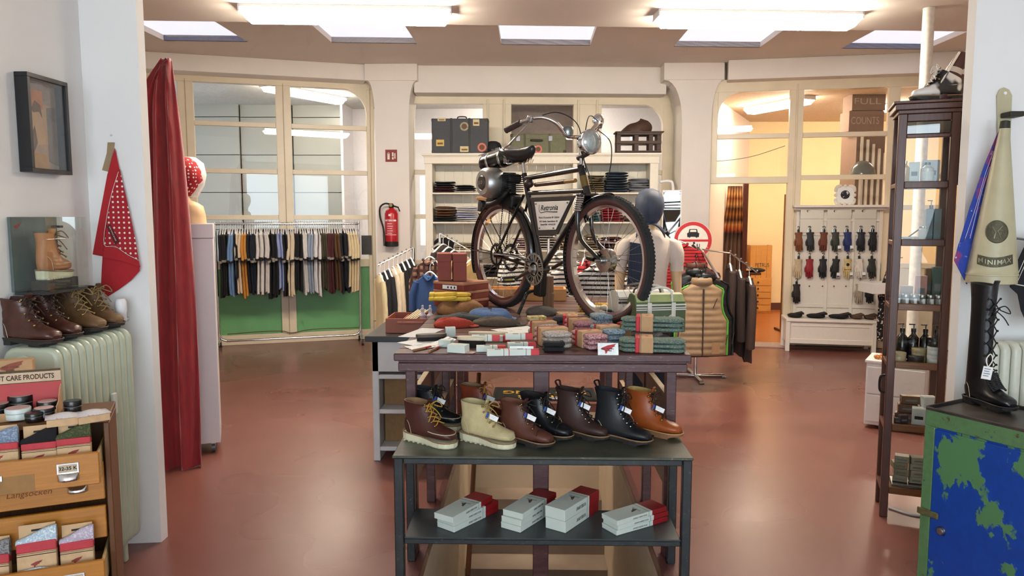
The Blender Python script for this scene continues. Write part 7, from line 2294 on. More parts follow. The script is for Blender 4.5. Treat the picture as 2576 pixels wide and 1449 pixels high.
# ornate print on the stand's shelf
q = onp(2125, 510, .13)
FP = frame_root('ornate_frame', 'small white ornate frame with a round portrait on the hall stand', 'picture', B3.X @ Matrix.Translation((q.x, -.13, zt_ + .031)))
sp_ = (onp(2150, 500, .13).x - onp(2100, 500, .13).x) / 2
FPW = M('ornate_plaster', '#e4ddcf', .6)
for k in range(32):
    a = 2 * math.pi * k / 32
    c, s = math.cos(a), math.sin(a)
    MB().ell((sp_ * .95 * math.copysign(abs(c) ** .4, c), 0, sp_ * 1.05 + sp_ * .98 * math.copysign(abs(s) ** .4, s)), (.022, .016, .022), 8, 5).build('scroll', FPW, FP, smooth=60)
MB().bb(-sp_ * .9, sp_ * .9, -.006, .012, sp_ * .12, sp_ * 1.98).build('mount', PAPER, FP)
MB().lathe([(.001, -.009), (sp_ * .42, -.009), (sp_ * .42, -.006)], 28, (0, 0, sp_ * 1.1), 'y').build('round_print', patches('ink_portrait', '#e6e0e0', '#1c1a2c', 26, .44, .6, 2, soft=.04, bump=0), FP)
torus([(sp_ * .40, -.0105), (sp_ * .46, -.0105), (sp_ * .46, -.008), (sp_ * .40, -.008)], 28, None, (0, 0, sp_ * 1.1)).build('print_ring', INK, FP)

# ------------------------------------------------------------ yellow room behind the doorway
WY = 12.2
def cl_curtain():
    pts = [(468, 1833, 1867), (520, 1828, 1868), (580, 1819, 1868), (640, 1812, 1868), (702, 1808, 1870)]
    grid = []
    n = 30
    for py, a, b in pts:
        A, B = at(a, py, WY - .9), at(b, py, WY - .9)
        grid.append([(A.x + (B.x - A.x) * k / n, WY - .9 + .03 * math.sin(k * 1.1 + py * .004), A.z) for k in range(n + 1)])
    zb = .02
    grid.append([(p[0], p[1], zb) for p in grid[-1]])
    c = Vector(grid[-1][0]); c.z = 0
    m, nt, bs = base_mat('striped_drape')
    tc = nt.nodes.new('ShaderNodeTexCoord'); sp = nt.nodes.new('ShaderNodeSeparateXYZ')
    nt.links.new(tc.outputs['Object'], sp.inputs[0])
    a = nt.nodes.new('ShaderNodeMapRange'); a.inputs[1].default_value = 1.25; a.inputs[2].default_value = 2.1
    nt.links.new(sp.outputs[2], a.inputs[0])
    col = ramp(nt, a.outputs[0], [(0, lin('#6e5140')), (.18, lin('#3a2a26')), (.26, lin('#b0562a')), (.34, lin('#c98a4a')), (.42, lin('#5a3a2c')), (.52, lin('#c07a3c')), (.62, lin('#6e4630')), (.7, lin('#d09a58')), (.8, lin('#8a4a28')), (.88, lin('#c98f52')), (1, lin('#5c3a2a'))], 'LINEAR')
    nt.links.new(col, bs.inputs['Base Color'])
    bs.inputs['Roughness'].default_value = .9
    o = MB().sheet([[Vector(p) - c for p in r] for r in grid]).build('striped_curtain', m, loc=c, smooth=70, solid=.006)
    tag(o, 'brown curtain with orange stripes inside the doorway', 'curtain')
    t = T('curtain_pole', 'dark red wooden post beside the striped curtain', 'post', (at(1868, 600, WY - .95).x + .04, WY - .9, 0))
    MB().bb(-.035, .035, -.03, .03, 0, at(1866, 462, WY - .9).z).build('post_shaft', wood('mahogany_post', '#5a2416', '#431a0f', .4, 2), t)
cl_curtain()
p = flo(1912, 786)
CH = T('chest_of_drawers', 'pale pine chest with five knobbed drawers in the yellow room', 'chest', (at(1910, 780, 12.75).x, 12.75, .007))
hw = (at(1940, 740, 12.75).x - at(1882, 740, 12.75).x) / 2
hz = at(1910, 700, 12.75).z
PINE2 = wood('warm_pine', '#d79a4c', '#c08238', .45, 0, 5)
MB().bb(-hw, hw, 0, .28, 0, hz).build('carcass', PINE2, CH, bevel=.004)
for k in range(5):
    z0 = .03 + k * (hz - .05) / 5
    d = MB().bb(-hw + .015, hw - .015, -.012, 0, z0, z0 + (hz - .05) / 5 - .012).build('drawer', PINE2, CH, bevel=.003)
    MB().lathe([(.008, -.012), (.017, -.025), (.014, -.035), (.002, -.037)], 12, (-hw * .2, 0, z0 + (hz - .05) / 10), 'y').build('knob', M('dark_knob', '#3a2416', .4), d, smooth=40)
CRT = T('pine_crate', 'pine crate of upright boards standing on the pine chest', 'crate', (CH.location.x + .02, 12.8, hz + .008))
hz2 = at(1910, 617, 12.8).z - hz - .008
for k in range(4):
    x0 = -hw * .95 + k * hw * 1.9 / 4
    MB().bb(x0 + .004, x0 + hw * 1.9 / 4 - .004, 0, .016, 0, hz2).build('board', PINE2, CRT, bevel=.002)
for x in (-hw * .95, hw * .95 - .016):
    MB().bb(x, x + .016, .016, .25, 0, hz2).build('side_board', PINE2, CRT)
text('PETRUS', .10, M('branded_ink', '#4a2a14', .8), CRT, frame((.02, -.0006, hz2 * .38), (1, 0, 0), (0, 0, 1)), .0004, width=hw * 1.2)
DT = T('side_table', 'dark brown wooden table covered with clothes behind the doorway', 'table', (at(1850, 690, 11.3).x, 11.3, .007))
tw0, tw1 = at(1850, 690, 11.3).x - DT.location.x, at(1915, 690, 11.3).x - DT.location.x
tz = at(1850, 687, 11.3).z
DBW = wood('dark_table_wood', '#5b3420', '#43240f', .45, 0, 5)
MB().bb(tw0, tw1, 0, .36, tz - .04, tz).build('table_top', DBW, DT, bevel=.004)
MB().bb(tw0 + .04, tw1 - .15, .03, .33, tz - .28, tz - .04).build('drawer_case', DBW, DT, bevel=.004)
for x in (tw0 + .04, tw1 - .22):
    for y in (.04, .26):
        MB().bb(x, x + .07, y, y + .07, 0, tz - .28).build('leg', DBW, DT)
for i, (px, hx, nm, w_) in enumerate(((1848, '#cfc8bd', 'white folded cloth on the dark table', .16), (1862, '#4b4036', 'grey-brown cap on the dark table', .14), (1858, '#a5784a', 'tan folded cloth on the dark table', .2), (1878, '#2f2620', 'dark brown gloves on the dark table', .2), (1905, '#181618', 'black glove overhanging the dark table', .12))):
    p = at(px, 684, 11.42 + .08 * (i % 2))
    o = MB().ell((0, 0, .03 if i != 1 else .06), (w_, .12, .032 if i != 1 else .062), 18, 8).box((w_ * .3, 0, .03), (w_ * .8, .1, .03), (0, R(8), R(20))).build('folded_cloth', cloth(hx), loc=(p.x, p.y, tz + .008), smooth=50)
    tag(o, nm, 'cloth')
TM = T('leaning_frame', 'tall slim gilt frame leaning in the yellow room by the doorway', 'mirror', (at(1975, 600, 10.6).x, 10.6, .007))
MB().bb(-.02, .02, 0, .04, .0, at(1972, 490, 10.6).z).build('gilt_edge', wood('gilt_wood', '#8a5a24', '#6b4216', .4, 2), TM, bevel=.004)
MB().bb(-.015, .015, .05, .3, 0, .03).build('easel_leg', DBW, TM)
# cupboard and cartons added to stand for reflections in the glass; a grey helmet
CP = T('tall_cupboard', 'tall grey-brown cupboard with pale battens behind the glass', 'cupboard', (at(2190, 400, 10.3).x, 10.3, .007))
cw = (at(2226, 400, 10.3).x - at(2152, 400, 10.3).x) / 2
cz_ = at(2190, 332, 10.3).z
MB().bb(-cw, cw, 0, .5, 0, cz_).build('carcass', M('grey_brown_wood', '#7a6152', .6), CP, bevel=.004)
for k in range(5):
    MB().bb(-cw + .05 + k * cw * .4, -cw + .085 + k * cw * .4, -.02, 0, .5, cz_ - .05 - .06 * k).build('batten', CREAMP, CP)  # pale bars stand for posts reflected in the pane
for i, (a, b, y0, y1) in enumerate(((2136, 2224, 278, 330), (2142, 2226, 232, 277))):
    x0, x1 = at(a, 300, 10.28).x, at(b, 300, 10.28).x
    z0 = cz_ + .008 if i == 0 else cz_ + .01 + (at(2190, 278, 10.28).z - at(2190, 330, 10.28).z)
    hgt = at(2190, y0, 10.28).z - at(2190, y1, 10.28).z
    t = T('cardboard_carton', ['lower brown carton with big pale lettering behind the glass', 'upper brown carton with pale lettering behind the glass'][i], 'box', ((x0 + x1) / 2, 10.28, z0 + .0))
    MB().bb(-(x1 - x0) / 2, (x1 - x0) / 2, 0, .3, 0, hgt - .004).build('carton', M('dusty_carton', '#8a7264', .8, var=.08), t, bevel=.004)  # carton added behind the pane in place of a reflected one
    text(['COUNTS', 'FULL'][i], hgt * .5, M('chalk_lettering', '#b7a79a', .8), t, frame((-.02, -.001, hgt * .5), (1, 0, 0), (0, 0, 1)), .0004, width=(x1 - x0) * .8)
hp = at(2170, 425, 9.95)
t = T('grey_helmet', 'round dark grey helmet standing behind the glass of the right bay', 'helmet', (hp.x, 9.95, 0))
hr = (at(2200, 425, 9.95).x - at(2139, 425, 9.95).x) / 2
zsh = at(2170, 446, 9.95).z
MB().ell((0, 0, zsh + .02), (hr, hr, hr * 1.25), 26, 14, z0=-.1).build('shell', M('slate_gloss', '#5a6160', .15, var=.03), t, smooth=60)
MB().cyl((0, 0, .007), (0, 0, zsh), .012, n=10).lathe([(.1, .007), (.1, .02)], 20).lathe([(hr * .8, zsh - .01), (hr * .8, zsh)], 20).build('stand', STEEL, t)

# ------------------------------------------------------------ slim white column, small white drawer unit
cp_ = at(2333, 100, 5.9)
o = ST(MB().lathe([(.042, 0), (.042, 3.248)], 24).build('wall_column', M('white_column_paint', '#efe8df', .4), loc=(cp_.x, 5.9, 0), smooth=40))
dq_ = flo(2172, 1075)
DU = T('drawer_unit', 'low white drawer unit half hidden behind the glass cabinet', 'drawers', (dq_.x, dq_.y, 0), R(-32))
dzt = at(2176, 905, dq_.y).z
MB().bb(0, .42, 0, .36, .03, dzt - .02).build('carcass', WHITEP, DU, bevel=.004)
MB().bb(-.01, .43, -.01, .37, dzt - .02, dzt).build('top', WHITEP, DU, bevel=.003)
for k in range(2):
    MB().bb(.01, .41, -.012, 0, .06 + k * (dzt - .1) / 2, .05 + (k + 1) * (dzt - .1) / 2).build('drawer_front', WHITEP, DU, bevel=.003)
for i in range(3):
    q = Vector((dq_.x + [.13, .2, .26][i], dq_.y + [.04, .09, .03][i], dzt + .001))
    t = T('bead_bracelet', '%s orange bead bracelet from the front on the white drawer unit' % ordn(i), 'jewellery', q, 0, 'bead bracelets')
    for k in range(10):
        a = 2 * math.pi * k / 10
        MB().ell((.04 * math.cos(a), .04 * math.sin(a), .014), (.014, .014, .014), 8, 6).build('bead', M('amber_bead', '#c07a3a', .3, var=.2), t, smooth=60)
# patterned black bandanas at the end of the hall stand
PAI = patches('black_white_paisley', '#141315', '#d8d2cc', 30, .60, .85, 2, soft=.03, bump=0)
for i, (pts, Y, lb) in enumerate(((((2240, 650), (2226, 690), (2208, 745), (2212, 770), (2245, 768)), 8.75, 'upper black bandana with white pattern beside the glass cabinet'), (((2212, 745), (2245, 748), (2246, 860), (2206, 858), (2205, 815)), 8.7, 'lower black bandana with white paisley print by the bench'))):
    c = at(pts[0][0], pts[0][1], Y)
    P = [Vector(at(a, b, Y)) - Vector(c) for a, b in pts]
    t = T('patterned_bandana', lb, 'bandana', c)
    MB().prism([(p.x, p.z) for p in P], -.004, .004).build('cloth', PAI, t, bevel=.002, seg=1)
    MB().cyl((0, 0, .0), (.14, .0, .01), .008, n=8).build('hook_rod', CHROME, t)
o = MB().bb(0, .3, 0, .4, 0, .12).build('shelf_board', WHITEP, loc=(at(2196, 735, 8.6).x, 8.6, at(2196, 740, 8.6).z), bevel=.004)
tag(o, 'white box-shaped shelf end between the hall stand and the glass cabinet', 'shelf')

# ------------------------------------------------------------ glass cabinet on the right
VX0, VY0, VA = 1.952, 4.03, R(-20)
VT = T('glass_cabinet', 'tall narrow glazed wooden cabinet filled with toiletries', 'cabinet', (VX0, VY0, 0), VA)
VXA, VYA = Vector((math.cos(VA), math.sin(VA), 0)), Vector((-math.sin(VA), math.cos(VA), 0))
def vpos(px, py, y):
    return hit(px, py, Vector((VX0, VY0, 0)) + VYA * y, VYA)
MAH = wood('reddish_brown_wood', '#5c3527', '#43241a', .4, 2, 6)
OAK = wood('golden_brown_wood', '#7a4d26', '#5f3817', .4, 0, 6)
vw, vd = (vpos(2400, 600, 0) - Vector((VX0, VY0, 0))).dot(VXA), .27
vzt = vpos(2250, 288, 0).z
def vb(x0, x1, y0, y1, z0, z1, nm, mat=MAH, bv=.003, par=None): return MB().bb(x0, x1, y0, y1, z0, z1).build(nm, mat, par or VT, bevel=bv, seg=1)
for x in (0, vw - .04):
    for y in (0, vd - .04):
        vb(x, x + .04, y, y + .04, 0, vzt, 'post')
vzr = [vpos(2300, y, 0).z for y in (458, 604, 767, 915, 1075, 1236)]
vb(-.005, vw + .005, -.005, vd + .005, vzt, vzt + .02, 'cornice_base')
vb(-.02, vw + .02, -.02, vd + .02, vzt + .02, vzt + .05, 'cornice')
vb(-.03, vw + .03, -.03, vd + .03, vzt + .05, vzt + .065, 'cornice_cap')
zf1, zf2 = vpos(2300, 305, 0).z, vpos(2300, 337, 0).z
vb(.04, vw - .04, .005, .03, zf1, vzt, 'top_rail'); vb(.04, vw - .04, .005, .03, zf2 - .02, zf2, 'top_rail')
vb(.04, vw - .04, .012, .018, zf2, zf1, 'frieze_pane', glass('smoky_glass', '#8a8880', 1.5))
for i, z in enumerate(vzr):
    vb(.04, vw - .04, .004, .034, z - .032, z + .004, 'front_rail', MAH if i < 2 else OAK)
    vb(.0, .034, .04, vd - .04, z - .03, z - .004, 'side_rail', MAH)
    vb(vw - .034, vw, .04, vd - .04, z - .03, z - .004, 'side_rail', MAH)
    vb(.04, vw - .04, vd - .03, vd - .01, z - .03, z - .004, 'back_rail', MAH)
    vb(.034, vw - .034, .034, vd - .03, z - .012, z - .004, 'shelf', glass('shelf_glass', '#dfe8e4', 1.3) if i < 4 else OAK)
VGL = glass('vitrine_glass', '#fbfffd', .5)
levels = [zf2 - .02] + [z for z in vzr]
for i in range(6):
    z1, z0 = levels[i] - (0 if i == 0 else .032), levels[i + 1] + .004
    MB().add([(.04, .018, z0), (vw - .04, .018, z0), (vw - .04, .018, z1), (.04, .018, z1)], [(0, 1, 2, 3)]).build('front_pane', VGL, VT)
    for x in (.016, vw - .016):
        MB().add([(x, .04, z0), (x, vd - .04, z0), (x, vd - .04, z1), (x, .04, z1)], [(0, 1, 2, 3)]).build('side_pane', VGL, VT)
MB().tube(spl([(-.002, .02, .80), (-.025, .02, .79), (-.03, .02, .75), (-.025, .02, .71), (-.002, .02, .70)], 4), .006, n=8).build('handle', M('dark_iron', '#1c1816', .5, .6), VT, smooth=50)
q = Vector((VX0, VY0, 0)) + VXA * (vw + .004) + VYA * .02
o = MB().bb(0, .05, 0, .22, 0, .40).build('black_case', BLACKR, loc=(q.x, q.y, vpos(2400, 462, 0).z), bevel=.012)
o.rotation_euler = (0, 0, VA)
tag(o, 'flat black leather case hung on the right side of the glass cabinet', 'case')
# contents: x by pixel, row by shelf
VR_ = [420, 570, 730, 880, 1040, 1200]
def vat(px, i, y, z):
    p = vpos(px, VR_[i], y * .72 + .01)
    return Vector((p.x, p.y, z))
def vrow(i): return vzr[i] + .0005 - .004
def vbox(label, px, i, y, w, d, h, mat, ang=0.0, pr_=None, name='toiletry_box', dz=0.0):
    t = T(name, label, 'box', vat(px, i, y, vrow(i) + dz), ang + VA)
    MB().bb(-w / 2, w / 2, 0, d, 0, h).build('carton', mat, t, bevel=.002, seg=1)
    MB().bb(-w * .3, w * .3, -.0008, 0, h * .35, h * .55).build('print', pr_ or M('tiny_print', '#6d6f72', .7), t)
    return t
def vbot(label, px, i, y, r, h, mat, capm=None, lab=None, pump=False, neck=.4, name='toiletry_bottle', dz=0.0, cat='bottle'):
    c = vat(px, i, y, vrow(i) + dz)
    pr = [(r * .9, 0), (r, .004), (r, h * .7), (r * neck * 1.3, h * .8), (r * neck, h * .84), (r * neck, h * .9)]
    cap_ = [(r * neck * 1.1, h * .88), (r * neck * 1.15, h * .9), (r * neck * 1.15, h), (r * neck * .5, h)]
    t = bottle(name, label, c, pr, mat, cap_, capm or BLACKM, cat, None, (r + .0006, h * .12, h * .55, lab) if lab else None, 16)
    if pump:
        MB().cyl((0, 0, h), (0, 0, h * 1.12), r * .12, n=8).box((-r * .35, 0, h * 1.13), (r * 1.1, r * .35, r * .22)).build('pump_head', BLACKM, t)
    return t
def vtin(label, px, i, y, r, h, mat, lid=None, dz=0.0, lab=None):
    c = vat(px, i, y, vrow(i) + dz)
    t = T('cream_tin', label, 'tin', c)
    MB().lathe([(r * .96, 0), (r, .002), (r, h * .6), (r * .98, h * .62)], 22).build('tin_body', mat, t, smooth=40)
    MB().lathe([(r * 1.0, h * .63), (r * 1.03, h * .65), (r * 1.03, h * .97), (r * .98, h)], 22).build('lid', lid or mat, t, smooth=40)
    if lab:
        rr_ = r + .0008
        MB().loft([[(rr_ * math.cos(a), rr_ * math.sin(a), z) for a in [R(250 + 5 * k) for k in range(9)]] for z in (h * .02, h * .6)], cap=False, closed=False).build('label', lab, t, solid=.0005)
    return t
AMB = M('amber_liquid', '#b08a52', .15, var=.05); SILB = M('silver_carton', '#b9c0c2', .4); TEAL = M('grey_teal_carton', '#66777c', .5); CLRB = M('clear_liquid', '#c3c0bc', .1)
vbot('small amber bottle at the left of the top compartment', 2277, 0, .10, .022, .12, AMB, STEEL)
vbox('white card box in the top compartment', 2301, 0, .12, .05, .04, .115, M('pale_card', '#c6ccca', .6))
vbox('silver box behind the square bottle in the top compartment', 2342, 0, .16, .085, .04, .125, SILB)
vbot('clear square-shouldered bottle with black cap in the top compartment', 2333, 0, .10, .032, .11, CLRB, BLACKM, M('pale_label', '#cfd2cf', .6))
vbox('left of two grey-teal boxes in the second compartment', 2338, 1, .12, .035, .09, .17, TEAL)
vbox('right of two grey-teal boxes in the second compartment', 2358, 1, .12, .035, .09, .17, TEAL)
vbot('dark bottle with a pump behind the grey-teal boxes', 2340, 1, .24, .022, .19, M('dark_brown_glass', '#1e1814', .15), BLACKM, PAPER, True)
vbot('chrome-capped glass jar in the second compartment', 2322, 1, .12, .02, .075, CLRB, CHROME, None, False, .8)
for k in range(3):
    vbox('%s flat silver packet in the second compartment' % ordn(k), 2284 + 10 * k, 1, .09 + .04 * k, .07, .05, .018, M('silver_packet', '#b3b1ad', .35), R(10 * k), dz=.0)
o = MB().cyl((0, 0, 0), (.13, .02, .09), .004, n=8).build('bath_stick', M('dark_stick', '#3a2a20', .5), loc=vat(2280, 1, .2, vrow(1) + .005))
tag(o, 'dark thin stick slanting across the second compartment', 'stick')
for k in range(6):
    vtin('%s small glass jar with white label in the third compartment' % ordn(k), 2258 + 21 * k, 2, .08, .020, .055, M('jar_glass', '#8d8680', .15), STEEL, lab=PAPER)
vbox('pink carton at the back of the third compartment', 2318, 2, .18, .055, .05, .15, M('pinkish_carton', '#b8867a', .6))
vbox('tall dark green box at the right of the third compartment', 2358, 2, .16, .05, .06, .20, M('bottle_green_carton', '#2f4a42', .5))
vbox('low pale pack with flowers in the third compartment', 2282, 2, .20, .06, .05, .09, M('blush_pack', '#b9a59c', .6))
vbox('brown carton behind the green box in the third compartment', 2342, 2, .24, .06, .05, .19, M('brown_carton', '#7a5a3a', .6))
for k, px in enumerate((2268, 2296, 2326, 2354)):
    vbot('%s dark pump bottle in the fourth compartment' % ordn(k), px, 3, .20, .028, .175, M('dark_brown_glass', '#1e1814', .15), BLACKM, None, True)
vtin('lower white round tin at the right of the fourth compartment', 2350, 3, .10, .034, .045, M('white_tin_b', '#cfccc6', .4))
vtin('upper white round tin at the right of the fourth compartment', 2350, 3, .10, .034, .045, M('white_tin_b', '#cfccc6', .4), dz=.046)
vtin('dark brown flat tin in the middle of the fourth compartment', 2305, 3, .09, .04, .035, M('umber_tin', '#33231c', .4))
vtin('beige tin in front on the left of the fourth compartment', 2262, 3, .09, .036, .05, M('beige_tin', '#a8946f', .4))
vtin('beige tin behind the dark one in the fourth compartment', 2312, 3, .155, .036, .075, M('beige_tin', '#a8946f', .4))
vtin('black jar on the white tins in the fourth compartment', 2350, 3, .10, .034, .05, TINB, TINB, dz=.092)
vbox('white box with dark lettering in the fifth compartment', 2312, 4, .08, .07, .07, .09, M('pale_box', '#c9c8c6', .6), R(-8), INK)
vbox('tilted white box at the right of the fifth compartment', 2340, 4, .14, .07, .06, .15, M('pale_box', '#c9c8c6', .6), R(12), INK)
for k in range(3):
    vbox('%s clear-wrapped brown brush pack in the fifth compartment' % ordn(k), 2276 + 8 * k, 4, .16 + .02 * k, .10, .05, .045, M('wrapped_brown', '#6e4a38', .25, var=.3, sc=40), R(8 * k - 8), dz=.047 * k)
for k in range(2):
    vbox('%s small dark soap pack at the front of the fifth compartment' % ordn(k), 2262 + 14 * k, 4, .07, .045, .03, .03 + .02 * k, M('dark_soap_pack', '#3a2620', .5), R(20 * k))
for k in range(4):
    vbox('%s up in the left stack of wrapped soaps in the bottom compartment' % ordn(k), 2264 + 3 * (k % 2), 5, .10, .075, .06, .036, M('wrapped_soap', '#8d8068', .3, var=.25, sc=30), R(6 * (k % 3 - 1)), dz=.02 + .037 * k)
for k in range(4):
    vbox('%s up in the right stack of soap boxes in the bottom compartment' % ordn(k), 2306 + 3 * (k % 2), 5, .10, .07, .06, .036, M('soap_box', '#a09888', .5), R(5 * (k % 2)), dz=.02 + .037 * k)
vbox('flat silver tray under the soaps in the bottom compartment', 2290, 5, .05, .18, .14, .016, M('silver_tray', '#8f8d8a', .25, .8))
# on top of the cabinet: black and white shoe, pair of leather shin guards
VZC = vzt + .066
boot('low_shoe', 'black and white leather shoe lying on top of the glass cabinet', vat(2282, 0, .08, VZC), R(168), .25, .045, .085, patches('black_white_leather', '#1a1719', '#d8d4d0', 7, .50, .35, 2, soft=.02, bump=0), 'heel', M('shoe_sole_black', '#1c1a1b', .6), '#d8d4d0', tag_=False, lining='#d0ccc6', cat='shoe')
for i, (px0, py0, px1, py1) in enumerate(((2362, 250, 2424, 132), (2384, 250, 2438, 138))):
    A, B = vpos(px0, py0, .10 + .05 * i), vpos(px1, py1, .10 + .05 * i)
    A.z = VZC + .004
    t = T('shin_guard', ['left of two maroon leather gaiters leaning on the cabinet top', 'right of two maroon leather gaiters leaning on the cabinet top'][i], 'gaiter', A, 0, 'gaiters on the cabinet')
    d = B - A
    x_ = Vector((d.z, 0, -d.x)).normalized()
    rings = []
    for f, w_ in ((0, .055), (.1, .06), (.3, .05), (.5, .042), (.75, .036), (.93, .03), (1, .015)):
        c = d * f
        rings.append([c + x_ * w_ * math.cos(a) + Vector((0, w_ * .8 * math.sin(a), 0)) for a in [2 * math.pi * k / 16 for k in range(16)]])
    MB().loft(rings).build('leather_shell', leather('maroon_leather', '#431a18', .4), t, smooth=60)
    for f in (.62,):
        c = d * f
        MB().loft([[c + d * g + x_ * .042 * math.cos(a) + Vector((0, .034 * math.sin(a), 0)) for a in [2 * math.pi * k / 16 for k in range(16)]] for g in (-.05, .05)]).build('white_strap', M('white_strap', '#c9bdb2', .6), t, smooth=60)
    MB().tube([x_ * -.05 + Vector((0, -.03, .01)), d * .5 + x_ * -.04 + Vector((0, -.025, 0)), d * .95 + x_ * -.028 + Vector((0, -.02, 0))], .006, n=6).build('piping', CREAMP, t, smooth=60)

# ------------------------------------------------------------ blue and green steel locker with a tall boot
LU, LV = Vector((.5, -.866, 0)), Vector((.866, .5, 0))
LP = flo(2330, 1025, .85); LP.z = 0
LM = Matrix((LU, LV, Vector((0, 0, 1)))).transposed().to_4x4()
LM.translation = LP
LK = frame_root('steel_locker', 'battered steel locker with blue paint flaking to green', 'locker', LM)
BLG = patches('blue_over_green_paint', '#0f3d8f', '#4f7a4f', 4.3, .515, .35, 6, stretch=(1, 1, .7), soft=.008, bump=.35, loc=(1.2, .3, .6))
GRB = patches('green_over_blue_paint', '#54764c', '#123f8c', 4.5, .62, .4, 5, soft=.01, bump=.3, third='#4b3a28')
RST = patches('dark_rusty_steel', '#2c2623', '#4a3f38', 6, .55, .4, 5, soft=.15, bump=.1)
def lk(x0, x1, y0, y1, z0, z1, nm, mat, bv=.003, par=None): return MB().bb(x0, x1, y0, y1, z0, z1).build(nm, mat, par or LK, bevel=bv, seg=1)
lk(0, .62, 0.002, .36, 0, .84, 'body', BLG)
lk(0, .62, -.004, .002, .775, .845, 'top_fascia', GRB)
lk(0, .045, -.004, .002, 0, .775, 'left_stile', GRB)
lk(.047, .60, -.006, .002, .03, .765, 'door', BLG, .002)
lk(0.0, .62, .0, .36, .84, .845, 'top_plate', RST)
lk(0, .62, -.004, .006, .84, .856, 'rim', RST); lk(0, .62, .352, .36, .84, .858, 'rim', RST); lk(-.003, .006, 0, .36, .84, .858, 'rim', RST)
hp_ = LM.inverted() @ hit(2345, 1293, LP, LV)
lk(-.008, .085, -.016, -.006, hp_.z - .012, hp_.z + .016, 'hasp', patches('rusty_green_hasp', '#5b5a34', '#4a2f1c', 20, .5, .6, 4, soft=.1))
q = LM.inverted() @ hit(2370, 1335, LP, LV)
MB().lathe([(.001, -.022), (.012, -.021), (.016, -.014), (.016, -.006), (.02, -.006)], 18, (q.x, 0, q.z), 'y').build('lock_cylinder', STEEL, LK, smooth=40)
tz_ = .8455
toe, heel = flo(2552, 1040, tz_), flo(2446, 1028, tz_)
toe = flo(2549, 1044, tz_)
d = toe - heel
bt2 = boot('riding_boot', 'knee-high black lace-up boot with white tag on the locker', toe + Vector((0, 0, .001)), R(-76), .245, .043, .535, leather('polished_black_leather', '#121113', .28, .2), 'heel', M('black_boot_sole', '#191413', .5), '#151313', tag_=False, lining='#2a2626', welt='#1d1816', lace_n=20, eyelet=M('dark_eyelet', '#2a2828', .4, .6))
tq = Vector((.165, -.06, .19))
mt_ = Matrix.Translation(tq) @ Euler((R(70), R(0), R(20))).to_matrix().to_4x4()
c = MB(mt_).bb(-.016, .022, -.055, .0, 0, .0012).build('price_tag', PAPER, bt2)
for k in range(4):
    MB(mt_).bb(-.010, .015 - .004 * (k % 2), -.012 - .01 * k, -.009 - .01 * k, .0012, .0016).build('tag_print', M('tag_print_grey', '#5a6d8a', .8), c)
MB(mt_).tube(spl([(.0, -.002, .0), (-.012, .03, .0), (.0, .055, 0), (.012, .03, 0), (.002, -.002, 0)], 4), .0022, n=5).build('tag_string', CREAMP, bt2)

# ------------------------------------------------------------ right wall: cone extinguisher, scarf, radiator
WYR = 3.598
BR = T('wall_bracket', 'cream enamelled bracket plate nailed to the right wall', 'bracket', at(2525, 430, WYR))
b0 = Vector(BR.location)
pl = [(2506, 240), (2512, 226), (2524, 220), (2537, 226), (2544, 240), (2537, 430), (2508, 430)]
P = [Vector(at(a, b, WYR)) - b0 for a, b in pl]
CRE = M('cream_enamel', '#b9ae8c', .4, var=.08, sc=10)
MB().prism([(p.x, p.z) for p in P], -.008, -.001).build('plate', CRE, BR, bevel=.002)
pq = Vector(at(2526, 235, WYR)) - b0
MB().lathe([(.001, -.012), (.007, -.011), (.008, -.008)], 12, (pq.x, 0, pq.z), 'y').build('nail', WHITEP, BR)
pq = Vector(at(2532, 292, WYR)) - b0
MB().bb(pq.x - .035, pq.x + .03, -.085, -.008, pq.z - .012, pq.z + .012).build('clamp', M('tarnished_iron', '#38352c', .6, .5), BR, bevel=.005)
YC = 3.46
ct, cb_ = at(2529, 305, YC), at(2492, 712, YC)
MX = T('cone_extinguisher', 'cream cone-shaped extinguisher with an embossed badge on the right wall', 'extinguisher', cb_)
ax = (Vector(ct) - Vector(cb_))
xl = Vector((1, 0, 0))
rb = (at(2552, 700, YC) - at(2434, 712, YC)).length / 2
def cring(f, r): 
    c = ax * f
    return [c + Vector((r * math.cos(a), r * .92 * math.sin(a), 0)) for a in [2 * math.pi * k / 40 for k in range(40)]]
def crad(f): return rb + (.016 - rb) * max(0, (f - .06) / .94) if f > .06 else rb
CO_ = MB().loft([cring(0, rb * .96), cring(.003, rb), cring(.05, rb), cring(.052, rb * 1.02), cring(.06, rb * 1.02), cring(.065, rb * .995)] + [cring(f, crad(f)) for f in (.1, .25, .4, .55, .7, .85, .96)]).build('cone', CRE, MX, smooth=30)
MB().loft([cring(.955, .018), cring(.958, .022), cring(1.0, .020), cring(1.005, .01)]).build('neck', M('tarnished_iron', '#38352c', .6, .5), MX, smooth=40)
def cone_pt(px, py, lift=.002):
    """point on the cone's near surface under a pixel"""
    best = None
    o_ = Vector((0, 0, EYE)); d_ = ray(px, py)
    for k in range(600):
        p = o_ + d_ * ((YC - .16 + .0004 * k) / d_.y) - Vector(cb_)
        f = p.z / ax.z
        c = ax * f
        if ((p.x - c.x) ** 2 + ((p.y - c.y) / .92) ** 2) ** .5 < crad(f) + lift:
            return p
    return p
BRZ = M('pewter_badge', '#57523f', .45, .6, var=.2, sc=60, bump=.3)
cc_ = cone_pt(2508, 583)
ring = [cone_pt(2508 + 28 * math.cos(a), 583 + 28 * math.sin(a)) for a in [2 * math.pi * k / 28 for k in range(28)]]
inn = [cone_pt(2508 + 14 * math.cos(a), 583 + 14 * math.sin(a), .003) for a in [2 * math.pi * k / 28 for k in range(28)]]
bd = MB()
bd.loft([ring, inn], cap=False).add(inn, [tuple(range(28))])
bo2 = bd.build('round_badge', BRZ, MX, solid=.002)
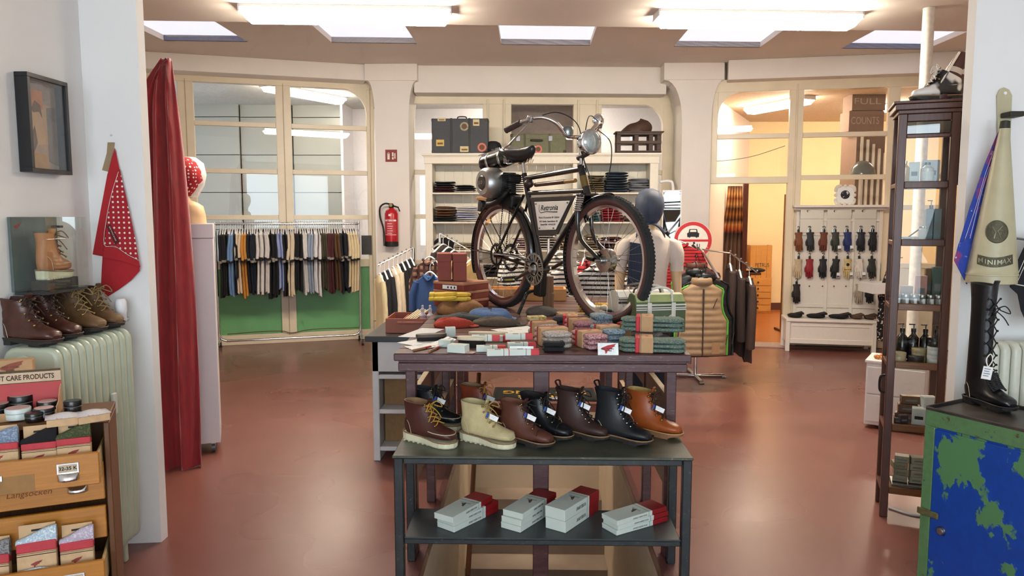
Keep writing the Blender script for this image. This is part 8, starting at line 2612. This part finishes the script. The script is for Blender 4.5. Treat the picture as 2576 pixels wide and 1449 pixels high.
MB().tube([cone_pt(2508 + 28 * math.cos(a), 583 + 28 * math.sin(a), .003) for a in [2 * math.pi * k / 28 for k in range(28)]], .002, n=5, loop=True).build('badge_rim', BRZ, bo2)
for pts in (((2496, 570), (2505, 585), (2500, 600)), ((2522, 568), (2510, 582), (2518, 600)), ((2500, 592), (2512, 578), (2524, 582))):
    MB().tube([cone_pt(a, b, .005) for a, b in pts], .0025, n=5).build('badge_relief', M('pewter_light', '#8a836c', .4, .6), bo2)
top_l = [cone_pt(2460 + 87 * k / 16, 640 + 8 * math.sin(math.pi * k / 16), .003) for k in range(17)]
bot_l = [cone_pt(2458 + 90 * k / 16, 664 + 9 * math.sin(math.pi * k / 16), .003) for k in range(17)]
nl = MB().sheet([top_l, bot_l]).build('name_band', BRZ, MX, solid=.002)
for k, ch_ in enumerate('MINIMAX'):
    px = 2467 + 11.9 * k
    f_ = (px - 2460) / 87
    p0_ = cone_pt(px, 653 + 8 * math.sin(math.pi * f_), .0055)
    px_ = cone_pt(px + 4, 653 + 8 * math.sin(math.pi * f_), .0055)
    text(ch_, .03, M('embossed_pewter', '#a39c84', .4, .5), nl, frame(p0_, px_ - p0_, (0, 0, 1)), .0006, bold=.0004)
# blue scarf
SCB = patches('blue_printed_scarf', '#28409a', '#8a3a6e', 9, .62, .8, 4, stretch=(1, 1, .6), soft=.03, bump=0, third='#b9c0dc')
SCY = 3.50
t = T('blue_scarf', 'blue printed bandana hanging beside the cone extinguisher', 'bandana', at(2518, 315, SCY))
s0 = Vector(t.location)
def scarf(pts, d, nm, mat):
    P = [Vector(at(a, b, SCY - d)) - s0 for a, b in pts]
    MB().prism([(p.x, p.z) for p in P], -d - .0025, -d + .0025).build(nm, mat, t, bevel=.001, seg=1)
scarf([(2521, 312), (2525, 340), (2512, 400), (2490, 500), (2470, 590), (2455, 640), (2430, 600), (2412, 615), (2440, 520), (2478, 410), (2505, 345)], .0, 'upper_cloth', SCB)
scarf([(2412, 612), (2432, 602), (2456, 636), (2440, 690), (2432, 716), (2418, 690), (2400, 655)], .008, 'lower_cloth', SCB)
for pts in (((2500, 380), (2478, 440), (2455, 520), (2428, 600)), ((2490, 420), (2470, 480), (2450, 560), (2440, 600)), ((2425, 640), (2440, 628), (2452, 610))):
    MB().tube(spl([Vector(at(a, b, SCY - .006)) - s0 for a, b in pts], 4), .0016, n=5).build('print_line', M('scarf_line', '#c3b6d8', .8), t)
# black cloth at the frame edge
t = T('black_scarf', 'black bandana with white border lines at the right frame edge', 'bandana', at(2590, 640, 3.42))
s0 = Vector(t.location)
P = [Vector(at(a, b, 3.42)) - s0 for a, b in ((2590, 590), (2576, 622), (2556, 665), (2540, 722), (2560, 740), (2568, 780), (2590, 830), (2650, 800), (2650, 600))]
MB().prism([(p.x, p.z) for p in P], -.004, .004).build('cloth', M('black_cotton', '#17161a', .9), t, bevel=.002, seg=1)
q = Vector(at(2600, 605, 3.42)) - s0
MB().cyl(q, q + Vector((0, .172, .01)), .006, n=8).build('hook', STEEL, t)
for o_ in (0, 7):
    MB().tube([Vector(at(a + o_, b, 3.414)) - s0 for a, b in ((2583, 640), (2565, 680), (2550, 715), (2590, 722))], .0014, n=5).build('border_line', CREAMP, t)
# radiator under the extinguisher
RR_ = T('radiator', 'cream ribbed radiator on the right wall behind the locker', 'radiator', (at(2480, 860, 3.45).x, 3.46, 0))
RADW = M('cream_radiator_enamel', '#cfcdbb', .35, var=.04)
zr = at(2520, 858, 3.45).z
sec = MB().prism([(-.06, .12), (.06, .12), (.06, zr - .03), (.03, zr), (-.03, zr), (-.06, zr - .03)], 0, .043, 'yz').build('section', RADW, RR_, bevel=.017, seg=3, smooth=50)
for k in range(1, 12):
    c = sec.copy()
    COL.objects.link(c)
    c.location = (.05 * k, 0, 0)
for x in (.02, .5):
    MB().bb(x, x + .03, -.03, .03, 0, .13).build('foot', RADW, RR_)
# welcome mat under the table
c = flo(1375, 992)
t = T('door_mat', 'black door mat with yellow lettering on the floor beyond the stairwell', 'mat', (at(1370, 990, c.y).x, c.y, .0))
MB().bb(-.46, .46, -.24, .24, 0, .008).build('mat', M('black_mat', '#1d1c1b', .95, bump=.3, sc=80), t)
MB().bb(-.48, .48, -.26, .26, 0, .005).build('rubber_edge', BLACKR, t)
text('RED WING', .16, M('mat_yellow', '#c99a1e', .9), t, Matrix.Translation((0, .05, .0085)) @ Euler((0, 0, R(180))).to_matrix().to_4x4(), .0004, width=.78, bold=.003)
text('SHOES', .13, M('mat_yellow', '#c99a1e', .9), t, Matrix.Translation((0, -.12, .0085)) @ Euler((0, 0, R(180))).to_matrix().to_4x4(), .0004, width=.5, bold=.003)
# cable on the floor beneath the glass cabinet
o = MB().tube(spl([(0, 0, .006), (.08, -.1, .006), (.2, -.12, .006), (.3, -.02, .006), (.4, .0, .006)], 6), .005, n=6).build('power_cable', WHITEP, loc=(2.06, 4.15, 0), smooth=50)
tag(o, 'white cable lying on the floor under the glass cabinet', 'cable')

# small things on the back walls
u = B1.u
o = MB(B1.X).bb(u(932), u(906), -.06, -.05, B1.z(918, 640), B1.z(918, 592)).build('dark_board', M('slate_board', '#3a3733', .5))
tag(o, 'small dark board fixed to the glazing right of the clothes rail', 'board')
o = MB(B1.X).tube(spl([(u(560), -.075, .15), (u(640), -.075, .165), (u(700), -.075, .16), (u(725), -.075, .13), (u(780), -.075, .165), (u(900), -.075, .16)], 6), .006, n=6).build('wall_cable', M('brown_cable', '#6b5a3c', .6), smooth=60)
tag(o, 'thin brown cable running along the sill under the clothes rail', 'cable')
o = MB(B3.X).tube(spl([(B3.u(1800), .06, B3.z(1800, 405)), (B3.u(1850), .06, B3.z(1850, 400)), (B3.u(1900), .06, B3.z(1900, 390)), (B3.u(1972), .06, B3.z(1972, 366))], 6), .004, n=6).build('hanging_wire', M('dark_wire', '#4a3a30', .6), smooth=60)
tag(o, 'thin dark wire sagging across the pane above the doorway', 'wire')
q = B3.z(2240, 330)
o = MB(B3.X).bb(B3.u(2236), B3.u(2249), -.056, -.046, q, B3.z(2240, 282)).build('blue_notice', patches('blue_white_notice', '#3f93b0', '#dfe6e8', 5, .5, .6, 1, soft=.02, bump=0))
tag(o, 'small blue and white notice stuck on the frame behind the glass cabinet', 'notice')
